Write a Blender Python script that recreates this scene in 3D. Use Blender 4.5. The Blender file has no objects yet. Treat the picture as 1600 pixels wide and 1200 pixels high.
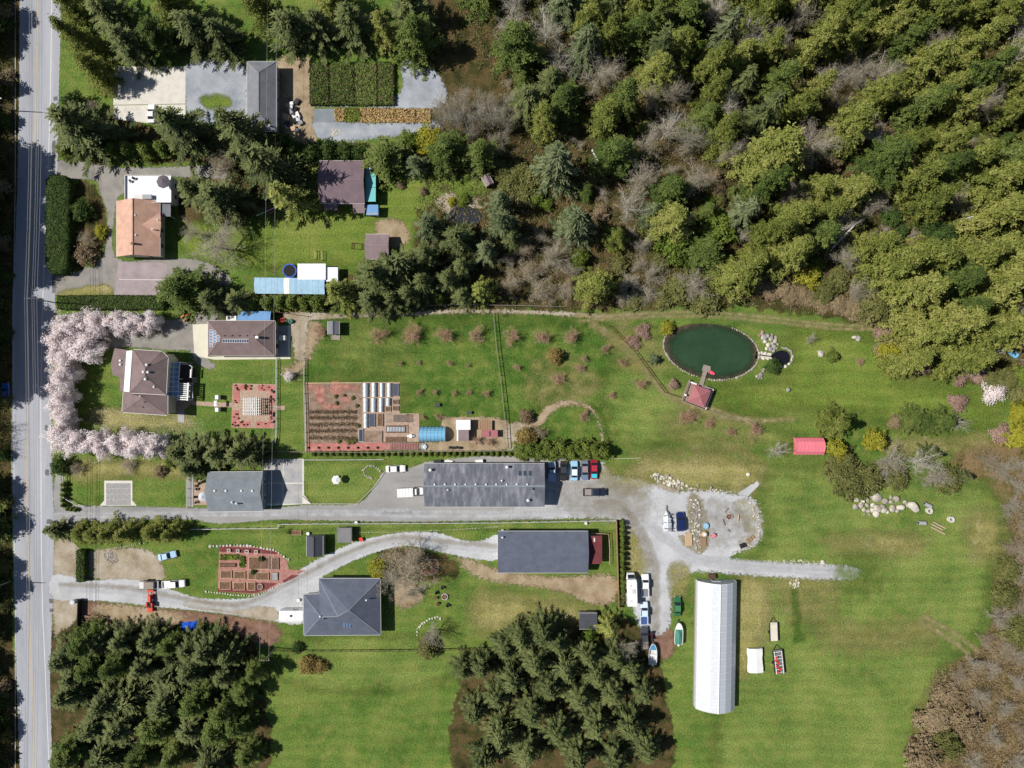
import bpy, bmesh, math, random
import numpy as np
from mathutils import Vector, Matrix
R = math.radians
sc = bpy.context.scene
COL = sc.collection

# ---------------------------------------------------------------- camera, sky, sun, exposure
S = 0.16                    # metres on the ground for one photo pixel
CAMH = 167.0                # height of the drone
cam = bpy.data.cameras.new('Camera')
camo = bpy.data.objects.new('Camera', cam); COL.objects.link(camo)
camo.location = (0, 0, CAMH)
cam.sensor_width = 36.0; cam.lens = 18.0 * (CAMH / S) / 800.0
cam.clip_start = 1.0; cam.clip_end = 2000.0
sc.camera = camo

SUN_EL = 49.0
SUN_DIR = Vector((math.cos(R(SUN_EL)), -0.035, -math.sin(R(SUN_EL)))).normalized()
world = bpy.data.worlds.new('World'); sc.world = world; world.use_nodes = True
wn = world.node_tree.nodes; wn.clear()
sky = wn.new('ShaderNodeTexSky'); sky.sky_type = 'NISHITA'; sky.sun_disc = False
sky.sun_elevation = R(SUN_EL); sky.sun_rotation = R(270)
sky.air_density = 1.0; sky.dust_density = 0.6; sky.ozone_density = 1.2
bg = wn.new('ShaderNodeBackground'); bg.inputs['Strength'].default_value = 0.05
wo = wn.new('ShaderNodeOutputWorld')
world.node_tree.links.new(sky.outputs[0], bg.inputs[0]); world.node_tree.links.new(bg.outputs[0], wo.inputs[0])
sun = bpy.data.lights.new('Sun', 'SUN'); sun.energy = 4.3; sun.angle = R(0.55); sun.color = (1.0, 0.955, 0.89)
suno = bpy.data.objects.new('Sun', sun); COL.objects.link(suno)
suno.rotation_euler = SUN_DIR.to_track_quat('-Z', 'Y').to_euler()
suno.location = (-80, 0, 120)
sc.view_settings.view_transform = 'Standard'; sc.view_settings.look = 'None'
sc.view_settings.exposure = 0.31; sc.view_settings.gamma = 1.0
sc.cycles.max_bounces = 8; sc.cycles.transparent_max_bounces = 16
sc.cycles.diffuse_bounces = 4; sc.cycles.glossy_bounces = 2; sc.cycles.caustics_reflective = False; sc.cycles.caustics_refractive = False
sc.cycles.use_denoising = True
try: sc.cycles.denoising_prefilter = 'ACCURATE'
except Exception: pass

def W(u, v, h=0.0):
    """world point at height h that lies on the sight line of photo pixel (u, v)"""
    f = S * (1 - h / CAMH)
    return Vector(((u - 800) * f, (600 - v) * f, h))

# ---------------------------------------------------------------- materials
def srgb(r, g, b):
    f = lambda c: ((c / 255 + .055) / 1.055) ** 2.4 if c > 10 else c / 255 / 12.92
    return (f(r), f(g), f(b))

MATS = {}
def mat(name, cols, scale=1.0, rough=.85, metal=0.0, bump=0.0, fine=0.25, fscale=None, soft=False,
        spec=0.3, stretch=(1, 1, 1), wave=None, rnd=0.0, softscale=1.3, coat=0.0, stops=None, blend=(5.0, .35)):
    """procedural surface: a ramp over noise, fine grain, optional ribs (wave), soft ragged border, per-object tint"""
    m = bpy.data.materials.new(name); m.use_nodes = True; MATS[name] = m
    nt = m.node_tree; n = nt.nodes; L = nt.links; n.clear()
    out = n.new('ShaderNodeOutputMaterial'); bs = n.new('ShaderNodeBsdfPrincipled')
    bs.inputs['Roughness'].default_value = rough; bs.inputs['Metallic'].default_value = metal
    bs.inputs['Specular IOR Level'].default_value = spec; bs.inputs['Coat Weight'].default_value = coat
    tc = n.new('ShaderNodeTexCoord'); mp = n.new('ShaderNodeMapping'); mp.inputs['Scale'].default_value = stretch
    L.new(tc.outputs['Object'], mp.inputs[0])
    nz = n.new('ShaderNodeTexNoise'); nz.inputs['Scale'].default_value = scale; nz.inputs['Detail'].default_value = 8
    nz.inputs['Roughness'].default_value = .62
    L.new(mp.outputs[0], nz.inputs['Vector'])
    rp = n.new('ShaderNodeValToRGB'); cr = rp.color_ramp
    k = len(cols)
    pos = stops or [.5 if k == 1 else .3 + .4 * i / (k - 1) for i in range(k)]
    while len(cr.elements) < k: cr.elements.new(.5)
    while len(cr.elements) > k: cr.elements.remove(cr.elements[-1])
    for e, p, c in zip(cr.elements, pos, cols): e.position = p; e.color = (*c, 1)
    L.new(nz.outputs['Fac'], rp.inputs[0]); col = rp.outputs[0]
    if fine:
        nf = n.new('ShaderNodeTexNoise'); nf.inputs['Scale'].default_value = fscale or scale * 9
        nf.inputs['Detail'].default_value = 4; L.new(mp.outputs[0], nf.inputs['Vector'])
        mr = n.new('ShaderNodeMapRange'); mr.inputs[1].default_value = .25; mr.inputs[2].default_value = .75
        mr.inputs[3].default_value = 1 - fine; mr.inputs[4].default_value = 1 + fine
        L.new(nf.outputs['Fac'], mr.inputs[0])
        vm = n.new('ShaderNodeVectorMath'); vm.operation = 'SCALE'
        L.new(col, vm.inputs[0]); L.new(mr.outputs[0], vm.inputs['Scale']); col = vm.outputs[0]
    if wave:
        axis, ws, amt = wave
        wv = n.new('ShaderNodeTexWave'); wv.bands_direction = axis; wv.inputs['Scale'].default_value = ws
        wv.inputs['Distortion'].default_value = 0.4; L.new(tc.outputs['Object'], wv.inputs['Vector'])
        m2 = n.new('ShaderNodeMapRange'); m2.inputs[3].default_value = 1 - amt; m2.inputs[4].default_value = 1 + amt * .5
        L.new(wv.outputs['Fac'], m2.inputs[0])
        v2 = n.new('ShaderNodeVectorMath'); v2.operation = 'SCALE'
        L.new(col, v2.inputs[0]); L.new(m2.outputs[0], v2.inputs['Scale']); col = v2.outputs[0]
    if rnd:
        oi = n.new('ShaderNodeObjectInfo'); m3 = n.new('ShaderNodeMapRange')
        m3.inputs[3].default_value = 1 - rnd; m3.inputs[4].default_value = 1 + rnd
        L.new(oi.outputs['Random'], m3.inputs[0])
        v3 = n.new('ShaderNodeVectorMath'); v3.operation = 'SCALE'
        L.new(col, v3.inputs[0]); L.new(m3.outputs[0], v3.inputs['Scale']); col = v3.outputs[0]
    L.new(col, bs.inputs['Base Color'])
    if bump:
        bp = n.new('ShaderNodeBump'); bp.inputs['Strength'].default_value = bump; bp.inputs['Distance'].default_value = .2
        nb = n.new('ShaderNodeTexNoise'); nb.inputs['Scale'].default_value = (fscale or scale * 9); nb.inputs['Detail'].default_value = 3
        L.new(mp.outputs[0], nb.inputs['Vector']); L.new(nb.outputs['Fac'], bp.inputs['Height']); L.new(bp.outputs[0], bs.inputs['Normal'])
    if soft:
        at = n.new('ShaderNodeAttribute'); at.attribute_name = 'border'
        ns = n.new('ShaderNodeTexNoise'); ns.inputs['Scale'].default_value = softscale; ns.inputs['Detail'].default_value = 7
        ns.inputs['Roughness'].default_value = .7; L.new(tc.outputs['Object'], ns.inputs['Vector'])
        ad = n.new('ShaderNodeMath'); ad.operation = 'MULTIPLY_ADD'; ad.inputs[1].default_value = blend[0]
        L.new(ns.outputs['Fac'], ad.inputs[0]); L.new(at.outputs['Fac'], ad.inputs[2])
        mr = n.new('ShaderNodeMapRange'); mr.inputs[1].default_value = blend[0] / 2 - blend[1]; mr.inputs[2].default_value = blend[0] / 2 + blend[1]
        L.new(ad.outputs[0], mr.inputs[0])
        tr = n.new('ShaderNodeBsdfTransparent'); mx = n.new('ShaderNodeMixShader')
        L.new(mr.outputs[0], mx.inputs[0]); L.new(tr.outputs[0], mx.inputs[1]); L.new(bs.outputs[0], mx.inputs[2])
        L.new(mx.outputs[0], out.inputs[0])
    else:
        L.new(bs.outputs[0], out.inputs[0])
    return m

def leafmat(name, cols, trans=.22, rnd=.25, rough=.75):
    """foliage: ramp over each leaf's own tint, varied from tree to tree, a little light coming through"""
    m = bpy.data.materials.new(name); m.use_nodes = True; MATS[name] = m
    nt = m.node_tree; n = nt.nodes; L = nt.links; n.clear()
    out = n.new('ShaderNodeOutputMaterial'); bs = n.new('ShaderNodeBsdfPrincipled')
    bs.inputs['Roughness'].default_value = rough; bs.inputs['Specular IOR Level'].default_value = .25
    at = n.new('ShaderNodeAttribute'); at.attribute_name = 'tint'
    oi = n.new('ShaderNodeObjectInfo')
    ad = n.new('ShaderNodeMath'); ad.operation = 'MULTIPLY_ADD'; ad.inputs[1].default_value = rnd
    L.new(oi.outputs['Random'], ad.inputs[0]); L.new(at.outputs['Fac'], ad.inputs[2])
    sb = n.new('ShaderNodeMath'); sb.operation = 'SUBTRACT'; sb.inputs[1].default_value = rnd / 2; L.new(ad.outputs[0], sb.inputs[0])
    rp = n.new('ShaderNodeValToRGB'); cr = rp.color_ramp
    while len(cr.elements) < len(cols): cr.elements.new(.5)
    for i, (e, c) in enumerate(zip(cr.elements, cols)): e.position = i / (len(cols) - 1); e.color = (*c, 1)
    L.new(sb.outputs[0], rp.inputs[0])
    L.new(rp.outputs[0], bs.inputs['Base Color'])
    tl = n.new('ShaderNodeBsdfTranslucent'); L.new(rp.outputs[0], tl.inputs[0])
    mx = n.new('ShaderNodeMixShader'); mx.inputs[0].default_value = trans
    L.new(bs.outputs[0], mx.inputs[1]); L.new(tl.outputs[0], mx.inputs[2]); L.new(mx.outputs[0], out.inputs[0])
    return m

def plain(name, c, rough=.5, metal=0, coat=0, var=.12, scale=3.0):
    return mat(name, [tuple(x * (1 - var) for x in c), tuple(min(1, x * (1 + var)) for x in c)], scale=scale, rough=rough, metal=metal, coat=coat, fine=.06)

# ground
def grassmat(name, tones, soft=False, yellow=.5):
    """mown grass: three scales of patchiness, faint mowing streaks, tufts"""
    m = mat(name, tones, scale=.085, rough=.95, fine=.5, fscale=2.6, bump=.8, soft=soft, spec=.1, softscale=.35, blend=(4.5, 1.1))
    nt = m.node_tree; n = nt.nodes; L = nt.links
    bs = [x for x in n if x.type == 'BSDF_PRINCIPLED'][0]
    src = bs.inputs['Base Color'].links[0].from_socket
    tc = [x for x in n if x.type == 'TEX_COORD'][0]
    n2 = n.new('ShaderNodeTexNoise'); n2.inputs['Scale'].default_value = .33; n2.inputs['Detail'].default_value = 6; n2.inputs['Roughness'].default_value = .68
    L.new(tc.outputs['Object'], n2.inputs['Vector'])
    r2 = n.new('ShaderNodeMapRange'); r2.inputs[1].default_value = .46; r2.inputs[2].default_value = .72
    L.new(n2.outputs['Fac'], r2.inputs[0])
    mu = n.new('ShaderNodeMath'); mu.operation = 'MULTIPLY'; mu.inputs[1].default_value = yellow; L.new(r2.outputs[0], mu.inputs[0])
    mx = n.new('ShaderNodeMix'); mx.data_type = 'RGBA'
    L.new(mu.outputs[0], mx.inputs[0]); L.new(src, mx.inputs[6]); mx.inputs[7].default_value = (*srgb(142, 136, 74), 1)
    wv = n.new('ShaderNodeTexWave'); wv.bands_direction = 'Y'; wv.inputs['Scale'].default_value = .11
    wv.inputs['Distortion'].default_value = 7; wv.inputs['Detail'].default_value = 3; wv.inputs['Detail Scale'].default_value = .35
    L.new(tc.outputs['Object'], wv.inputs['Vector'])
    r3 = n.new('ShaderNodeMapRange'); r3.inputs[3].default_value = .94; r3.inputs[4].default_value = 1.06; L.new(wv.outputs['Fac'], r3.inputs[0])
    vs = n.new('ShaderNodeVectorMath'); vs.operation = 'SCALE'; L.new(mx.outputs[2], vs.inputs[0]); L.new(r3.outputs[0], vs.inputs['Scale'])
    L.new(vs.outputs[0], bs.inputs['Base Color'])
    return m
grassmat('grass', [srgb(66, 92, 36), srgb(88, 112, 48), srgb(110, 124, 60)], yellow=.48)
grassmat('grass_bright', [srgb(82, 104, 42), srgb(102, 121, 50), srgb(122, 131, 66)], soft=True, yellow=.35)
grassmat('grass_dark', [srgb(54, 84, 32), srgb(74, 102, 40), srgb(98, 116, 52)], soft=True, yellow=.42)
grassmat('grass_field', [srgb(80, 102, 46), srgb(100, 120, 56), srgb(122, 134, 70)], soft=True, yellow=.45)
grassmat('grass_dry', [srgb(116, 118, 68), srgb(142, 136, 86), srgb(162, 150, 108)], soft=True, yellow=.7)
mat('forest_floor', [srgb(38, 38, 22), srgb(62, 62, 32), srgb(92, 76, 50), srgb(66, 76, 34)], scale=.28, fine=.5, fscale=3.2, bump=1.0, soft=True, spec=.1, softscale=.4)
mat('brush_floor', [srgb(72, 76, 34), srgb(102, 90, 54), srgb(128, 108, 80), srgb(92, 96, 44)], scale=.3, fine=.5, fscale=2.8, bump=1.0, soft=True, spec=.1, softscale=.5)
mat('asphalt', [srgb(143, 145, 152), srgb(158, 160, 167), srgb(170, 171, 176)], scale=.22, fine=.06, fscale=6, stretch=(1, .12, 1), soft=True, rough=.9)
mat('asphalt_drive', [srgb(126, 125, 124), srgb(146, 144, 142), srgb(158, 155, 150)], scale=.18, fine=.08, fscale=5, stretch=(.3, 1, 1), soft=True, rough=.92)
mat('asphalt_old', [srgb(116, 114, 110), srgb(138, 134, 128), srgb(150, 146, 138)], scale=.3, fine=.12, fscale=5, soft=True, rough=.92)
mat('asphalt_dark', [srgb(92, 92, 96), srgb(110, 110, 113)], scale=1.2, fine=.1, fscale=8, soft=True)
mat('gravel', [srgb(160, 160, 160), srgb(180, 181, 183), srgb(192, 193, 196)], scale=.16, fine=.2, fscale=4.5, bump=.4, soft=True, rough=.95)
mat('gravel_worn', [srgb(178, 178, 179), srgb(192, 193, 195), srgb(200, 201, 204)], scale=.4, fine=.1, fscale=4, soft=True, rough=.95, softscale=.5, blend=(4.0, 1.4))
mat('gravel_rut', [srgb(136, 128, 116), srgb(156, 149, 138), srgb(168, 162, 152)], scale=.4, fine=.14, fscale=4, soft=True, rough=.95, softscale=.5, blend=(4.0, 1.4))
mat('gravel_brown', [srgb(128, 114, 92), srgb(158, 146, 126), srgb(176, 168, 154)], scale=.25, fine=.2, fscale=4, bump=.4, soft=True, rough=.95)
mat('dirt', [srgb(126, 108, 84), srgb(154, 136, 110), srgb(172, 156, 132)], scale=.3, fine=.2, fscale=4, bump=.4, soft=True, rough=.95)
mat('track_dirt', [srgb(122, 118, 72), srgb(152, 140, 98), srgb(168, 156, 120)], scale=.5, fine=.25, fscale=3, soft=True, rough=.95, softscale=.9, blend=(5.0, 1.2))
mat('dirt_red', [srgb(96, 70, 58), srgb(124, 96, 80), srgb(142, 112, 94)], scale=.4, fine=.2, fscale=4, bump=.4, soft=True, rough=.95)
mat('soil', [srgb(112, 92, 78), srgb(138, 117, 100), srgb(158, 138, 120)], scale=.9, fine=.22, fscale=6, bump=.5, rough=.95)
mat('soil_bed', [srgb(84, 62, 50), srgb(112, 86, 68), srgb(128, 102, 82)], scale=2.2, fine=.25, fscale=9, bump=.5, rough=.95)
mat('mulch_red', [srgb(150, 92, 86), srgb(174, 112, 106), srgb(190, 134, 126)], scale=.9, fine=.22, fscale=7, rough=.95)
mat('mulch_patch', [srgb(152, 102, 92), srgb(174, 122, 108), srgb(188, 142, 124)], scale=.9, fine=.25, fscale=6, rough=.95, soft=True, softscale=1.1, blend=(5.0, .9))
mat('brick_red', [srgb(140, 96, 88), srgb(162, 116, 106), srgb(178, 136, 124)], scale=1.2, fine=.14, fscale=9, rough=.9)
mat('mulch_dark', [srgb(92, 46, 46), srgb(112, 60, 58), srgb(126, 72, 68)], scale=1.1, fine=.2, fscale=9, rough=.95)
mat('paver_pink', [srgb(146, 122, 106), srgb(166, 143, 125), srgb(182, 160, 142)], scale=1.6, fine=.12, fscale=9, rough=.9)
mat('concrete', [srgb(188, 184, 174), srgb(204, 200, 190), srgb(212, 208, 198)], scale=.5, fine=.06, fscale=6, rough=.9)
mat('concrete_grey', [srgb(142, 142, 142), srgb(162, 161, 160), srgb(174, 172, 170)], scale=.5, fine=.08, fscale=6, rough=.9)
mat('concrete_cream', [srgb(196, 190, 172), srgb(208, 202, 184), srgb(214, 208, 192)], scale=.3, fine=.05, fscale=6, rough=.9)
mat('paver_mauve', [srgb(140, 128, 130), srgb(156, 143, 145), srgb(166, 154, 155)], scale=.4, fine=.08, fscale=7, rough=.9, wave=('X', .55, .05))
mat('paver_grey', [srgb(128, 127, 128), srgb(150, 148, 148), srgb(166, 164, 162)], scale=2.5, fine=.14, fscale=12, rough=.9)
mat('slate_gravel', [srgb(128, 134, 142), srgb(150, 155, 162), srgb(168, 172, 178)], scale=.25, fine=.12, fscale=4.5, soft=True, rough=.95)
mat('stone', [srgb(128, 120, 108), srgb(160, 153, 142), srgb(190, 184, 174)], scale=1.4, fine=.16, fscale=7, rough=.9, rnd=.18, bump=.3)
mat('stone_white', [srgb(168, 160, 146), srgb(198, 192, 178), srgb(220, 214, 202)], scale=1.4, fine=.12, fscale=7, rough=.9, rnd=.12)
mat('stone_dark', [srgb(112, 108, 104), srgb(146, 142, 138), srgb(176, 172, 168)], scale=1.4, fine=.16, fscale=7, rough=.9, rnd=.2)
mat('petals', [srgb(206, 190, 184), srgb(222, 208, 202)], scale=1.2, fine=.1, soft=True, softscale=3.2, rough=.9)
mat('line_white', [srgb(196, 196, 196), srgb(222, 222, 220)], scale=1.5, fine=.08, rough=.7)
mat('line_yellow', [srgb(182, 160, 112), srgb(200, 176, 124)], scale=1.5, fine=.08, rough=.7)
mat('pond_bank', [srgb(48, 42, 34), srgb(74, 62, 50), srgb(100, 88, 70)], scale=.5, fine=.25, fscale=5, rough=.95)
# buildings
def roofmat(name, c, sp=.17, wave=('Y', 2.2, .05)):
    return mat(name, [tuple(x * (1 - sp) for x in c), c, tuple(min(1, x * (1 + sp)) for x in c)], scale=.5, fine=.13, fscale=6.5, rough=.9, wave=wave, bump=.25)
roofmat('roof_tan', srgb(196, 158, 138)); roofmat('roof_taupe', srgb(124, 108, 106)); roofmat('roof_slate', srgb(92, 98, 112))
roofmat('roof_bluegrey', srgb(124, 132, 138)); roofmat('roof_brownviolet', srgb(116, 100, 106), wave=('X', 1.6, .06))
mat('roof_bitumen', [srgb(84, 86, 94), srgb(104, 106, 114), srgb(142, 144, 152)], scale=.7, fine=.18, fscale=5, stretch=(1, .12, 1), rough=.85)
roofmat('roof_maroon', srgb(112, 58, 60)); roofmat('roof_pinkred', srgb(164, 104, 108), sp=.06, wave=('Y', 1.4, .1))
roofmat('roof_grey', srgb(120, 122, 128)); roofmat('roof_dark', srgb(74, 76, 84)); roofmat('roof_barn', srgb(136, 120, 122), wave=('X', 2.0, .08))
plain('membrane', srgb(226, 226, 230), .6, var=.04); plain('white_paint', srgb(226, 226, 222), .5, var=.04)
plain('wall_cream', srgb(200, 192, 172), .85, var=.05); plain('wall_grey', srgb(158, 160, 162), .85, var=.05); plain('wall_brown', srgb(118, 96, 80), .85, var=.08)
plain('wall_white', srgb(214, 212, 206), .85, var=.04); plain('wall_blue', srgb(120, 132, 146), .85, var=.05)
plain('trim', srgb(206, 204, 200), .6, var=.04); plain('metal_grey', srgb(150, 152, 156), .4, metal=.6); plain('metal_dark', srgb(58, 58, 62), .45, metal=.4)
plain('wood', srgb(150, 122, 96), .85, var=.15); plain('wood_light', srgb(190, 164, 132), .85, var=.12); plain('wood_grey', srgb(146, 136, 126), .9, var=.15); plain('wood_dark', srgb(84, 64, 50), .9, var=.15)
plain('deck', srgb(150, 128, 116), .9, var=.08); plain('deck_dark', srgb(62, 52, 56), .8, var=.1)
plain('teal', srgb(112, 186, 184), .5, var=.1, scale=.8); plain('sky_blue_tarp', srgb(106, 150, 196), .55, var=.12, scale=.7)
plain('pale_blue_sheet', srgb(150, 184, 206), .5, var=.14, scale=.8); plain('blue_plastic', srgb(116, 174, 206), .4, var=.1); plain('blue_tarp', srgb(30, 86, 196), .45, var=.18)
plain('red_fabric', srgb(220, 122, 134), .65, var=.08, scale=1.2); plain('red_paint', srgb(206, 64, 46), .45, var=.12); plain('orange_paint', srgb(222, 128, 34), .45)
plain('black_rubber', srgb(34, 34, 36), .85); plain('chrome', srgb(190, 192, 196), .25, metal=.8); plain('lamp_red', srgb(150, 24, 22), .3); plain('lamp_white', srgb(226, 226, 220), .2)
plain('grey_fabric', srgb(98, 92, 98), .9); plain('bark', srgb(96, 84, 72), .95, var=.25, scale=4); plain('bark_grey', srgb(158, 150, 140), .95, var=.2, scale=4); plain('bark_pale', srgb(196, 192, 184), .9, var=.12, scale=4)
plain('bark_red', srgb(142, 112, 88), .95, var=.2, scale=4); plain('plastic_sheet', srgb(196, 200, 206), .35, var=.1, scale=1.2); plain('cloche_film', srgb(186, 194, 200), .35, var=.12, scale=1.5)
plain('green_canvas', srgb(72, 128, 110), .7, var=.14); plain('interior', srgb(52, 50, 50), .9); plain('terracotta', srgb(134, 92, 74), .85)
plain('pink_petal', srgb(232, 96, 120), .5)
def glass(name, c, rough=.12, alpha=1.0):
    m = bpy.data.materials.new(name); m.use_nodes = True; MATS[name] = m
    b = m.node_tree.nodes['Principled BSDF']; b.inputs['Base Color'].default_value = (*c, 1); b.inputs['Roughness'].default_value = rough
    b.inputs['Specular IOR Level'].default_value = .6; b.inputs['Alpha'].default_value = alpha
    return m
glass('car_glass', srgb(38, 44, 52), .06); glass('window_glass', srgb(60, 72, 84), .08); glass('skylight_glass', srgb(96, 122, 160), .1)
glass('white_glass', srgb(214, 222, 228), .15); glass('conservatory_glass', srgb(110, 150, 205), .1, .72); glass('dark_glass', srgb(78, 86, 104), .1)
glass('greenhouse_film', srgb(200, 206, 214), .22, .86)
def watermat(name, c1, c2, soft=False):
    m = mat(name, [c1, c2], scale=.12, rough=.06, fine=.05, spec=.5, soft=soft, softscale=.6, blend=(3.0, 1.0))
    n = m.node_tree.nodes; L = m.node_tree.links; bs = [x for x in n if x.type == 'BSDF_PRINCIPLED'][0]
    nb = n.new('ShaderNodeTexNoise'); nb.inputs['Scale'].default_value = 3; bp = n.new('ShaderNodeBump'); bp.inputs['Strength'].default_value = .08
    L.new(nb.outputs['Fac'], bp.inputs['Height']); L.new(bp.outputs[0], bs.inputs['Normal'])
watermat('pond_water', srgb(38, 60, 42), srgb(52, 76, 52), True); watermat('black_water', srgb(22, 22, 30), srgb(30, 30, 38)); watermat('dark_water', srgb(40, 44, 52), srgb(60, 62, 66))
# foliage
leafmat('leaf_fir', [srgb(40, 52, 28), srgb(66, 78, 40), srgb(94, 102, 56), srgb(118, 124, 76)], trans=.1)
leafmat('leaf_fir_blue', [srgb(42, 56, 34), srgb(68, 82, 50), srgb(96, 106, 70), srgb(122, 128, 92)], trans=.1)
leafmat('leaf_cypress', [srgb(64, 82, 30), srgb(94, 110, 42), srgb(122, 132, 60)], trans=.12)
leafmat('leaf_tan', [srgb(150, 118, 74), srgb(184, 150, 104), srgb(204, 174, 128), srgb(160, 160, 80)], trans=.12)
leafmat('leaf_cedar', [srgb(66, 78, 32), srgb(100, 110, 46), srgb(130, 136, 64), srgb(154, 154, 86)], trans=.14, rnd=.38)
leafmat('leaf_cedar_dark', [srgb(46, 62, 28), srgb(72, 90, 38), srgb(98, 114, 52), srgb(122, 132, 70)], trans=.12, rnd=.4)
leafmat('leaf_hedge', [srgb(52, 72, 34), srgb(74, 96, 44), srgb(96, 118, 54)])
leafmat('leaf_bright', [srgb(74, 96, 34), srgb(104, 124, 46), srgb(132, 144, 66)])
leafmat('leaf_yellow', [srgb(120, 122, 34), srgb(150, 148, 44), srgb(172, 164, 70)])
leafmat('leaf_golden', [srgb(118, 102, 52), srgb(148, 128, 72), srgb(170, 150, 98)])
leafmat('leaf_brown', [srgb(100, 86, 60), srgb(134, 116, 88), srgb(160, 142, 114), srgb(122, 118, 66)])
leafmat('leaf_olive', [srgb(84, 88, 46), srgb(110, 112, 60), srgb(136, 134, 84)])
leafmat('blossom', [srgb(226, 208, 206), srgb(240, 228, 226), srgb(248, 240, 240), srgb(254, 250, 250)], trans=.35, rnd=.1)
leafmat('blossom_pink', [srgb(130, 104, 92), srgb(152, 126, 112), srgb(172, 148, 132)], trans=.15)
leafmat('twig_red', [srgb(134, 100, 80), srgb(164, 130, 106), srgb(186, 158, 134)], trans=0)
leafmat('twig_grey', [srgb(122, 114, 92), srgb(152, 143, 120), srgb(182, 175, 154)], trans=0)
leafmat('leaf_bed', [srgb(60, 84, 30), srgb(104, 124, 40), srgb(140, 150, 60)])

# ---------------------------------------------------------------- mesh and object helpers
class MB:
    def __init__(s): s.v = []; s.f = []
    def face(s, pts):
        b = len(s.v); s.v += [tuple(p) for p in pts]; s.f.append(tuple(range(b, b + len(pts)))); return s
    def box(s, c, d, rz=0.0, tilt=None):
        b = len(s.v); M_ = Matrix.Rotation(rz, 3, 'Z')
        if tilt is not None: M_ = M_ @ tilt
        for i in (-1, 1):
            for j in (-1, 1):
                for k in (-1, 1):
                    p = M_ @ Vector((i * d[0] / 2, j * d[1] / 2, k * d[2] / 2)); s.v.append((p.x + c[0], p.y + c[1], p.z + c[2]))
        for q in ((0, 1, 3, 2), (4, 6, 7, 5), (0, 4, 5, 1), (2, 3, 7, 6), (0, 2, 6, 4), (1, 5, 7, 3)): s.f.append(tuple(b + i for i in q))
        return s
    def bar(s, p, q, w, t=None):
        """square bar from p to q"""
        p = Vector(p); q = Vector(q); d = q - p
        if d.length < 1e-6: return s
        t = t or w; x = d.normalized(); up = Vector((0, 0, 1)) if abs(x.z) < .95 else Vector((0, 1, 0))
        y = up.cross(x).normalized() * w / 2; z = x.cross(y).normalized() * t / 2; b = len(s.v)
        for e in (p, q):
            for a, c in ((-1, -1), (1, -1), (1, 1), (-1, 1)): s.v.append(tuple(e + y * a + z * c))
        for q_ in ((3, 2, 1, 0), (4, 5, 6, 7), (0, 1, 5, 4), (1, 2, 6, 5), (2, 3, 7, 6), (3, 0, 4, 7)): s.f.append(tuple(b + i for i in q_))
        return s
    def cyl(s, p, q, r0, r1=None, n=8, caps=True):
        r1 = r0 if r1 is None else r1; p = Vector(p); q = Vector(q); x = (q - p).normalized()
        up = Vector((0, 0, 1)) if abs(x.z) < .95 else Vector((0, 1, 0)); a = up.cross(x).normalized(); c = x.cross(a); b = len(s.v)
        for e, r in ((p, r0), (q, r1)):
            for i in range(n):
                t = 2 * math.pi * i / n; s.v.append(tuple(e + (a * math.cos(t) + c * math.sin(t)) * r))
        for i in range(n):
            j = (i + 1) % n; s.f.append((b + i, b + j, b + n + j, b + n + i))
        if caps: s.f.append(tuple(b + i for i in reversed(range(n)))); s.f.append(tuple(b + n + i for i in range(n)))
        return s
    def prism(s, poly, z0, z1):
        b = len(s.v); n = len(poly)
        for z in (z0, z1):
            for p in poly: s.v.append((p[0], p[1], z))
        for i in range(n):
            j = (i + 1) % n; s.f.append((b + i, b + j, b + n + j, b + n + i))
        s.f.append(tuple(b + i for i in reversed(range(n)))); s.f.append(tuple(b + n + i for i in range(n)))
        return s
    def loft(s, rings, caps=True):
        b = len(s.v); n = len(rings[0])
        for r in rings: s.v += [tuple(p) for p in r]
        for k in range(len(rings) - 1):
            for i in range(n):
                j = (i + 1) % n; s.f.append((b + k * n + i, b + k * n + j, b + (k + 1) * n + j, b + (k + 1) * n + i))
        if caps:
            s.f.append(tuple(b + i for i in reversed(range(n)))); s.f.append(tuple(b + (len(rings) - 1) * n + i for i in range(n)))
        return s
    def mesh(s, name, m, smooth=False, normals=True):
        me = bpy.data.meshes.new(name); me.from_pydata(s.v, [], s.f); me.update()
        if normals:
            bm = bmesh.new(); bm.from_mesh(me); bmesh.ops.recalc_face_normals(bm, faces=bm.faces); bm.to_mesh(me); bm.free()
        me.materials.append(MATS[m] if isinstance(m, str) else m)
        if smooth:
            for p in me.polygons: p.use_smooth = True
        return me
    def build(s, name, m, parent=None, smooth=False, bevel=0.0, loc=None, rz=None, label=None):
        o = link(name, s.mesh(name, m, smooth), parent, loc, rz, label)
        if bevel:
            md = o.modifiers.new('bevel', 'BEVEL'); md.width = bevel; md.segments = 2; md.limit_method = 'ANGLE'
        return o

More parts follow.
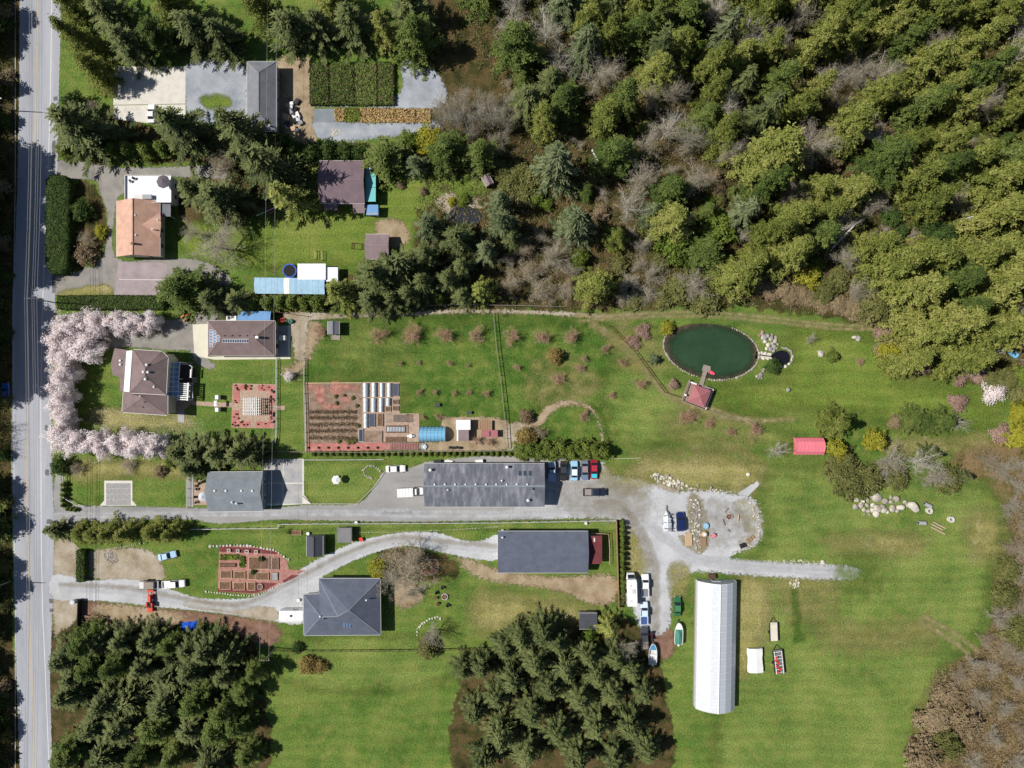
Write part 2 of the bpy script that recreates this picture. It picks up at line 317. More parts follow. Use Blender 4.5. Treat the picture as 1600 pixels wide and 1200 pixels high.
def link(name, me, parent=None, loc=None, rz=None, label=None):
    o = bpy.data.objects.new(name, me); COL.objects.link(o)
    if parent: o.parent = parent
    if loc is not None: o.location = loc
    if rz is not None: o.rotation_euler = (0, 0, rz)
    if label: o['label'] = label
    return o
def tag(o, label, cat, group=None):
    o['label'] = label; o['category'] = cat
    if group: o['group'] = group
    return o
def thing(name, label, cat, loc=(0, 0, 0), rz=0.0, group=None):
    o = bpy.data.objects.new(name, None); COL.objects.link(o); o.empty_display_size = .5
    o.location = loc; o.rotation_euler = (0, 0, rz)
    return tag(o, label, cat, group)
def structure(o): o['kind'] = 'structure'; return o
def clone(root, loc, rz=0.0, scale=None, label=None, group=None):
    r = root.copy(); COL.objects.link(r); r.location = loc; r.rotation_euler = (0, 0, rz)
    if scale is not None: r.scale = scale
    if label: r['label'] = label
    if group: r['group'] = group
    for ch in list(root.children):
        c = ch.copy(); COL.objects.link(c); c.parent = r
        for g in list(ch.children):
            d = g.copy(); COL.objects.link(d); d.parent = c
    return r

# ---------------------------------------------------------------- ground sheets
def smooth_poly(P, k=4):
    out = []; n = len(P)
    for i in range(n):
        p0, p1, p2, p3 = P[i - 1], P[i], P[(i + 1) % n], P[(i + 2) % n]
        for t in np.linspace(0, 1, k, endpoint=False):
            out.append(tuple(.5 * ((2 * p1[a]) + (-p0[a] + p2[a]) * t + (2 * p0[a] - 5 * p1[a] + 4 * p2[a] - p3[a]) * t * t + (-p0[a] + 3 * p1[a] - 3 * p2[a] + p3[a]) * t ** 3) for a in (0, 1)))
    return out
def sdist(X, Y, P):
    d = np.full(X.shape, 1e9); ins = np.zeros(X.shape, bool); n = len(P)
    for i in range(n):
        x0, y0 = P[i]; x1, y1 = P[(i + 1) % n]; ex, ey = x1 - x0, y1 - y0
        t = np.clip(((X - x0) * ex + (Y - y0) * ey) / (ex * ex + ey * ey + 1e-12), 0, 1)
        d = np.minimum(d, np.hypot(X - x0 - t * ex, Y - y0 - t * ey))
        if y0 != y1: ins ^= ((y0 > Y) != (y1 > Y)) & (X < (x1 - x0) * (Y - y0) / (y1 - y0) + x0)
    return np.where(ins, d, -d)
LEVN = {}
def sheet(name, px, m, lev, w=.6, cell=None, smooth=True, world_pts=False, cap=6):
    """a ground sheet whose border frays over about w metres"""
    P = [tuple(p) for p in px] if world_pts else [tuple(W(u, v))[:2] for u, v in px]
    if smooth: P = smooth_poly(P)
    A = np.array(P); lo = A.min(0) - w * 1.6; hi = A.max(0) + w * 1.6
    cell = cell or max(.35, min(2.5, w * .8, ), max(hi - lo) / 260)
    nx = int((hi[0] - lo[0]) / cell) + 2; ny = int((hi[1] - lo[1]) / cell) + 2
    X, Y = np.meshgrid(lo[0] + np.arange(nx) * cell, lo[1] + np.arange(ny) * cell, indexing='ij')
    D = sdist(X, Y, P)
    Q = np.maximum(np.maximum(D[:-1, :-1], D[1:, :-1]), np.maximum(D[:-1, 1:], D[1:, 1:])) > -1.5 * w
    I = np.arange(nx * ny).reshape(nx, ny)
    F = np.stack([I[:-1, :-1][Q], I[1:, :-1][Q], I[1:, 1:][Q], I[:-1, 1:][Q]], 1)
    used = np.unique(F); re = np.zeros(nx * ny, int); re[used] = np.arange(len(used))
    LEVN[lev] = LEVN.get(lev, -1) + 1      # sheets of one level still lie a hair apart
    V = np.stack([X.ravel()[used], Y.ravel()[used], np.full(len(used), .004 * lev + .00025 * LEVN[lev])], 1)
    me = bpy.data.meshes.new(name); me.from_pydata(V.tolist(), [], re[F].tolist())
    a = me.attributes.new('border', 'FLOAT', 'POINT'); a.data.foreach_set('value', (D.ravel()[used] / w).astype(np.float32).clip(-6, cap))
    me.materials.append(MATS[m]); me.update()
    return structure(link(name, me))
def strip(name, px, width, m, lev, w=.3, k=8, world_pts=False):
    """ground sheet along a line; width in photo pixels (a number or one per point)"""
    P = [Vector(p).to_2d() for p in px] if world_pts else [W(u, v).to_2d() for u, v in px]
    wd = [width] * len(P) if isinstance(width, (int, float)) else list(width)
    pts = []; ws = []
    for i in range(len(P) - 1):
        p0 = P[max(i - 1, 0)]; p1 = P[i]; p2 = P[i + 1]; p3 = P[min(i + 2, len(P) - 1)]
        for t in np.linspace(0, 1, k, endpoint=(i == len(P) - 2)):
            pts.append(.5 * ((2 * p1) + (-p0 + p2) * t + (2 * p0 - 5 * p1 + 4 * p2 - p3) * t * t + (-p0 + 3 * p1 - 3 * p2 + p3) * t ** 3))
            ws.append((wd[i] * (1 - t) + wd[i + 1] * t) * S / 2)
    l = []; r = []
    for i, p in enumerate(pts):
        d = (pts[min(i + 1, len(pts) - 1)] - pts[max(i - 1, 0)]).normalized(); nn = Vector((-d.y, d.x))
        l.append(tuple(p + nn * ws[i])); r.append(tuple(p - nn * ws[i]))
    return sheet(name, l + r[::-1], m, lev, w, smooth=False, world_pts=True)
def slab(name, px, m, z0, z1, parent=None, world_pts=False):
    """hard-edged paving"""
    P = [tuple(p) for p in px] if world_pts else [tuple(W(u, v))[:2] for u, v in px]
    o = MB().prism(P, z0, z1).build(name, m, parent)
    return o if parent else structure(o)

# ================================================================ THE SETTING
def ngrid(name, x0, y0, x1, y1, m, z):
    return structure(MB().face([(x0, y0, z), (x1, y0, z), (x1, y1, z), (x0, y1, z)]).build(name, m))
ngrid('ground', -900, -900, 900, 900, 'grass', 0.0)

# woodland floors (level 1-2)
sheet('forest_floor', [(636, 196), (690, -60), (1000, -80), (1760, -80), (1760, 640), (1620, 640), (1560, 610), (1480, 592), (1405, 585), (1385, 528), (1330, 503), (1200, 482), (1100, 476), (950, 484), (800, 486), (640, 488), (505, 490), (498, 455), (590, 415), (640, 395), (652, 330), (690, 318), (735, 318), (762, 290), (740, 268), (640, 268), (585, 262), (575, 235)], 'forest_floor', 1, w=2.2)
sheet('roadside_forest_floor', [(-260, -80), (20, -80), (22, 400), (16, 700), (19, 1000), (22, 1280), (-260, 1280)], 'forest_floor', 1, w=.8)
sheet('brush_floor', [(1570, 800), (1640, 700), (1760, 640), (1760, 1290), (1380, 1290), (1420, 1120), (1455, 1045), (1520, 1020), (1550, 965), (1550, 900), (1585, 850)], 'brush_floor', 1, w=1.6)
sheet('brush_floor', [(1500, 700), (1560, 690), (1640, 690), (1640, 800), (1575, 800), (1545, 760), (1490, 730)], 'brush_floor', 2, w=1.4)
sheet('woodland_floor', [(82, 985), (180, 975), (330, 985), (390, 990), (402, 1040), (400, 1225), (84, 1225)], 'forest_floor', 1, w=1.0)
sheet('woodland_floor', [(720, 1060), (780, 1010), (840, 985), (960, 960), (1015, 1000), (1035, 1050), (1030, 1230), (730, 1230)], 'forest_floor', 1, w=1.2)
sheet('hedge_floor', [(300, 462), (380, 458), (500, 462), (510, 490), (300, 490)], 'forest_floor', 2, w=.5)
sheet('hedge_floor', [(95, 195), (180, 175), (250, 205), (330, 200), (400, 190), (480, 225), (580, 225), (580, 250), (500, 255), (380, 345), (290, 350), (285, 280), (340, 255), (110, 250)], 'forest_floor', 1, w=1.0)

# lawns of different tone (level 2-4)
sheet('lawn', [(500, 255), (590, 262), (700, 272), (765, 285), (740, 300), (690, 315), (650, 345), (645, 395), (600, 410), (470, 412), (400, 420), (300, 400), (285, 355), (400, 345), (500, 330)], 'grass_bright', 2, w=1.0)
sheet('lawn', [(480, 495), (620, 497), (780, 500), (930, 505), (960, 560), (930, 600), (860, 620), (800, 660), (640, 660), (625, 595), (478, 592)], 'grass_dark', 3, w=2.5)
sheet('lawn', [(845, 640), (900, 632), (935, 640), (942, 690), (860, 690)], 'grass_dark', 4, w=.8)
sheet('lawn', [(890, 520), (1030, 520), (1060, 590), (1180, 650), (1240, 690), (1100, 700), (960, 690), (940, 620)], 'grass_field', 2, w=3.0)
sheet('lawn', [(1240, 520), (1380, 530), (1400, 590), (1480, 605), (1560, 640), (1480, 680), (1300, 640), (1150, 645), (1120, 610), (1230, 590)], 'grass_bright', 2, w=3.0)
sheet('field', [(1150, 905), (1200, 850), (1195, 790), (1190, 745), (1290, 725), (1400, 740), (1540, 760), (1575, 830), (1548, 900), (1540, 970), (1490, 1030), (1430, 1130), (1400, 1290), (1140, 1290), (1130, 1000)], 'grass_field', 2, w=2.5)
sheet('dry_grass', [(1000, 716), (1060, 712), (1130, 715), (1190, 722), (1185, 750), (1160, 768), (1080, 768), (1020, 750), (995, 735)], 'grass_dry', 3, w=2.6)
sheet('dry_grass', [(1300, 845), (1400, 838), (1440, 850), (1400, 862), (1320, 860)], 'grass_dry', 3, w=2.6)
sheet('dry_grass', [(1530, 800), (1560, 820), (1555, 870), (1525, 865), (1515, 830)], 'grass_dry', 4, w=2.6)
sheet('dry_grass', [(1290, 985), (1380, 985), (1440, 975), (1460, 1000), (1380, 1010), (1300, 1005)], 'grass_dry', 3, w=3.0, cap=.1)
sheet('dry_grass', [(1225, 905), (1300, 910), (1290, 960), (1240, 960)], 'grass_dry', 3, w=3.0, cap=.1)
sheet('dry_grass', [(1150, 910), (1200, 915), (1190, 1000), (1160, 1060), (1148, 1010)], 'grass_dry', 4, w=1.8)
sheet('dry_grass', [(1020, 755), (1060, 765), (1060, 780), (1030, 782), (1010, 768)], 'gravel_brown', 5, w=.8)
sheet('dry_grass', [(475, 722), (600, 722), (596, 745), (560, 785), (490, 785), (475, 765)], 'grass_field', 3, w=1.0)
sheet('dry_grass', [(120, 722), (295, 725), (290, 745), (215, 742), (125, 750)], 'grass_dry', 3, w=1.4)
sheet('dry_grass', [(380, 818), (560, 818), (700, 818), (820, 815), (960, 812), (960, 830), (780, 828), (700, 824), (560, 826), (380, 830)], 'grass_field', 3, w=.6)
sheet('dry_grass', [(750, 930), (860, 940), (930, 955), (860, 975), (760, 985), (740, 960)], 'grass_dry', 3, w=2.6)
sheet('dry_grass', [(480, 1000), (600, 995), (720, 1005), (700, 1060), (560, 1080), (440, 1060)], 'grass_field', 2, w=1.4)
sheet('fallen_petals', [(178, 645), (290, 650), (310, 690), (200, 690), (140, 660)], 'petals', 3, w=2.2, cap=-.55)
sheet('fallen_petals', [(84, 500), (96, 500), (92, 700), (80, 700)], 'petals', 8, w=.6, cap=-.3)
sheet('dry_grass', [(150, 640), (285, 652), (280, 668), (170, 665)], 'grass_dry', 2, w=1.2)
sheet('bare_earth', [(590, 345), (625, 345), (640, 375), (612, 388), (590, 370)], 'dirt', 3, w=1.0)

# the road
RD = [(-70, 31, 98), (150, 30, 92), (300, 27, 89), (480, 19, 86), (610, 19, 79), (720, 18, 81), (830, 20, 85), (950, 23, 82), (1060, 26, 78), (1280, 34, 84)]
sheet('road', [(a, v) for v, a, b in RD] + [(b, v) for v, a, b in reversed(RD)], 'asphalt', 7, w=.18, cell=.6, smooth=False)
def pxline(name, pts, wpx, m, lev):
    P = [W(u, v).to_2d() for u, v in pts]; P2 = []
    for i in range(len(P) - 1):
        for t in np.linspace(0, 1, 6, endpoint=(i == len(P) - 2)): P2.append(P[i].lerp(P[i + 1], t))
    b = MB(); l = []; r = []
    for i, p in enumerate(P2):
        d = (P2[min(i + 1, len(P2) - 1)] - P2[max(i - 1, 0)]).normalized(); nn = Vector((-d.y, d.x)) * wpx * S / 2
        l.append((*(p + nn), .004 * lev)); r.append((*(p - nn), .004 * lev))
    for i in range(len(l) - 1): b.face([l[i], r[i], r[i + 1], l[i + 1]])
    return structure(b.build(name, m))
CL = [(-70, 60), (150, 57), (290, 52.5), (400, 47), (480, 43.5), (610, 42), (830, 42.5), (950, 45), (1050, 49), (1280, 58)]
pxline('centre_line', [(u - .7, v) for v, u in CL], .8, 'line_yellow', 9)
pxline('centre_line', [(u + .9, v) for v, u in CL], .8, 'line_yellow', 9)
EL = [(-70, 82), (150, 79), (290, 74.5), (400, 69.5), (480, 66.5), (610, 64), (830, 64.5), (950, 66.5), (1050, 71), (1280, 80)]
pxline('edge_line', [(u, v) for v, u in EL], 1.0, 'line_white', 9)
pxline('edge_line', [(24 if v < 400 or v > 900 else 22, v) for v, u in EL], .7, 'line_white', 9)
for (u, v, a, b) in ((75, 602, 6, 7), (72.5, 669, 5, 9), (74, 738, 6, 9), (80, 939, 6, 7), (80, 953.5, 5, 5), (87, 154, 6, 6), (80, 316, 6, 6), (84, 250, 5, 60), (84, 440, 5, 36), (77, 815, 8, 7), (79, 540, 7, 10)):
    sheet('asphalt_patch', [(u - a / 2, v - b / 2), (u + a / 2, v - b / 2), (u + a / 2, v + b / 2), (u - a / 2, v + b / 2)], 'asphalt_dark', 8, w=.15, smooth=False)

# drives
sheet('driveway', [(84, 262), (97, 250), (140, 254), (200, 262), (330, 259), (352, 266), (350, 279), (270, 276), (198, 277), (196, 300), (182, 315), (180, 402), (250, 404), (300, 405), (340, 418), (362, 440), (340, 450), (300, 462), (190, 462), (166, 445), (130, 456), (84, 460), (84, 431), (108, 428), (140, 416), (163, 395), (168, 350), (166, 325), (156, 300), (150, 282), (118, 280), (86, 280)], 'asphalt_old', 6, w=.35)
sheet('dry_grass', [(96, 456), (130, 448), (168, 446), (170, 460), (96, 463)], 'grass_dry', 7, w=.5)
slab('parking_pavers', [(185, 409), (262, 411), (262, 462), (178, 462)], 'paver_mauve', 0, .04)
slab('parking_pavers', [(186, 436.2), (262, 436.8), (262, 437.8), (186, 437.2)], 'concrete', 0, .045)
ctop = [[(177, 165), (290, 163), (290, 189), (262, 197), (245, 194), (178, 186)], [(178, 104), (290, 104), (290, 162), (177, 164)]]
for c in ctop: slab('concrete_drive', c, 'concrete', 0, .035)
sheet('gravel_yard', [(291, 100), (378, 100), (386, 150), (386, 192), (345, 195), (300, 185), (291, 160)], 'slate_gravel', 5, w=.6)
sheet('lawn', [(316, 150), (352, 150), (360, 165), (330, 170), (314, 160)], 'grass_bright', 6, w=.6)
sheet('driveway', [(100, 492), (270, 500), (300, 486), (372, 486), (372, 500), (326, 506), (326, 560), (336, 568), (330, 577), (305, 566), (296, 548), (262, 547), (200, 542), (165, 545), (90, 545), (86, 515)], 'asphalt_old', 5, w=.5)
slab('concrete_apron', [(301, 507), (325, 506), (326, 558), (346, 557), (454, 556), (454, 561), (335, 562), (304, 556)], 'concrete_cream', 0, .05)
slab('concrete_apron', [(430, 509), (450, 509), (450, 556), (430, 556)], 'concrete_grey', 0, .04)
slab('concrete_apron', [(450, 508), (454, 508), (454, 556), (450, 556)], 'concrete_cream', 0, .045)
sheet('gravel_yard', [(445, 490), (500, 487), (520, 490), (500, 500), (482, 505), (476, 560), (462, 560), (456, 520), (450, 505)], 'gravel_brown', 4, w=.7)
sheet('bare_earth', [(480, 505), (500, 505), (498, 530), (478, 570), (462, 590), (440, 578), (470, 560)], 'dirt', 3, w=1.4)
sheet('driveway', [(84, 792), (110, 790), (280, 793), (400, 795), (480, 789), (558, 787), (585, 760), (600, 738), (635, 733), (665, 722), (665, 722), (760, 712), (860, 716), (935, 720), (955, 760), (900, 806), (800, 812), (640, 815), (500, 813), (428, 812), (345, 818), (300, 812), (230, 812), (150, 826), (88, 828)], 'asphalt_drive', 5, w=.3)
sheet('verge', [(86, 745), (96, 745), (98, 790), (140, 800), (88, 802)], 'asphalt_drive', 6, w=.4)
sheet('gravel_yard', [(850, 748), (935, 722), (950, 742), (1000, 750), (1045, 768), (1072, 768), (1110, 767), (1165, 776), (1184, 790), (1191, 830), (1180, 852), (1150, 864), (1142, 874), (1200, 879), (1320, 884), (1344, 893), (1325, 906), (1200, 900), (1150, 897), (1085, 893), (1064, 905), (1052, 920), (1047, 960), (1042, 985), (1010, 990), (992, 960), (985, 905), (1000, 880), (978, 835), (962, 812), (900, 809), (840, 809), (760, 806), (740, 800), (800, 795)], 'gravel', 7, w=.9)
sheet('path', [(1150, 772), (1182, 752), (1188, 756), (1166, 778)], 'gravel', 6, w=.3, smooth=False)
sheet('weedy_gravel', [(1052, 880), (1075, 888), (1070, 930), (1052, 938), (1046, 905)], 'grass_dry', 8, w=1.0, cap=.5)
sheet('bare_earth', [(1022, 985), (1045, 980), (1055, 1010), (1040, 1030), (1020, 1010)], 'dirt_red', 4, w=1.0)
sheet('weedy_gravel', [(940, 735), (1000, 742), (1010, 765), (980, 770), (945, 755)], 'grass_dry', 8, w=1.8, cap=.1)
sheet('weedy_gravel', [(1074, 775), (1096, 780), (1108, 830), (1104, 855), (1090, 866), (1066, 850), (1062, 838), (1078, 830)], 'gravel_brown', 8, w=.7, cap=0)
sheet('weedy_gravel', [(1078, 778), (1092, 782), (1104, 830), (1098, 860), (1070, 848), (1080, 828)], 'grass_dry', 9, w=.8, cap=-.3)
sheet('driveway', [(84, 898), (140, 906), (220, 906), (300, 932), (345, 936), (400, 932), (440, 908), (500, 872), (560, 846), (620, 833), (680, 832), (722, 844), (752, 845), (779, 836), (779, 873), (740, 873), (690, 863), (640, 853), (600, 859), (560, 873), (520, 892), (499, 906), (499, 928), (474, 931), (474, 973), (430, 971), (360, 960), (250, 948), (150, 938), (84, 936)], 'gravel', 8, w=.35)
sheet('patch', [(296, 938), (360, 945), (428, 950), (428, 970), (360, 958), (292, 948)], 'gravel_brown', 9, w=.4)
sheet('gravel_yard', [(134, 866), (170, 858), (225, 858), (250, 876), (256, 905), (215, 912), (150, 905), (132, 895)], 'gravel_brown', 6, w=.8)
sheet('gravel_yard', [(84, 850), (118, 850), (126, 880), (122, 905), (120, 965), (95, 985), (84, 985)], 'gravel_brown', 5, w=.8)
sheet('bare_earth', [(122, 940), (200, 946), (330, 958), (430, 976), (430, 1005), (395, 1005), (330, 975), (200, 985), (140, 975)], 'dirt_red', 4, w=1.2)
sheet('bare_earth', [(148, 945), (240, 950), (290, 965), (240, 978), (170, 970)], 'dirt', 5, w=1.4)
sheet('bare_earth', [(715, 870), (780, 890), (860, 902), (955, 900), (962, 935), (930, 945), (880, 925), (800, 912), (755, 905), (730, 890)], 'dirt', 4, w=1.2)
sheet('bare_earth', [(615, 905), (650, 910), (660, 935), (630, 950), (612, 935)], 'dirt', 4, w=1.6)
sheet('bare_earth', [(595, 860), (640, 858), (690, 868), (715, 880), (700, 905), (640, 900), (600, 890)], 'forest_floor', 4, w=1.8)

sheet('weedy_gravel', [(984, 825), (1005, 860), (1010, 895), (990, 900), (978, 860)], 'grass_dry', 8, w=1.2, cap=.6)
sheet('weedy_gravel', [(1150, 790), (1172, 785), (1186, 810), (1184, 845), (1160, 850), (1168, 820)], 'grass_dry', 8, w=1.0, cap=-.35)
sheet('dry_grass', [(560, 510), (620, 515), (640, 545), (600, 575), (540, 580), (520, 545)], 'grass_field', 5, w=3, cap=.5)
sheet('dry_grass', [(850, 560), (900, 575), (930, 600), (880, 620), (830, 610)], 'grass_dry', 5, w=2.5, cap=-.35)
sheet('dry_grass', [(960, 520), (1010, 520), (1030, 560), (1000, 575), (970, 550)], 'grass_dry', 5, w=2.5, cap=-.2)
sheet('dry_grass', [(1060, 645), (1120, 660), (1180, 690), (1120, 700), (1040, 670)], 'grass_dry', 5, w=2.5, cap=-.4)
sheet('dry_grass', [(1390, 690), (1480, 690), (1530, 680), (1540, 692), (1460, 706), (1390, 704)], 'grass_dry', 5, w=1.6, cap=.4)
sheet('lawn', [(1322, 876), (1362, 876), (1362, 912), (1322, 910)], 'grass_field', 9, w=3.6, cap=.15)
for q in (-3, 4):
    strip('tyre_ruts', [(600, 802 + q), (760, 803 + q), (900, 797 + q), (985, 805 + q), (1040, 840 + q), (1090, 872 + q), (1180, 884 + q), (1300, 891 + q)], 3.2, 'gravel_worn', 9, w=.6)
    strip('tyre_ruts', [(1022 + q, 985), (1022 + q, 930), (1020 + q, 880), (1000 + q, 830), (970, 790 + q), (930, 790 + q)], 3.0, 'gravel_rut', 10, w=.6)
    strip('tyre_ruts', [(95, 916 + q), (200, 922 + q), (300, 940 + q), (380, 946 + q), (450, 915 + q), (540, 868 + q), (620, 843 + q), (700, 850 + q), (775, 856 + q)], 2.6, 'gravel_rut' if q < 0 else 'gravel_worn', 11, w=.5)
    strip('tyre_ruts', [(86, 806 + q * .7), (300, 803 + q * .7), (480, 801 + q * .7), (640, 802 + q * .7)], 2.6, 'gravel_worn', 8, w=.5)
sheet('oil_stain', [(1095, 800), (1120, 790), (1150, 800), (1155, 825), (1130, 845), (1105, 830)], 'gravel_rut', 9, w=2.0, cap=-.6)
sheet('damp_patch', [(880, 760), (960, 765), (1010, 790), (980, 802), (900, 790)], 'gravel_rut', 11, w=2.4, cap=-.2)
# track along the wood, garden paths
strip('track', [(486, 496), (560, 492), (640, 490), (720, 486), (800, 487), (880, 490), (940, 494), (1010, 491)], [8, 6, 6, 6, 5, 6, 5, 2], 'gravel_brown', 5, w=.5)
strip('track', [(900, 494), (960, 492), (1040, 488.5), (1120, 489), (1200, 496), (1280, 505), (1350, 509), (1395, 503)], 2.4, 'track_dirt', 5, w=.45)
strip('track', [(905, 501), (960, 498), (1040, 494.5), (1120, 495), (1200, 502.5), (1280, 511), (1350, 515), (1400, 507)], 2.4, 'track_dirt', 5, w=.45)
strip('path', [(925, 505), (960, 530), (1000, 570), (1025, 600), (1060, 625), (1110, 645), (1150, 655), (1185, 662)], [6, 5, 5, 5, 6, 6, 5, 6], 'track_dirt', 4, w=.9)
strip('path', [(1060, 618), (1110, 638), (1150, 652), (1180, 657), (1240, 655)], [3, 3, 3, 4, 3], 'track_dirt', 5, w=.5)
strip('path', [(805, 668), (840, 660), (858, 640), (880, 630), (910, 632), (928, 645), (938, 668), (942, 692)], [8, 12, 12, 8, 5, 4, 3, 3], 'dirt', 5, w=.7)
strip('tyre_tracks', [(1435, 970), (1470, 990), (1500, 1010), (1520, 1030)], 3.0, 'track_dirt', 4, w=.6)
strip('tyre_tracks', [(1443, 963), (1478, 982), (1508, 1002), (1530, 1020)], 3.0, 'track_dirt', 4, w=.6)
strip('ditch', [(1240, 920), (1243, 950), (1247, 985), (1250, 1000)], [4, 6, 7, 12], 'grass_dark', 4, w=.9)
sheet('gravel_yard', [(690, 655), (705, 652), (790, 656), (795, 700), (700, 705), (660, 705), (655, 690), (690, 690)], 'dirt', 4, w=.6)
sheet('gravel_yard', [(790, 665), (820, 664), (805, 700), (792, 700)], 'gravel_brown', 5, w=.6)
# nursery at the top
sheet('gravel_yard', [(488, 165), (560, 166), (690, 166), (680, 110), (630, 96), (622, 150), (520, 148), (488, 150)], 'slate_gravel', 4, w=.6)
sheet('gravel_yard', [(490, 190), (580, 193), (672, 192), (690, 196), (660, 208), (600, 214), (540, 220), (495, 215)], 'slate_gravel', 4, w=.9)
slab('weed_mat', [(490, 170), (523, 170), (523, 191), (490, 191)], 'roof_bluegrey', 0, .04)
sheet('bare_earth', [(433, 150), (488, 150), (488, 195), (495, 222), (460, 225), (436, 200)], 'dirt', 4, w=.6)
sheet('bare_earth', [(436, 92), (484, 92), (488, 150), (433, 150)], 'dirt', 5, w=1.2)
sheet('island_bed', [(120, 288), (146, 290), (160, 315), (165, 345), (160, 390), (140, 412), (118, 418), (112, 350)], 'forest_floor', 3, w=.8)
# paved pads
slab('parking_pad', [(163, 751), (207, 751), (207, 782), (214, 790), (156, 790), (163, 782)], 'concrete', 0, .042)
for i in range(5):
    for j in range(4):
        u0 = 166 + i * 7.7; v0 = 755 + j * 8.6
        slab('paver', [(u0, v0), (u0 + 7.4, v0), (u0 + 7.4, v0 + 8.3), (u0, v0 + 8.3)], 'paver_grey', .042, .062, bpy.data.objects['parking_pad'])
pad = slab('concrete_pad', [(413, 717), (475, 717), (475, 773), (486, 787), (430, 790), (413, 790)], 'concrete', 0, .04)
for (a, b, c, d) in ((414, 718, 441.5, 754), (443, 718, 472, 754), (414, 756, 441.5, 787), (443, 756, 472, 787)):
    slab('panel', [(a, b), (c, b), (c, d), (a, d)], 'concrete_grey', .04, .06, pad)
slab('patio', [(303, 750), (325, 750), (325, 789), (303, 789)], 'paver_pink', 0, .06)
slab('footpath', [(293, 733), (302, 733), (302, 792), (294, 792)], 'concrete_grey', 0, .05)
# pond, its small basin and the rill between them
cx, cy = 1111, 548.5
def oval(cx, cy, a, b, n=56, rot=.06, wob=.02, seed=1):
    r = random.Random(seed); ph = [r.random() * 6.28 for _ in range(4)]; out = []
    for i in range(n):
        t = 2 * math.pi * i / n; k = 1 + wob * (math.sin(2 * t + ph[0]) + math.sin(3 * t + ph[1]))
        x = a * k * math.cos(t); y = b * k * math.sin(t); out.append((cx + x * math.cos(rot) - y * math.sin(rot), cy + x * math.sin(rot) + y * math.cos(rot)))
    return out
structure(MB().prism([tuple(W(u, v))[:2] for u, v in oval(cx, cy, 72.5, 43.5, seed=3, rot=.16)], 0, .03).build('pond_bank', 'pond_bank'))
sheet('pond', oval(cx + 2, cy, 67, 38, seed=5, rot=.16, wob=.025), 'pond_water', 11, w=1.0, smooth=False)
small = [(1204, 556.5), (1213, 549.5), (1222, 547.5), (1230, 550), (1234, 557), (1233, 565), (1227, 569), (1219, 568), (1211, 562)]
structure(MB().prism([tuple(W(u, v))[:2] for u, v in smooth_poly(small)], 0, .05).build('basin_water', 'black_water'))
slab('stone_paving', [(1182, 549), (1205, 552), (1206, 562), (1179, 560)], 'stone_white', 0, .03)
slab('rill', [(1182, 553), (1205, 556), (1205, 558), (1182, 555)], 'pond_bank', 0, .04)
structure(MB().prism([tuple(W(u, v))[:2] for u, v in smooth_poly([(700, 335), (720, 320), (748, 330), (752, 345), (735, 352), (708, 350)])], 0, .05).build('garden_pond', 'dark_water'))
sheet('rockery_floor', [(682, 312), (705, 300), (720, 312), (750, 308), (755, 325), (720, 322), (702, 335), (685, 325)], 'gravel_brown', 4, w=.6)

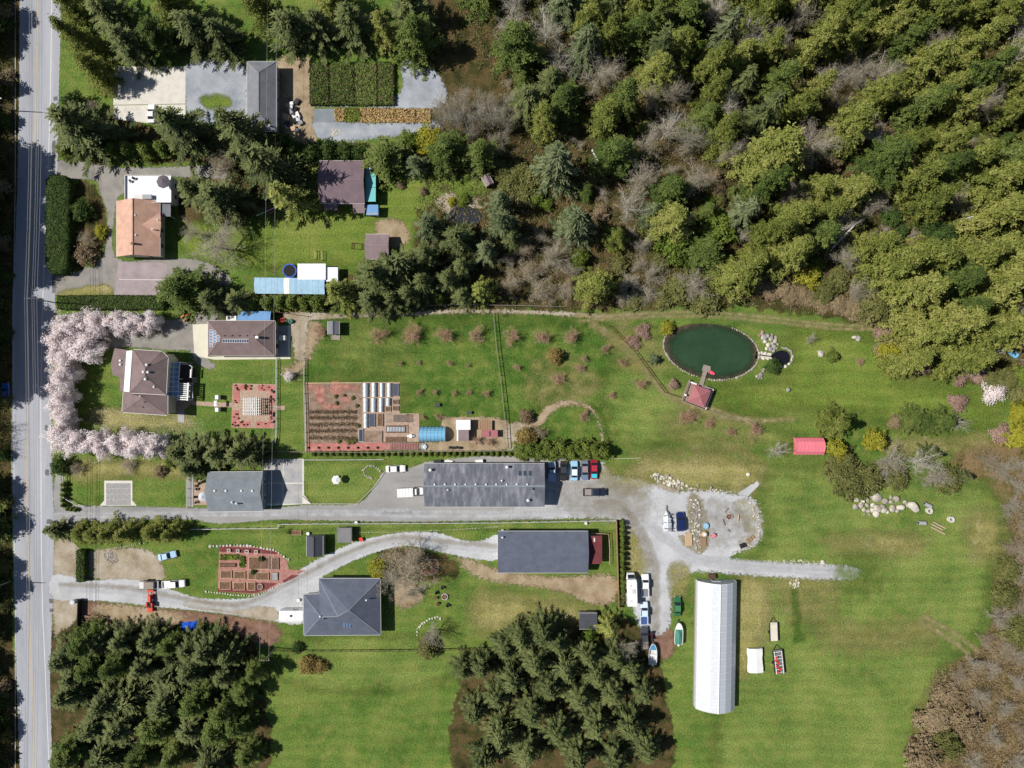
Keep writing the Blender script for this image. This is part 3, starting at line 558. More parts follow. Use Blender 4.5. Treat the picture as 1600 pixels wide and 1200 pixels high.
# ================================================================ BUILDINGS
class House:
    """a building whose eaves show at pixels (u0,v0)-(u1,v1); parts are built in its own axes"""
    def __init__(s, name, label, cat, u0, v0, u1, v1, ze, rz=0.0, group=None):
        f = S * (1 - ze / CAMH); s.ze = ze; s.w = abs(u1 - u0) * f; s.d = abs(v1 - v0) * f; s.rz = rz
        c = W((u0 + u1) / 2, (v0 + v1) / 2, ze); s.c = Vector((c.x, c.y, 0))
        s.t = thing(name, label, cat, s.c, rz, group)
    def L(s, u, v, h):
        p = W(u, v, h) - s.c; p.rotate(Matrix.Rotation(-s.rz, 3, 'Z')); return p
    def walls(s, m='wall_cream', inset=.4, z0=0, z1=None, gable=None, zr=None, x0=None, x1=None, y0=None, y1=None):
        a = s.w / 2 - inset; b = s.d / 2 - inset; z1 = (s.ze - .05) if z1 is None else z1; mb = MB()
        s.a, s.b = a, b
        mb.box((0, 0, (z0 + z1) / 2), (2 * a, 2 * b, z1 - z0))
        if gable == 'x':
            for e in (-1, 1): mb.loft([[(e * (a - .2), -b, z1), (e * (a - .2), b, z1), (e * (a - .2), 0, zr - .25)], [(e * a, -b, z1), (e * a, b, z1), (e * a, 0, zr - .25)]])
        if gable == 'y':
            for e in (-1, 1): mb.loft([[(-a, e * (b - .2), z1), (a, e * (b - .2), z1), (0, e * (b - .2), zr - .25)], [(-a, e * b, z1), (a, e * b, z1), (0, e * b, zr - .25)]])
        mb.build('wall', m, s.t); return s
    def slabs(s, name, m, faces, th=.16, parent=None):
        """roof of thin slabs; faces are lists of local points"""
        me = MB()
        for f in faces: me.face(f)
        o = link(name, me.mesh(name, m), parent or s.t)
        bm = bmesh.new(); bm.from_mesh(o.data); bmesh.ops.remove_doubles(bm, verts=bm.verts, dist=.01); bmesh.ops.recalc_face_normals(bm, faces=bm.faces)
        if sum(f.normal.z for f in bm.faces) < 0: bmesh.ops.reverse_faces(bm, faces=bm.faces)
        bm.to_mesh(o.data); bm.free()
        md = o.modifiers.new('thick', 'SOLIDIFY'); md.thickness = th; md.offset = -1
        return o
    def gable(s, zr, axis='x', m='roof_grey', th=.16, cap=True, off=0.0):
        a, b, e = s.w / 2, s.d / 2, s.ze
        if axis == 'x': r0, r1 = (-a, off, zr), (a, off, zr); F = [[(-a, -b, e), (a, -b, e), r1, r0], [r0, r1, (a, b, e), (-a, b, e)]]
        else: r0, r1 = (off, -b, zr), (off, b, zr); F = [[(-a, -b, e), r0, r1, (-a, b, e)], [r0, (a, -b, e), (a, b, e), r1]]
        o = s.slabs('roof', m, F, th)
        if cap: MB().bar(Vector(r0) + Vector((0, 0, .02)), Vector(r1) + Vector((0, 0, .02)), .3, .07).build('ridge_cap', m, o)
        if axis == 'x':
            for y in (-b, b): MB().bar((-a, y, e - .08), (a, y, e - .08), .14).build('gutter', 'trim', s.t)
        else:
            for x in (-a, a): MB().bar((x, -b, e - .08), (x, b, e - .08), .14).build('gutter', 'trim', s.t)
        return o
    def hip(s, zr, m='roof_grey', run=None, th=.16, trim=True):
        a, b, e = s.w / 2, s.d / 2, s.ze
        if a >= b: run = min(run or b, a - .01); r0, r1 = (-a + run, 0, zr), (a - run, 0, zr); F = [[(-a, -b, e), (a, -b, e), r1, r0], [(a, b, e), (-a, b, e), r0, r1], [(-a, b, e), (-a, -b, e), r0], [(a, -b, e), (a, b, e), r1]]
        else: run = min(run or a, b - .01); r0, r1 = (0, -b + run, zr), (0, b - run, zr); F = [[(-a, -b, e), r0, r1, (-a, b, e)], [(a, b, e), r1, r0, (a, -b, e)], [(a, -b, e), r0, (-a, -b, e)], [(-a, b, e), r1, (a, b, e)]]
        o = s.slabs('roof', m, F, th)
        h = MB(); h.bar(r0, r1, .22, .06)
        near = lambda p: r0 if (Vector(p) - Vector(r0)).length < (Vector(p) - Vector(r1)).length else r1
        for p in ((-a, -b, e), (a, -b, e), (a, b, e), (-a, b, e)): h.bar(p, near(p), .2, .06)
        h.build('ridge_cap', m, o)
        if trim:
            g = MB()
            for p, q in (((-a, -b), (a, -b)), ((a, -b), (a, b)), ((a, b), (-a, b)), ((-a, b), (-a, -b))): g.bar((*p, e - .08), (*q, e - .08), .14)
            g.build('gutter', 'trim', s.t)
        return o
    def vent(s, u, v, h, r=.16, tall=.4, m='white_paint'):
        p = s.L(u, v, h + tall); MB().cyl((p.x, p.y, h - .25), (p.x, p.y, h + tall), r, n=10).cyl((p.x, p.y, h + tall), (p.x, p.y, h + tall + .1), r * 1.5, r * .6, n=10).build('roof_vent', m, s.t)
    def openings(s, n=(3, 3, 2, 2), doors=('s',), ht=1.2, z=1.5, frame='white_paint'):
        """windows on the south, north, west and east walls and doors, each a part with its pane"""
        a, b = s.a, s.b
        for side, k in zip('snwe', n):
            for i in range(k):
                t = (i + .5) / k * 2 - 1
                if side in 'sn': x = t * a * .9; y = -b if side == 's' else b; d = (1.3, .10, ht); pd = (1.06, .14, ht - .24)
                else: y = t * b * .9; x = -a if side == 'w' else a; d = (.10, 1.3, ht); pd = (.14, 1.06, ht - .24)
                if side in doors and i == 0:
                    dd = (1.0, .12, 2.05) if side in 'sn' else (.12, 1.0, 2.05)
                    do = MB().box((x, y, 1.03), dd).build('door', 'wood_dark', s.t)
                    MB().box((x + (.35 if side in 'sn' else 0), y + (0 if side in 'sn' else .35), 1.0), (.22, .22, .06) ).build('handle', 'chrome', do)
                else:
                    wo_ = MB().box((x, y, z), d).build('window', frame, s.t); MB().box((x, y, z), pd).build('pane', 'window_glass', wo_)
        return s
    def skylight(s, px, h, m='skylight_glass', rim='metal_grey', n=1, mul=1, parent=None):
        """glazing lying on a roof: corners in pixels (4), each with its height"""
        P = [s.L(u, v, hh) for (u, v), hh in zip(px, h)]
        nrm = (P[1] - P[0]).cross(P[3] - P[0]).normalized()
        if nrm.z < 0: nrm = -nrm
        fr = MB(); up = nrm * .07
        fr.loft([[p - nrm * .05 for p in P], [p + up for p in P]])
        fo = fr.build('skylight', rim, parent or s.t)
        for i in range(n):
            for j in range(mul):
                def q(a, b): return (P[0].lerp(P[1], a)).lerp(P[3].lerp(P[2], a), b) + nrm * .085
                a0, a1 = (i + .09) / n, (i + .91) / n; b0, b1 = (j + .08) / mul, (j + .92) / mul
                MB().face([q(a0, b0), q(a1, b0), q(a1, b1), q(a0, b1)]).build('pane', m, fo)
        return fo

# ---- house with the white flat roof, tan gable roof
h = House('house', 'tan-roofed bungalow joined to a white flat-roofed block', 'house', 182, 314, 250, 401, 3.2)
h.walls('wall_cream', gable='y', zr=5.8); ro = h.gable(5.8, 'y', 'roof_tan')
h.openings((2, 2, 3, 3), doors=('w',))
pk = [(222, 350.5, 5.7), (250.5, 331.5, 3.4), (249.5, 372, 3.4), (251.5, 351, 5.2)]
Q = [h.L(*p) for p in pk]
h.slabs('cross_gable', 'roof_tan', [[Q[0], Q[2], Q[3]], [Q[0], Q[3], Q[1]]], parent=ro)
for u, v in ((211, 336), (212, 367), (246, 343), (238, 358)): h.vent(u, v, 5.1, .14, .45)
MB().box(tuple(h.L(208, 380.5, 5.9)), (.7, .5, .9)).build('chimney', 'wall_brown', ro)
h2 = House('flat_roofed_block', 'white flat-roofed block with roof terrace beside the tan gable', 'house', 197, 275, 269, 317, 3.4)
h2.walls('wall_white', inset=.15); a, b = h2.w / 2, h2.d / 2
MB().box((0, 0, 3.45), (h2.w, h2.d, .2)).build('roof', 'membrane', h2.t)
pr = MB()
for c_, d_ in (((0, b, 3.75), (2 * a, .12, .5)), ((0, -b, 3.75), (2 * a, .12, .5)), ((-a, 0, 3.75), (.12, 2 * b, .5)), ((a, 0, 3.75), (.12, 2 * b, .5))): pr.box(c_, d_)
pr.build('parapet', 'trim', h2.t)
h2.openings((2, 3, 1, 2), doors=('n',))
p = h2.L(231, 308, 4); MB().box((p.x, p.y, 4.0), (2.2, 1.1, .9)).build('roof_box', 'wall_grey', h2.t)
p = h2.L(217, 308, 4); MB().box((p.x, p.y, 3.8), (2.4, 1.2, .4)).build('roof_box', 'trim', h2.t)
h2.openings  # noqa
um = h2.L(253, 283, 5.6) + h2.c
def parasol(u, v, h, r, m, label, zb=.05, n=8, group=None):
    p = W(u, v, h); t = thing('parasol', label, 'umbrella', (p.x, p.y, zb), 0, group)
    mb = MB(); top = (0, 0, h - zb + .1)
    for i in range(n):
        a0, a1 = 2 * math.pi * i / n, 2 * math.pi * (i + 1) / n
        mb.face([top, (r * math.cos(a0), r * math.sin(a0), h - zb - r * .28), (r * math.cos(a1), r * math.sin(a1), h - zb - r * .28)])
    c = mb.build('canopy', m, t); md = c.modifiers.new('thick', 'SOLIDIFY'); md.thickness = .02
    MB().cyl((0, 0, 0), (0, 0, h - zb + .25), .03, n=6).build('pole', 'metal_grey', t)
    rb = MB()
    for i in range(n):
        a0 = 2 * math.pi * i / n; rb.bar((0, 0, h - zb + .08), (r * math.cos(a0), r * math.sin(a0), h - zb - r * .29), .035)
    rb.build('rib', 'metal_dark', t); MB().cyl((0, 0, 0), (0, 0, .12), .28, .24, n=10).build('base', 'concrete_grey', t)
    return t
parasol(253.5, 283, 6.0, 1.65, 'grey_fabric', 'grey octagonal parasol open on the white flat roof', zb=3.56)
for (u, v, rz) in ((204, 283.5, .3), (210, 279, 1.2)):
    p = W(u, v, 3.9); t = thing('chair', 'dark garden chair on the white roof terrace', 'chair', (p.x, p.y, 3.55), rz, 'chairs on the white roof terrace')
    MB().box((0, 0, .42), (.55, .55, .06)).build('seat', 'metal_dark', t); MB().box((0, .27, .7), (.55, .06, .55)).build('backrest', 'metal_dark', t)
    for i in (-1, 1):
        for j in (-1, 1): MB().bar((i * .24, j * .24, 0), (i * .24, j * .24, .42), .05).build('leg', 'metal_dark', t)
h = House('porch_roof', 'small grey lean-to porch between tan gable and white flat roof', 'porch', 249, 317, 266, 338, 2.9)
a, b = h.w / 2, h.d / 2
h.slabs('roof', 'roof_grey', [[(-a, -b, 2.9), (a, -b, 2.7), (a, b, 2.7), (-a, b, 2.9)]])
for x in (-a + .1, a - .1):
    for y in (-b + .1, b - .1): MB().bar((x, y, 0), (x, y, 2.65), .12).build('post', 'white_paint', h.t)

# ---- house behind the cherry trees
h = House('house', 'brown hipped-roof house with white glazed strip behind the blossoming cherries', 'house', 176, 546, 262, 648, 6.0, 0)
def X(*p): return [h.L(*q) for q in p]
a_, b_, c_, d_, e_ = (208, 546, 6), (253.5, 549, 6), (262.5, 558.5, 6), (259.5, 617, 6), (203, 614, 6); p1, p2 = (227, 575, 8.3), (226.5, 587.5, 8.3)
ro = h.slabs('roof', 'roof_taupe', [X(a_, p1, b_), X(b_, p1, c_), X(c_, p1, p2, d_), X(d_, p2, e_), X(e_, p2, p1, a_)])
hc = MB()
for q, r in ((a_, p1), (b_, p1), (c_, p1), (d_, p2), (e_, p2), (p1, p2)): hc.bar(h.L(*q), h.L(*r), .2, .06)
hc.build('ridge_cap', 'roof_taupe', ro)
f_, g_, i_, j_ = (192.5, 612, 5.2), (262, 616, 5.2), (262, 649, 5.2), (190.5, 644, 5.2); pp = (222, 621, 7.0)
r2 = h.slabs('wing_roof', 'roof_taupe', [X(f_, j_, pp), X(j_, i_, pp), X(i_, g_, pp), X(g_, f_, pp)])
hc = MB()
for q in (f_, g_, i_, j_): hc.bar(h.L(*q), h.L(*pp), .2, .06)
hc.build('ridge_cap', 'roof_taupe', r2)
r3 = h.slabs('wing_roof', 'roof_taupe', [X((179, 544, 5.1), (173, 568, 4.9), (176, 586, 4.9), (187.5, 589.5, 5.15), (187, 611, 5.15), (195, 612, 5.6), (199, 547, 5.6))])
gt = MB()
for q, r in ((a_, b_), (b_, c_), (c_, d_), (d_, e_), (f_, j_), (j_, i_), (i_, g_)): gt.bar(h.L(*q) - Vector((0, 0, .1)), h.L(*r) - Vector((0, 0, .1)), .16)
gt.build('gutter', 'white_paint', h.t)
h.skylight([(198, 548.5), (207, 547.5), (202.5, 613), (193.5, 611.5)], (5.75, 6.05, 6.05, 5.75), 'white_glass', 'white_paint', 2, 11)
wl = MB()
for pl, z in (([(210, 549), (252, 552), (260, 560), (257, 614), (206, 611)], 5.9), ([(195, 612), (259, 618), (259, 646), (193.5, 641)], 5.1), ([(182, 547), (177, 568), (179, 584), (190, 588), (190, 609), (206, 611), (210, 549)], 4.7)):
    wl.prism([tuple(h.L(u, v, z))[:2] for u, v in pl], 0, z)
wl.build('wall', 'wall_cream', h.t)
for (u, v, hh) in ((187.5, 563.5, 5.3), (187.5, 569.5, 5.3)): h.vent(u, v, hh, .2, .3)
for (u, v) in ((228.5, 570), (223.5, 581), (230.5, 581.5), (226.5, 592.5)): h.vent(u, v, 8.0, .2, .35)
h.vent(240, 604.5, 7.0, .16, .35); h.vent(218.5, 619, 6.4, .14, .3); h.vent(226, 628, 6.4, .12, .3, 'metal_dark'); h.vent(223, 636, 5.8, .12, .3, 'metal_dark')
h.a = 4.6; h.b = 5.2
for (u, v, z, ax) in ((258.5, 570, 4.6, 'e'), (257.7, 590, 4.6, 'e'), (259, 632, 3.6, 'e'), (225, 643.7, 3.6, 's'), (245, 645, 3.6, 's'), (230, 550.4, 4.4, 'n')):
    p = h.L(u, v, z); d = (.12, 1.5, 1.3) if ax == 'e' else (1.5, .12, 1.3); o = MB().box((p.x, p.y, z - .4), d).build('window', 'white_paint', h.t); MB().box((p.x, p.y, z - .4), tuple(x * .82 if x > .5 else x + .05 for x in d)).build('pane', 'window_glass', o)
p = h.L(258, 640, 2); MB().box((p.x, p.y, 1.05), (.12, 1.0, 2.1)).build('door', 'wood_dark', h.t)
# conservatory and terrace on its garden side
t = thing('conservatory', 'blue-tinted glass conservatory roof on the brown hipped house', 'conservatory', W(271, 593))
o0 = t.location
def Lx(u, v, z): return W(u, v, z) - o0
cz = 3.3
fr = MB()
for k in range(8):
    v = 566 + k * 7.6; fr.bar(Lx(262.5, v, cz + .5), Lx(281 - k * .5, v, cz), .12)
fr.bar(Lx(281, 565, cz), Lx(277.5, 620, cz), .16); fr.bar(Lx(272, 566, cz + .26), Lx(270, 620, cz + .26), .1)
for u, v in ((281, 566), (279, 592), (277.5, 619)): fr.bar(Lx(u, v, cz) * 1, (*Lx(u, v, cz)[:2], 0), .14)
fr.build('frame', 'white_paint', t)
for k in range(7):
    for (u0, u1, z0, z1) in ((262.8, 271.5, .48, .26), (271.5, 280, .26, .02)):
        v = 566 + k * 7.6; MB().face([Lx(u0, v + .6, cz + z0), Lx(u1, v + .6, cz + z1), Lx(u1, v + 7, cz + z1), Lx(u0, v + 7, cz + z0)]).build('pane', 'conservatory_glass', t)
t = thing('pergola', 'white slatted terrace pergola beside the conservatory', 'pergola', W(287, 611)); o0 = t.location.copy()
for k in range(9): MB().bar(Lx(277.5, 599 + k * 3.1, 3.0), Lx(294, 600 + k * 3.1, 3.0), .24, .1).build('slat', 'white_paint', t)
pf = MB().bar(Lx(277.5, 598, 2.95), Lx(277, 626, 2.95), .2).bar(Lx(294.5, 598, 2.95), Lx(293, 626, 2.95), .3)
pf.build('beam', 'white_paint', t)
for u, v in ((278, 599), (294, 599), (277, 625), (293, 625)): q = Lx(u, v, 2.9); MB().bar((q.x, q.y, 0), q, .14).build('post', 'white_paint', t)
t = thing('terrace', 'dark raised deck with white railing behind the hipped house', 'terrace', W(290, 584)); o0 = t.location.copy()
MB().prism([tuple(Lx(u, v, 1.2))[:2] for u, v in ((278, 568), (296, 570), (301, 574), (299, 598), (278, 598))], 0, 1.2).build('deck', 'deck_dark', t)
rl = MB()
pl = [(280, 568), (295, 570), (300, 573), (299, 590)]
for q, r in zip(pl[:-1], pl[1:]): rl.bar(Lx(*q, 2.1), Lx(*r, 2.1), .12)
rl.bar(Lx(298.6, 577, 2.1), Lx(298, 590, 2.1), .4, .12)
rl.build('rail', 'white_paint', t)
for u, v in pl: q = Lx(u, v, 2.1); MB().bar((q.x, q.y, 1.2), q, .09).build('post', 'white_paint', t)
for k in range(5): q = Lx(301 + k * 1.6, 594, .9 - k * .2); MB().box((q.x, q.y, (1.0 - k * .2) / 2), (.26, 1.4, 1.0 - k * .2)).build('step', 'wood_grey', t)
t = thing('arbour', 'thin dark lattice arbour by the terrace steps', 'arbour', W(297, 613)); o0 = t.location.copy()
for k in range(5): MB().bar(Lx(295, 602 + k * 4.5, 2.3), Lx(301, 602 + k * 4.5, 2.3), .1).build('slat', 'metal_grey', t)
for u in (295, 301):
    MB().bar(Lx(u, 600, 2.25), Lx(u, 622, 2.25), .1).build('beam', 'metal_grey', t)
    for v in (601, 621): q = Lx(u, v, 2.2); MB().bar((q.x, q.y, 0), q, .1).build('post', 'metal_grey', t)
slab('terrace_paving', [(262, 566), (301, 566), (303, 628), (288, 640), (288, 652), (278, 652), (277, 645), (262, 645)], 'paver_pink', 0, .05)
slab('terrace_paving', [(278, 642), (288, 642), (288, 660), (278, 660)], 'concrete_grey', 0, .055)

# ---- workshop with hipped roof
h = House('workshop', 'brown hip-roofed workshop with skylight grid and dark panel strip', 'garage', 325, 501, 430, 556, 3.2)
h.walls('wall_cream'); ro = h.hip(5.5, 'roof_taupe'); h.openings((4, 3, 0, 2), doors=('e',))
for y in (-2, 2): MB().box((-h.a, y, 1.2), (.12, 2.8, 2.4)).build('garage_door', 'white_paint', h.t)
b2 = h.d / 2; sl = 2.3 / b2
def hz(u, v):     # roof height under a pixel on the south slope
    z = 4.0
    for _ in range(6): z = 3.2 + (b2 - abs(h.L(u, v, z).y)) * sl
    return z
q = [(348, 529.5), (388.5, 529.5), (389, 535.5), (348, 535)]
h.skylight(q, [hz(*x) for x in q], 'dark_glass', 'white_paint', 11, 1)
def hzl(u, v):
    z = 4.0
    for _ in range(6): z = 3.2 + (h.L(u, v, z).x + h.w / 2) * 2.3 / b2
    return z
cells = [(328, 515), (333.4, 517), (328, 519.4), (333.4, 522), (328, 524), (338.6, 524), (333.4, 526.6), (328, 528.6), (338.6, 529.6), (333.4, 531.4), (328, 533.2), (328, 537.8)]
for (u, v) in cells:
    q = [(u, v), (u + 4.6, v), (u + 4.6, v + 4), (u, v + 4)]; h.skylight(q, [hzl(*x) for x in q], 'skylight_glass', 'white_paint')
for k in range(5): h.vent(351 + k * 11.6, 524.5, 5.1, .12, .3, 'metal_dark')
MB().box(tuple(h.L(402, 527, 5.6)), (.7, .6, .9)).build('chimney', 'white_paint', ro)
h = House('lean_to', 'blue tarpaulin lean-to roof behind the workshop', 'shed', 371, 486, 422.5, 500.5, 2.8)
a, b = h.w / 2, h.d / 2
h.slabs('roof', 'sky_blue_tarp', [[(-a, -b, 3.0), (a, -b, 3.0), (a, b, 2.5), (-a, b, 2.5)]], .08)
for x in (-a + .1, 0, a - .1): MB().bar((x, b - .1, 0), (x, b - .1, 2.42), .1).build('post', 'wood', h.t)
h = House('storage_box', 'white storage cabinet beside the blue lean-to roof', 'cabinet', 354, 494, 369, 500.5, 1.6)
MB().box((0, 0, .8), (h.w, h.d, 1.5)).build('body', 'white_paint', h.t, bevel=.05); MB().box((0, 0, 1.6), (h.w + .1, h.d + .1, .12)).build('lid', 'white_paint', h.t); MB().box((-h.w * .25, 0, 1.67), (h.w * .3, h.d * .7, .03)).build('vent', 'metal_dark', h.t)
h = House('generator', 'white square machine cabinet on the paving by the workshop', 'cabinet', 435, 524, 445, 531.5, 1.6)
MB().box((0, 0, .8), (h.w, h.d, 1.5)).build('body', 'white_paint', h.t, bevel=.1); MB().box((0, 0, 1.58), (h.w * .6, h.d * .6, .1)).build('lid', 'trim', h.t)

# ---- small blue-grey house with patio
h = House('house', 'blue-grey shingled gable cottage beside the shared drive', 'house', 325, 737, 411, 799, 3.6, R(.6))
h.walls('wall_blue', gable='x', zr=5.6); ro = h.gable(5.6, 'x', 'roof_bluegrey'); h.openings((4, 3, 2, 2), doors=('w', 's'))
for u, v in ((335, 767), (352.5, 767), (377, 767), (394, 767)): h.vent(u, v, 5.3, .18, .3)
for u, v, m in ((370, 774, 'metal_dark'), (369, 787, 'white_paint'), (374, 787, 'metal_dark'), (362, 785, 'white_paint')): h.vent(u, v, 4.7, .16, .3, m)

# ---- long grey building
h = House('long_building', 'long grey bitumen-roofed building with ridge vents beside parked cars', 'building', 663, 724, 851, 792, 4.0)
h.walls('wall_grey', gable='x', zr=5.5); ro = h.gable(5.5, 'x', 'roof_bitumen', cap=False); MB().bar((-h.w / 2, 0, 5.52), (h.w / 2, 0, 5.52), .45, .07).build('ridge_cap', 'roof_bluegrey', ro); h.openings((7, 6, 1, 2), doors=('s', 'w'))
for x in (-9, 0, 9): MB().box((x, -h.b, 1.5), (3.2, .12, 3.0)).build('garage_door', 'white_paint', h.t)
MB().box((-h.a, -1, 1.5), (.12, 3.2, 3.0)).build('garage_door', 'white_paint', h.t)
for k in range(10): h.vent(679 + k * 16.1, 757, 5.4, .15, .25)
for u, v, m in ((672, 734.5, 'white_paint'), (792, 730, 'white_paint'), (785, 751.5, 'metal_grey'), (700.5, 766, 'metal_grey'), (833, 763.5, 'metal_dark'), (825, 782, 'white_paint')): h.vent(u, v, 4.8, .24, .6, m)
bb = h.d / 2
def hz2(u, v):
    z = 4.5
    for _ in range(6): z = 4.0 + (bb - abs(h.L(u, v, z).y)) * 1.5 / bb
    return z
for k in range(3):
    q = [(809.5 + k * 8, 735), (815 + k * 8, 735), (815.5 + k * 8, 744), (809.5 + k * 8, 744)]; h.skylight(q, [hz2(*x) for x in q], 'window_glass', 'metal_grey')

# ---- slate-grey hipped house and its garage
h = House('house', 'slate-grey house with several hips beside the curved drive', 'house', 475, 904, 595, 992, 3.3)
A, B, C, D, E, F = (498, 904, 3.3), (594, 904, 3.3), (595, 992, 3.3), (475, 993, 3.3), (474, 929, 3.3), (498.5, 928, 3.3)
P1, P2, Rr = (545, 953.5, 7.0), (528, 963, 6.6), (501, 964, 5.6)
ro = h.slabs('roof', 'roof_slate', [X(A, P2, P1, B), X(A, F, P2), X(F, E, Rr, P2), X(E, D, Rr), X(D, C, P1, P2, Rr), X(C, B, P1)])
hc = MB()
for q, r in ((A, P2), (B, P1), (C, P1), (E, Rr), (D, Rr), (P1, P2), (P2, Rr)): hc.bar(h.L(*q), h.L(*r), .2, .06)
hc.build('ridge_cap', 'roof_bluegrey', ro)
gt = MB()
for q, r in ((A, B), (B, C), (C, D), (D, E), (E, F), (F, A)): gt.bar(h.L(*q) - Vector((0, 0, .1)), h.L(*r) - Vector((0, 0, .1)), .16)
gt.build('gutter', 'trim', h.t)
wl = MB()
wl.prism([tuple(h.L(u, v, 3.2))[:2] for u, v in ((501, 907), (591, 907), (592, 989), (478, 990), (477, 932), (501, 931))], 0, 3.2)
wl.build('wall', 'wall_grey', h.t)
for (u, v, ax) in ((520, 907, 'n'), (545, 907, 'n'), (570, 907, 'n'), (500, 989.5, 's'), (525, 989.5, 's'), (570, 989.3, 's'), (592, 925, 'e'), (592, 965, 'e'), (477.5, 970, 'w')):
    p = h.L(u, v, 1.6); d = (.12, 1.5, 1.3) if ax in 'ew' else (1.5, .12, 1.3); o = MB().box((p.x, p.y, 1.6), d).build('window', 'white_paint', h.t); MB().box((p.x, p.y, 1.6), tuple(x * .82 if x > .5 else x + .05 for x in d)).build('pane', 'window_glass', o)
p = h.L(548, 989.4, 1); o = MB().box((p.x, p.y, 1.05), (1.1, .12, 2.1)).build('door', 'wood_dark', h.t); MB().box((p.x + .4, p.y - .05, 1.0), (.08, .14, .08)).build('handle', 'chrome', o)
p = h.L(477.3, 948, 1); MB().box((p.x, p.y, 1.2), (.12, 2.8, 2.4)).build('garage_door', 'white_paint', h.t)
for u, v, m in ((572, 938, 'white_paint'), (538, 952, 'metal_dark'), (544, 955, 'metal_dark'), (550, 952.5, 'metal_dark'), (507, 967, 'metal_dark'), (518, 962, 'metal_dark'), (535, 952.5, 'white_paint'), (500, 963.5, 'white_paint')): h.vent(u, v, 5.6, .15, .35, m)
for k in range(3):
    q = [(536 + k * 4.4, 972), (539.8 + k * 4.4, 972), (539.8 + k * 4.4, 980), (536 + k * 4.4, 980)]; h.skylight(q, (5.1, 5.1, 4.45, 4.45), 'skylight_glass', 'metal_grey')
h = House('detached_garage', 'slate-grey gable garage at the end of the curved drive', 'garage', 778, 830, 919, 895, 3.4)
h.walls('wall_grey', gable='x', zr=5.0); ro = h.gable(5.0, 'x', 'roof_slate'); h.openings((5, 4, 0, 1), doors=('e',))
for y in (-2.4, 2.4): MB().box((-h.a, y, 1.25), (.12, 3.0, 2.5)).build('garage_door', 'white_paint', h.t)
h.vent(785, 840, 4.0, .16, .5)
h = House('porch_roof', 'maroon hipped porch roof at the slate garage end', 'porch', 915, 837, 941, 881.5, 2.9)
a, b = h.w / 2, h.d / 2
h.slabs('roof', 'roof_maroon', [[(a, -b, 2.7), (a, b, 2.7), (-a, b * .97, 3.1), (-a, -b * .97, 3.1)]])
MB().box((.1, b * .72, 3.0), (.35, 1.0, .1)).build('roof_vent', 'trim', h.t)
for y in (-b + .2, 0, b - .2): MB().bar((a - .15, y, 0), (a - .15, y, 2.6), .14).build('post', 'wood', h.t)
MB().box((0, 0, .12), (2 * a, 2 * b, .2)).build('floor', 'deck', h.t)

# ---- the house under the firs
h = House('house', 'brown-violet metal-roofed house shaded by tall firs', 'house', 499, 251, 570, 318, 3.4)
h.walls('wall_brown', gable='x', zr=5.0); ro = h.gable(5.0, 'x', 'roof_brownviolet'); h.openings((3, 3, 2, 2), doors=('s',))
for (u0, v0, u1, v1, m) in ((506, 318, 528, 329, 'roof_brownviolet'), (551, 318, 570, 333, 'roof_barn')):
    A_ = h.L(u0, v0, 3.2); B_ = h.L(u1, v1, 2.6); h.slabs('porch_roof', m, [[(A_.x, A_.y, 3.25), (B_.x, A_.y, 3.25), (B_.x, B_.y, 2.6), (A_.x, B_.y, 2.6)]])
    for xx in (A_.x + .2, B_.x - .2): MB().bar((xx, B_.y + .15, 0), (xx, B_.y + .15, 2.5), .12).build('post', 'wood', h.t)
h = House('carport', 'turquoise sheet-roofed lean-to on the brown-violet house', 'carport', 571, 262, 587, 315, 2.8)
a, b = h.w / 2, h.d / 2
for k, (y0, y1, m) in enumerate(((-b, -b * .18, 'teal'), (-b * .16, b * .66, 'teal'), (b * .68, b, 'pale_blue_sheet'))):
    x1 = a if k < 2 else 0; MB().prism([(-a, y0), (x1, y0), (x1, y1), (-a, y1)], 2.75, 2.82).build('roof_sheet', m, h.t)
for y in (-b + .1, 0, b * .66): MB().bar((a - .1, y, 0), (a - .1, y, 2.75), .1).build('post', 'wood', h.t)
MB().box((-a + .2, 0, 2.66), (.14, 2 * b, .16)).build('beam', 'wood', h.t)
h = House('garden_shed', 'small blue-roofed hut beside the turquoise lean-to', 'shed', 572, 320, 591, 336, 2.3)
h.walls('wall_grey', inset=.15); h.slabs('roof', 'sky_blue_tarp', [[(-h.w / 2, -h.d / 2, 2.2), (h.w / 2, -h.d / 2, 2.2), (h.w / 2, h.d / 2, 2.45), (-h.w / 2, h.d / 2, 2.45)]], .08); h.openings((1, 0, 0, 1), doors=('s',), ht=.8)
h = House('garden_shed', 'brown gable shed standing on the sunlit upper lawn', 'shed', 571, 366, 608, 405, 2.7)
h.walls('wall_brown', inset=.2, gable='x', zr=3.8); h.gable(3.8, 'x', 'roof_barn'); h.openings((2, 1, 1, 1), doors=('s',))
# ---- carport range beside the trampoline
h = House('carport', 'long pale blue sheet-roofed carport by the trampoline', 'carport', 397, 434, 507, 459, 2.7, R(-.6))
a, b = h.w / 2, h.d / 2; n = 12
for k in range(n):
    x0 = -a + 2 * a * k / n; x1 = -a + 2 * a * (k + 1) / n - .03; m = 'white_paint' if k == 5 else 'pale_blue_sheet'
    MB().loft([[(x0, -b, 2.35), (x0, 0, 2.75), (x0, b, 2.55), (x0, b, 2.5), (x0, 0, 2.7), (x0, -b, 2.3)], [(x1, -b, 2.35), (x1, 0, 2.75), (x1, b, 2.55), (x1, b, 2.5), (x1, 0, 2.7), (x1, -b, 2.3)]]).build('roof_sheet', m, h.t)
for x in np.linspace(-a + .2, a - .2, 6):
    for y in (-b + .15, b - .15): MB().bar((x, y, 0), (x, y, 2.3), .1).build('post', 'wood', h.t)
for y in (-b + .15, b - .15): MB().box((0, y, 2.22), (2 * a, .1, .14)).build('beam', 'wood', h.t)
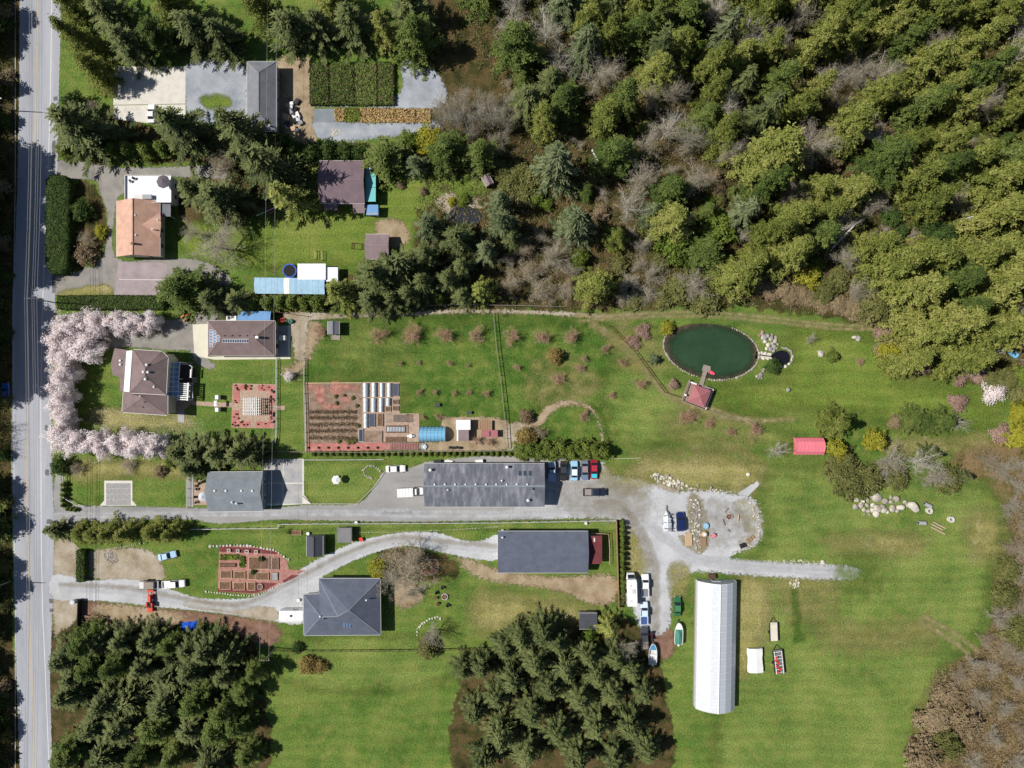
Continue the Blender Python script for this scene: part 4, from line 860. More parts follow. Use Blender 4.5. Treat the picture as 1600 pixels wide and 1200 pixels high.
h = House('garden_room', 'white flat-roofed hut beside the trampoline', 'shed', 465, 412, 509, 437, 2.6)
h.walls('wall_white', inset=.2); MB().box((0, 0, 2.62), (h.w, h.d, .14)).build('roof', 'membrane', h.t); h.openings((2, 2, 1, 1), doors=('n',), ht=1.0)
h = House('garden_shed', 'low white-roofed shed between the hut and firs', 'shed', 509.5, 417.5, 528, 440, 2.2)
h.walls('wall_white', inset=.15); MB().box((0, 0, 2.22), (h.w, h.d, .1)).build('roof', 'membrane', h.t); h.openings((1, 1, 0, 1), doors=('s',), ht=.9)
# ---- upper neighbour
h = House('house', 'pale grey hipped-roof house beside the cluttered yard', 'house', 386, 96, 432, 205, 3.4)
h.walls('wall_grey'); h.hip(5.4, 'roof_grey'); h.openings((2, 1, 3, 3), doors=('w',)); h.vent(420, 196, 4.2, .16, .4)
# ---- sheds
h = House('garden_shed', 'dark slate gable shed beside the brick vegetable garden', 'shed', 479, 837.5, 504.5, 869, 2.6)
h.walls('wall_grey', inset=.15, gable='y', zr=3.6); h.gable(3.6, 'y', 'roof_dark'); h.openings((1, 1, 1, 1), doors=('s',), ht=.9)
h = House('garden_shed', 'little weathered shed with ribbed roof near the track', 'shed', 512, 502, 530, 522.5, 2.2)
h.walls('wood_grey', inset=.15, gable='y', zr=2.9); h.gable(2.9, 'y', 'roof_grey'); h.openings((0, 1, 1, 1), doors=(), ht=.7)
MB().box((0, -h.d / 2 - .6, .1), (h.w * .8, 1.2, .2)).build('step', 'wood_grey', h.t)
h = House('garden_shed', 'dark grey shed under the conifers by the boundary', 'shed', 905, 958, 933, 983, 2.5)
h.walls('wood_grey', inset=.15, gable='x', zr=3.0); h.gable(3.0, 'x', 'roof_dark'); h.openings((1, 1, 1, 0), doors=('s',), ht=.8)
h = House('garden_shed', 'tiny wooden hut on the lawn edge by the hedge', 'shed', 755, 273, 768, 290, 1.9, R(28))
h.walls('wood_grey', inset=.1, gable='y', zr=2.5); h.gable(2.5, 'y', 'roof_barn'); h.openings((0, 0, 0, 0), doors=())
MB().box((0, -h.b, .8), (.7, .1, 1.5)).build('door', 'wood_dark', h.t)
# ---- kitchen-garden yard
h = House('polytunnel', 'short sky-blue arched tunnel at the kitchen garden end', 'polytunnel', 655, 667, 695.5, 690.5, 1.4)
a, b = h.w / 2, h.d / 2; n = 7
def arch(x, r, hh, k=9): return [(x, r * math.cos(math.pi * i / k), hh * math.sin(math.pi * i / k)) for i in range(k + 1)]
for i in range(n):
    x0 = -a + 2 * a * i / n + .04; x1 = -a + 2 * a * (i + 1) / n - .04; r0 = arch(x0, b, 2.4); r1 = arch(x1, b, 2.4); mb = MB()
    for j in range(len(r0) - 1): mb.face([r0[j], r1[j], r1[j + 1], r0[j + 1]])
    mb.build('roof_sheet', 'blue_plastic', h.t, smooth=True)
for i in range(n + 1):
    x = -a + 2 * a * i / n; r = arch(x, b + .03, 2.43); mb = MB()
    for j in range(len(r) - 1): mb.bar(r[j], r[j + 1], .09)
    mb.build('hoop', 'pale_blue_sheet', h.t)
for x in (-a, a): MB().face(arch(x, b, 2.4)).build('end_wall', 'pale_blue_sheet', h.t)
h = House('garden_shed', 'white flat-roofed shed beside the blue arched tunnel', 'shed', 712.5, 656, 735, 671.5, 2.3)
h.walls('wall_white', inset=.1); MB().box((0, 0, 2.32), (h.w, h.d, .1)).build('roof', 'membrane', h.t); h.openings((1, 1, 1, 1), doors=('e',), ht=.8)
h = House('garden_shed', 'grey flat-roofed shed adjoining the white shed', 'shed', 716.5, 671.5, 732.5, 689, 2.1)
h.walls('wall_grey', inset=.1); MB().box((0, 0, 2.12), (h.w, h.d, .1)).build('roof', 'roof_barn', h.t); h.openings((1, 0, 0, 1), doors=('s',), ht=.8)
MB().box((-h.w / 2 - .25, 0, 1.2), (.4, h.d, 2.0)).build('side_screen', 'white_paint', h.t)
h = House('chicken_coop', 'low red-roofed coop in the garden yard', 'coop', 752, 672, 778, 683, 1.5)
h.walls('wood', inset=.08); MB().box((-h.w * .24, 0, 1.55), (h.w * .5, h.d, .08)).build('roof', 'roof_pinkred', h.t); MB().box((h.w * .26, 0, 1.5), (h.w * .46, h.d, .08)).build('roof', 'roof_pinkred', h.t); MB().box((.05, 0, 1.6), (.25, h.d * .6, .1)).build('ridge_cap', 'metal_dark', h.t)
h = House('pen', 'flat timber-topped pen beside the white shed', 'pen', 747, 657, 769, 672, .8)
for k in range(6): MB().box((-h.w / 2 + (k + .5) * h.w / 6, 0, .8), (h.w / 6 - .05, h.d, .06)).build('plank', 'wood', h.t)
MB().box((0, 0, .38), (h.w - .2, h.d - .2, .74)).build('body', 'wood_dark', h.t)

# ---- greenhouse
h = House('greenhouse', 'long white film greenhouse with ridge beside the field', 'greenhouse', 1089, 909, 1150, 1108, 2.2, R(-1.0))
a, b = h.w / 2, h.d / 2; n = 19; zr = 4.6
for i in range(n):
    y0 = b - 2 * b * i / n - .06; y1 = b - 2 * b * (i + 1) / n + .06
    for sgn in (-1, 1):
        prof = [(sgn * a, 0), (sgn * a, 2.0), (sgn * a * .72, 3.2), (sgn * a * .38, 4.1), (sgn * .06, zr)]
        mb = MB()
        for (xa, za), (xb, zb) in zip(prof[:-1], prof[1:]): mb.face([(xa, y0, za), (xb, y0, zb), (xb, y1, zb), (xa, y1, za)])
        mb.build('film_panel', 'greenhouse_film' if sgn > 0 else 'plastic_sheet', h.t, smooth=True)
for i in range(n + 1):
    y = b - 2 * b * i / n; mb = MB(); prof = [(-a, 0), (-a, 2.02), (-a * .72, 3.23), (-a * .38, 4.13), (0, zr + .03), (a * .38, 4.13), (a * .72, 3.23), (a, 2.02), (a, 0)]
    for (xa, za), (xb, zb) in zip(prof[:-1], prof[1:]): mb.bar((xa, y, za), (xb, y, zb), .09)
    mb.build('hoop', 'white_paint', h.t)
MB().bar((0, -b, zr + .05), (0, b, zr + .05), .18).build('ridge_beam', 'white_paint', h.t)
for y in (b, -b):
    e = MB().face([(-a, y, 0), (a, y, 0), (a, y, 2.0), (a * .72, y, 3.2), (a * .38, y, 4.1), (0, y, zr), (-a * .38, y, 4.1), (-a * .72, y, 3.2), (-a, y, 2.0)]).build('end_wall', 'plastic_sheet', h.t)
    MB().box((-.2, y, 1.1), (2.0, .12, 2.2)).build('door', 'white_paint', e)
MB().box((-.9, b + .9, .5), (1.6, 1.2, 1.0)).build('heater_box', 'wood_dark', h.t)
for sgn in (-1, 1): MB().box((sgn * (a + .12), 0, .25), (.14, 2 * b, .5)).build('base_board', 'wood_grey', h.t)
MB().box((-a * .6, 0, .5), (1.2, 2 * b - 2, .9)).build('bench', 'wood', h.t); MB().box((a * .5, 0, .5), (1.2, 2 * b - 2, .9)).build('bench', 'wood_grey', h.t)

# ---- red tent shed
h = House('fabric_shelter', 'red arched fabric shelter standing on the grass', 'tent', 1243, 684.5, 1286.5, 710.5, 1.8)
a, b = h.w / 2, h.d / 2; n = 8
prof = lambda x, g=0: [(x, -b - g, 0), (x, -b - g, 1.7), (x, -b * .6, 2.6 + g), (x, 0, 3.0 + g), (x, b * .6, 2.6 + g), (x, b + g, 1.7), (x, b + g, 0)]
for i in range(n):
    r0 = prof(-a + 2 * a * i / n + .02); r1 = prof(-a + 2 * a * (i + 1) / n - .02); mb = MB()
    for j in range(len(r0) - 1): mb.face([r0[j], r1[j], r1[j + 1], r0[j + 1]])
    mb.build('roof_panel', 'red_fabric', h.t, smooth=False)
for i in range(n + 1):
    r = prof(-a + 2 * a * i / n, .03); mb = MB()
    for j in range(len(r) - 1): mb.bar(r[j], r[j + 1], .06)
    mb.build('hoop', 'red_fabric', h.t)
MB().face(prof(-a + .3)).build('end_wall', 'red_fabric', h.t); MB().face(prof(a - .1)).build('end_wall', 'red_fabric', h.t)
MB().box((a + .5, -.3, .5), (.8, .9, 1.0)).build('crate', 'trim', h.t)

# ---- gazebo on its deck, dock
ga = R(-21)
p = W(1088, 617); t = thing('gazebo_deck', 'timber deck with railings beside the pond', 'deck', p, ga)
n = 16; wd, dd = 6.3, 5.5
for k in range(n): MB().box((-wd / 2 + (k + .5) * wd / n, 0, .35), (wd / n - .02, dd, .08)).build('plank', 'deck', t)
MB().box((0, 0, .15), (wd - .2, dd - .2, .3)).build('base', 'wood_dark', t)
for (x0, y0, x1, y1, m) in ((-wd / 2, -dd / 2, -wd / 2, dd / 2, 'wood_grey'), (-wd / 2, -dd / 2, wd / 2, -dd / 2, 'wood_grey'), (wd / 2, -dd / 2, wd / 2, dd / 2, 'white_paint'), (wd / 2, dd / 2, .9, dd / 2, 'wood_grey')):
    MB().bar((x0, y0, 1.3), (x1, y1, 1.3), .14).bar((x0, y0, .85), (x1, y1, .85), .07).build('rail', m, t)
    for s_ in (0, .33, .66, 1): MB().bar((x0 + (x1 - x0) * s_, y0 + (y1 - y0) * s_, .3), (x0 + (x1 - x0) * s_, y0 + (y1 - y0) * s_, 1.3), .1).build('post', m, t)
t = thing('gazebo', 'pinkish-maroon pyramid-roofed gazebo on the pond deck', 'gazebo', W(1088.5, 618.5) + Vector((0, 0, .39)), ga)
r = 2.25; zt = 3.0
for k in range(4):
    a0 = math.pi / 4 + k * math.pi / 2; a1 = a0 + math.pi / 2; q = r * 1.414
    MB().face([(0, 0, zt), (q * math.cos(a0), q * math.sin(a0), 2.1), (q * math.cos(a1), q * math.sin(a1), 2.1)]).build('roof_panel', 'roof_pinkred', t)
    MB().bar((0, 0, zt + .02), (q * math.cos(a0), q * math.sin(a0), 2.12), .09).build('hip_cap', 'roof_pinkred', t)
    MB().bar(((q - .3) * math.cos(a0), (q - .3) * math.sin(a0), 0), ((q - .3) * math.cos(a0), (q - .3) * math.sin(a0), 2.15), .12).build('post', 'wood', t)
MB().cyl((.5, -1.2, 2.3), (.5, -1.2, 3.0), .07).build('flue', 'trim', t)
for (x, y, dx, dy) in ((-2.0, 2.55, 1.9, .4), (1.3, 2.5, 2.0, .4)):
    p = W(1088, 617) + Matrix.Rotation(ga, 3, 'Z') @ Vector((x, y - .15, .39)); b_ = thing('bench', 'white bench along the gazebo deck edge', 'bench', p, ga, 'benches on the gazebo deck')
    MB().box((0, 0, .42), (dx, dy, .07)).build('seat', 'white_paint', b_)
    for sx in (-1, 1): MB().box((sx * dx * .42, 0, .2), (.1, dy * .9, .4)).build('leg', 'white_paint', b_)
p = W(1069, 617) + Vector((0, 0, .39)); b_ = thing('barbecue', 'small white barbecue at the deck corner', 'barbecue', p, ga)
MB().box((0, 0, .7), (.7, .5, .3)).build('body', 'white_paint', b_, bevel=.06); MB().box((0, 0, .95), (.6, .45, .2)).build('lid', 'white_paint', b_, bevel=.08)
for sx in (-1, 1): MB().bar((sx * .25, 0, 0), (sx * .25, 0, .6), .07).build('leg', 'metal_dark', b_)
t = thing('dock', 'grey wooden dock reaching into the pond', 'dock', W(1099, 588), R(-16))
for k in range(14): MB().box((0, -3.1 + k * .32, .3), (1.05, .3, .07)).build('plank', 'wood_grey', t)
for k in range(5): MB().box((.15, 1.4 + k * .32, .3), (2.0, .3, .07)).build('plank', 'wood_grey', t)
for x, y in ((-.45, -2.5), (.45, -2.5), (-.45, 0), (.45, 0), (-.7, 2.6), (1.0, 2.6), (-.7, 1.5), (1.0, 1.5)): MB().cyl((x, y, 0), (x, y, .45), .08).build('pile', 'wood_dark', t)

# ================================================================ VEGETATION
rng = np.random.default_rng(7)
def leafmesh(name, C, A, B, tint, m):
    """quads with centre C, half-axes A and B; tint per quad"""
    n = len(C); V = np.empty((n, 4, 3)); V[:, 0] = C - A - B; V[:, 1] = C + A - B * .6; V[:, 2] = C + A + B * .6; V[:, 3] = C - A + B
    me = bpy.data.meshes.new(name); me.vertices.add(n * 4); me.vertices.foreach_set('co', V.ravel().astype(np.float32))
    me.loops.add(n * 4); me.loops.foreach_set('vertex_index', np.arange(n * 4, dtype=np.int32))
    me.polygons.add(n); me.polygons.foreach_set('loop_start', np.arange(0, n * 4, 4, dtype=np.int32)); me.polygons.foreach_set('loop_total', np.full(n, 4, np.int32))
    me.update(calc_edges=True)
    a = me.attributes.new('tint', 'FLOAT', 'POINT'); a.data.foreach_set('value', np.repeat(np.clip(tint, 0, 1), 4).astype(np.float32))
    me.materials.append(MATS[m]); me.validate(); return me
def unit(v): return v / (np.linalg.norm(v, axis=-1, keepdims=True) + 1e-9)
def fir(name, m, h=16.0, r=4.2, seed=0, droop=.35, dens=1.0, base=.08, power=.8, step=.72):
    """whorls of drooping branches with side sprays, gaps between them"""
    g = np.random.default_rng(seed); C = []; A = []; B = []; T = []
    z = base * h; lean = g.normal(0, .03, 2)
    while z < h * .985:
        t = (z / h - base) / (1 - base); L0 = r * (1 - t) ** power + .3; nb = max(4, int((4.5 + 3 * (1 - t)) * dens)); off = g.random() * 6.28
        for k in range(nb):
            a = off + 6.283 * k / nb + g.normal(0, .22); L = L0 * g.uniform(.5, 1.16); zz = z + g.uniform(-.35, .35)
            d = np.array([math.cos(a), math.sin(a), 0]); sd = np.array([-d[1], d[0], 0]); ns = max(2, int(L / .36)); bt = g.uniform(0, 1)
            for i in range(ns):
                s_ = (i + .6) / ns; p = d * (s_ * L) + np.array([lean[0] * zz, lean[1] * zz, zz - droop * L * s_ ** 1.6 + .2 * L * s_])
                wdt = (.25 + 1.1 * s_ * (1 - s_) * 1.6) * min(1, .4 + L / 4)
                for sg in (-1, 1):
                    ax = unit(d * .8 + sd * sg * g.uniform(.5, .95) + np.array([0, 0, g.uniform(-.55, .0)])); hl = .18 + wdt * .42 * g.uniform(.6, 1.25)
                    up = np.array([g.normal(0, .35), g.normal(0, .35), 1]); C.append(p + ax * hl * .8); A.append(ax * hl); B.append(unit(np.cross(ax, up)) * g.uniform(.08, .15)); T.append(.08 + .5 * bt + .3 * s_ + g.normal(0, .16))
            ax = unit(d + np.array([0, 0, -.25])); C.append(d * L + np.array([0, 0, zz - droop * L + .2 * L])); A.append(ax * .45); B.append(sd * .12); T.append(.8 + g.normal(0, .1))
        z += step * (.75 + .5 * (1 - t))
    for k in range(6): C.append([lean[0] * h, lean[1] * h, h * .985 + k * .02]); A.append([g.normal(0, .05), g.normal(0, .05), .4]); q = g.random() * 3.14; B.append([.1 * math.cos(q), .1 * math.sin(q), 0]); T.append(.7)
    return leafmesh(name, np.array(C), np.array(A), np.array(B), np.array(T), m)
def limby(name, m, h=16.0, r=4.6, seed=0, nlimb=130, per=24, leaf=.155, droop=.3, base=.06, power=.62):
    """broad drooping limbs that carry leaf clumps; ragged outline, dark gaps between the limbs"""
    g = np.random.default_rng(seed); C = []; A = []; B = []; T = []; ph = g.random(3) * 6.28
    for k in range(nlimb):
        t = base + (1 - base) * ((k + g.random()) / nlimb) ** 1.15; a = g.random() * 6.283
        L = (r * (1 - t) ** power + .3) * g.uniform(.55, 1.12) * (1 + .16 * math.sin(2 * a + ph[0]) + .1 * math.sin(5 * a + ph[1])); d = np.array([math.cos(a), math.sin(a), 0]); lt = g.uniform(0, 1); dr = droop * g.uniform(.5, 1.5)
        for s_ in np.arange(.3 if L > 1.5 else .1, 1.02, max(.12, .55 / L)):
            c = d * (s_ * L) + np.array([0, 0, t * h + .12 * L * s_ - dr * L * s_ ** 2]) + g.normal(0, .14, 3); w_ = .34 * (1.15 - .5 * s_)
            C.append(c + g.normal(0, 1, (per, 3)) * np.array([w_, w_, w_ * .5]))
            nn = unit(np.array([0, 0, 1.0]) + d * .35 + g.normal(0, .75, (per, 3))); ax = unit(np.cross(nn, g.normal(0, 1, (per, 3)))); s2 = leaf * g.uniform(.6, 1.3, (per, 1))
            A.append(ax * s2); B.append(np.cross(nn, ax) * s2 * .5); T.append(.05 + .5 * lt + .2 * s_ + .28 * g.random(per))
    return leafmesh(name, np.concatenate(C), np.concatenate(A), np.concatenate(B), np.concatenate(T), m)
def clumpy(name, m, h=14.0, r=4.0, seed=0, shape='dome', nclump=260, per=30, leaf=.26, spread=.5, base=.05, jag=.34):
    """a shrub of many small leaf clumps on and inside an uneven cone or dome"""
    g = np.random.default_rng(seed); C = []; A = []; B = []; T = []
    ph = g.random(6) * 6.28
    for k in range(nclump):
        t = base + (1 - base) * (g.random() ** .85); a = g.random() * 6.283
        if shape == 'cone': rr = r * (1 - t) ** .72 + .25
        else: rr = r * math.sqrt(max(0, 1 - (max(0, t - .25) / .75) ** 2.2)) * (.78 + .22 * min(1, t / .3))
        rr *= 1 + jag * (math.sin(3 * a + ph[0] + 5 * t) * .5 + math.sin(5 * a + ph[1] - 9 * t) * .4 + g.normal(0, .3))
        rr *= g.uniform(.5, 1.04); d = np.array([math.cos(a), math.sin(a), 0]); cz = t * h * (1 + .12 * math.sin(2 * a + ph[2])); cc = d * rr + np.array([0, 0, cz]); ct = g.uniform(0, 1)
        nrm = unit(d * .6 + np.array([0, 0, .85])); off = g.normal(0, 1, (per, 3)) * spread * np.array([1, 1, .55]) + nrm * .1
        C.append(cc + off)
        nn = unit(nrm * 1.1 + g.normal(0, .75, (per, 3))); ax = unit(np.cross(nn, g.normal(0, 1, (per, 3)))); ay = np.cross(nn, ax)
        s_ = leaf * g.uniform(.6, 1.3, (per, 1)); A.append(ax * s_); B.append(ay * s_ * .55); T.append(.05 + .6 * ct + .35 * g.random(per))
    return leafmesh(name, np.concatenate(C), np.concatenate(A), np.concatenate(B), np.concatenate(T), m)
def branches(name, m, h=9.0, r=4.0, seed=0, levels=4, n0=7, twig=.02, trunk=.16, upright=.55, crown=.3, splits=(4, 4, 4)):
    """leafless tree: tapered limbs splitting into twigs"""
    g = random.Random(seed); mb = MB(); tips = []
    def grow(p, d, L, rad, lev):
        n = 3 if lev < 2 else 2; q = p
        for i in range(n):
            d = (d + Vector((g.gauss(0, .16), g.gauss(0, .16), g.gauss(0, .1) + (.06 if lev else 0)))).normalized(); e = q + d * (L / n)
            ra = rad * (1 - .45 * i / n); rb_ = rad * (1 - .45 * (i + 1) / n); mb.cyl(q, e, ra, rb_, n=5 if lev < 2 else 3, caps=False)
            if lev < levels:
                k = splits[min(lev, len(splits) - 1)]
                for j in range(max(1, k // n + (1 if g.random() < (k % n) / n else 0))):
                    s_ = g.random(); b = q.lerp(e, s_); a = g.random() * 6.283; side = d.cross(Vector((math.cos(a), math.sin(a), .3))).normalized()
                    grow(b, (d * g.uniform(.5, .9) + side * g.uniform(.5, .95)).normalized(), L * g.uniform(.45, .7), max(twig, rb_ * .55), lev + 1)
            q = e
        if lev < levels: grow(q, d, L * .6, max(twig, rad * .5), lev + 1)
        else: tips.append(q)
    zt = h * crown; mb.cyl((0, 0, 0), (0, 0, zt), trunk * 1.25, trunk, n=7, caps=False)
    for k in range(n0):
        a = 6.283 * k / n0 + g.gauss(0, .25); el = upright + g.gauss(0, .12)
        d = Vector((math.cos(a) * (1 - el), math.sin(a) * (1 - el), el)).normalized(); L = min((h - zt) * .62, r / max(.25, (1 - el)) * .5) * g.uniform(.8, 1.1)
        grow(Vector((0, 0, zt * g.uniform(.75, 1.0))), d, L, trunk * .6, 1)
    grow(Vector((0, 0, zt)), Vector((0, 0, 1)), (h - zt) * .55, trunk * .8, 1)
    return mb, tips
def trunkmesh(name, h, r, m, limbs=7, seed=0, reach=2.0, lo=.3):
    g = random.Random(seed); mb = MB(); mb.cyl((0, 0, -.1), (0, 0, h * .5), r, r * .6, n=7).cyl((0, 0, h * .5), (0, 0, h * .96), r * .6, .03, n=6, caps=False)
    for k in range(limbs):
        z = h * g.uniform(lo, .85); a = g.random() * 6.283; L = reach * (1.05 - z / h); mb.cyl((0, 0, z), (L * math.cos(a), L * math.sin(a), z + L * .15), r * .25, .02, n=4, caps=False)
    return mb.mesh(name, m)
PROTO = {}
def proto(key, crown, trunk, h, r): PROTO.setdefault(key, []).append((crown, trunk, h, r))
for s_ in range(4):
    proto('fir', fir('crown', 'leaf_fir', 16, 4.4, s_), trunkmesh('trunk', 16, .28, 'bark', 14, s_, 2.6), 16, 4.4)
for s_ in range(3):
    proto('firblue', fir('crown', 'leaf_fir_blue', 14, 4.2, 20 + s_, droop=.3), trunkmesh('trunk', 14, .26, 'bark', 12, s_, 2.4), 14, 4.2)
for s_ in range(2):
    proto('firthin', fir('crown', 'leaf_cedar', 12, 4.0, 30 + s_, droop=.45, dens=.75), trunkmesh('trunk', 12, .24, 'bark_grey', 20, s_, 3.0), 12, 4.0)
for s_ in range(7):
    proto('cedar', limby('crown', 'leaf_cedar', 16, 4.8, 40 + s_, nlimb=(150, 110, 170, 95, 130, 150, 120)[s_], droop=.15 + .06 * s_, power=(.62, .7, .5, .78, .6, .54, .82)[s_]), trunkmesh('trunk', 16, .3, 'bark', 8, s_), 16, 4.6)
for s_ in range(3):
    proto('cedardark', limby('crown', 'leaf_cedar_dark', 15, 4.6, 50 + s_), trunkmesh('trunk', 15, .3, 'bark', 8, s_), 15, 4.4)
for s_ in range(2):
    proto('conebush', clumpy('crown', 'leaf_cypress', 6, 1.8, 60 + s_, 'cone', nclump=120, per=20, leaf=.15, spread=.2, jag=.25), trunkmesh('trunk', 6, .12, 'bark', 4, s_, 1), 6, 1.8)
for key, m in (('bush', 'leaf_bright'), ('bushdark', 'leaf_hedge'), ('bushyellow', 'leaf_yellow'), ('bushgold', 'leaf_golden'), ('bushbrown', 'leaf_brown'), ('busholive', 'leaf_olive')):
    for s_ in range(2):
        proto(key, clumpy('crown', m, 3.2, 2.0, 70 + s_ + len(key), 'dome', nclump=105, per=24, leaf=.15, spread=.24), trunkmesh('trunk', 3.0, .1, 'bark', 5, s_, .9, .15), 3.2, 2.0)
def bareproto(key, m, tm, seeds, h, r, leafn=0, leafm=None, leafs=.12, spread=.35, tw=4, **kw):
    for s_ in seeds:
        mb, tips = branches('limbs', m, h, r, s_, **kw); bark = mb.mesh('trunk', m, normals=False)
        g = np.random.default_rng(s_); T = np.array([tuple(t) for t in tips])
        n = leafn or len(T) * tw; idx = g.integers(0, len(T), n); C = T[idx] + g.normal(0, spread, (n, 3)) * np.array([1, 1, .7])
        ax = unit(g.normal(0, 1, (n, 3)) * np.array([1, 1, .45])); ay = unit(np.cross(ax, np.array([0, 0, 1.]) + g.normal(0, .5, (n, 3))))
        if leafm.startswith('twig'):      # fine twigs: very thin slips
            A = ax * g.uniform(.16, .34, (n, 1)); B = ay * .014
        else:
            nn = unit(unit(C - np.array([0, 0, h * .35])) * .8 + np.array([0, 0, .7]) + g.normal(0, .4, (n, 3))); ax = unit(np.cross(nn, ax)); ay = np.cross(nn, ax)      # petals face outward
            s2 = leafs * g.uniform(.6, 1.3, (n, 1)); A = ax * s2; B = ay * s2 * .8
        rr = np.hypot(T[:, 0], T[:, 1]).max()
        proto(key, leafmesh('crown', C, A, B, g.random(n), leafm), bark, h, rr * .9)
bareproto('bare', 'bark_grey', None, (1, 2, 3), 10, 4.5, leafm='twig_grey', levels=4, n0=7, trunk=.17, splits=(4, 4, 3))
bareproto('barepale', 'bark_pale', None, (4, 5), 11, 4.5, leafm='twig_grey', levels=4, n0=6, trunk=.2, splits=(4, 4, 3))
bareproto('barebrown', 'bark_red', None, (6, 7), 7, 4.0, leafm='twig_grey', levels=4, n0=8, trunk=.13, upright=.45, splits=(4, 4, 3))
bareproto('orchard', 'bark_red', None, (8, 9, 10), 3.6, 2.0, leafm='twig_red', levels=4, n0=7, trunk=.09, upright=.5, twig=.012, splits=(3, 3, 2), spread=.2, tw=3)
bareproto('poplar', 'bark_grey', None, (11, 12), 17, 3.0, leafm='twig_grey', levels=3, n0=4, trunk=.22, upright=.85, crown=.25, splits=(4, 5, 4))
bareproto('cherry', 'bark', None, (13, 14, 15), 6.4, 3.9, leafn=13000, leafm='blossom', leafs=.15, spread=.42, levels=4, n0=8, trunk=.2, upright=.45, crown=.2, splits=(4, 4, 4))
bareproto('blossomshrub', 'bark', None, (16,), 3.0, 2.2, leafn=2600, leafm='blossom_pink', leafs=.12, spread=.3, levels=3, n0=7, trunk=.08, upright=.45, crown=.12, splits=(4, 4))
bareproto('whiteshrub', 'bark', None, (17,), 3.0, 2.0, leafn=2200, leafm='blossom', leafs=.10, spread=.3, levels=3, n0=7, trunk=.08, upright=.45, crown=.12, splits=(4, 4))
NAMES = {'fir': 'fir_tree', 'firblue': 'fir_tree', 'firthin': 'spruce_tree', 'cedar': 'cedar_tree', 'cedardark': 'cedar_tree', 'conebush': 'cypress_tree', 'bush': 'shrub', 'bushdark': 'shrub', 'bushyellow': 'shrub', 'bushgold': 'shrub', 'bushbrown': 'shrub', 'busholive': 'shrub', 'bare': 'bare_tree', 'barepale': 'bare_tree', 'barebrown': 'bare_tree', 'orchard': 'fruit_tree', 'poplar': 'bare_tree', 'cherry': 'cherry_tree', 'blossomshrub': 'shrub', 'whiteshrub': 'shrub'}
CATS = {'shrub': 'shrub'}
TALL = ('fir', 'firblue', 'firthin', 'cedar', 'cedardark'); trnd = random.Random(99); TREES = []; PTS = []
def tree(key, u, v, rpx, h, label, group=None, k=None, at=.42, sq=1.0):
    """crown of radius rpx (photo pixels) seen centred on (u, v); the foot stands under it"""
    cr, tr, h0, r0 = PROTO[key][trnd.randrange(len(PROTO[key])) if k is None else k % len(PROTO[key])]
    if h > 6 and key in TALL and v < 960: h *= 1.28
    if h > 6 and key in ('fir', 'cedardark'): rpx *= 1.18
    p = W(u, v, h * at); p.z = 0; name = NAMES[key]
    t = thing(name, label, CATS.get(name, 'tree'), p, trnd.random() * 6.283, group); sx = rpx * S * (1 - h * at / CAMH) / r0
    t.scale = (sx, sx * sq, h / h0)
    link('trunk', tr, t); link('crown', cr, t); PTS.append((p.x, p.y, rpx * S)); return t
def trees(key, L, label, group=None, at=.42):
    for q in L: tree(key, q[0], q[1], q[2] * {'cherry': 1.08, 'orchard': 1.22}.get(key, 1), q[3], label, group, at=at)

# cherries in blossom
trees('cherry', [(118, 508, 24, 6.5), (152, 507, 22, 6.2), (184, 506, 22, 6), (213, 505, 20, 6), (240, 503, 19, 5.8)], 'blossoming cherry tree in the row along the clipped hedge', 'cherries along the hedge')
trees('cherry', [(104, 532, 24, 6.5), (140, 548, 27, 6.8), (104, 565, 25, 6.5), (102, 597, 22, 6.3), (112, 580, 16, 6), (102, 628, 22, 6.3), (105, 655, 22, 6.3), (101, 685, 22, 6)], 'blossoming cherry tree in the row beside the road', 'cherries along the road')
trees('cherry', [(128, 693, 22, 6), (160, 692, 23, 6.2), (190, 692, 22, 6), (217, 693, 22, 6), (245, 694, 21, 5.8)], 'blossoming cherry tree in the row by the hipped house', 'cherries by the house')
tree('bushyellow', 92, 642, 6, 1.6, 'small yellow shrub between roadside cherries')
# left, upper garden
tree('fir', 128, 205, 46, 15, 'broad dark fir overhanging the road by the concrete drive', k=1)
tree('bushdark', 118, 165, 18, 5, 'round green shrub behind the broad roadside fir')
tree('barebrown', 146, 168, 13, 4, 'leafless brown shrub tree beside the concrete drive')
trees('conebush', [(104, 236, 15, 4.5), (128, 240, 13, 4.5), (156, 240, 12, 4), (180, 238, 14, 5), (203, 236, 14, 5), (229, 236, 15, 5), (256, 234, 14, 5), (277, 231, 13, 5)], 'yellow-green cypress in the row along the drive to the tan-roofed house', 'cypress row along the drive to the tan-roofed house')
tree('bushdark', 130, 330, 16, 3.2, 'round green bush inside the looping driveway'); tree('barebrown', 136, 372, 15, 2.6, 'leafless brown bush inside the looping driveway'); tree('bushbrown', 134, 396, 17, 2.4, 'brown bush inside the looping driveway'); tree('bushyellow', 158, 362, 10, 1.6, 'yellow bush inside the looping driveway'); tree('bush', 140, 408, 8, 1.6, 'small pale green bush inside the looping driveway')
for q in ((120, 60, 34, 12), (150, 110, 30, 10), (200, 70, 30, 11), (250, 60, 30, 10), (300, 50, 34, 12), (350, 60, 30, 11), (450, 50, 34, 12), (500, 45, 30, 11), (550, 40, 34, 12), (600, 50, 30, 11), (650, 60, 34, 12), (170, 20, 34, 12), (270, 10, 34, 12), (400, 10, 34, 12), (520, 0, 34, 12), (640, 10, 34, 12), (110, 10, 30, 11)): tree(trnd.choice(['fir', 'cedar', 'cedardark']), *q, 'evergreen in the belt behind the nursery', 'evergreens behind the nursery')
tree('fir', 288, 208, 42, 16, 'tall fir beside the parked white car', k=0)
tree('fir', 378, 208, 40, 17, 'tall fir beside the pale grey house', k=2)
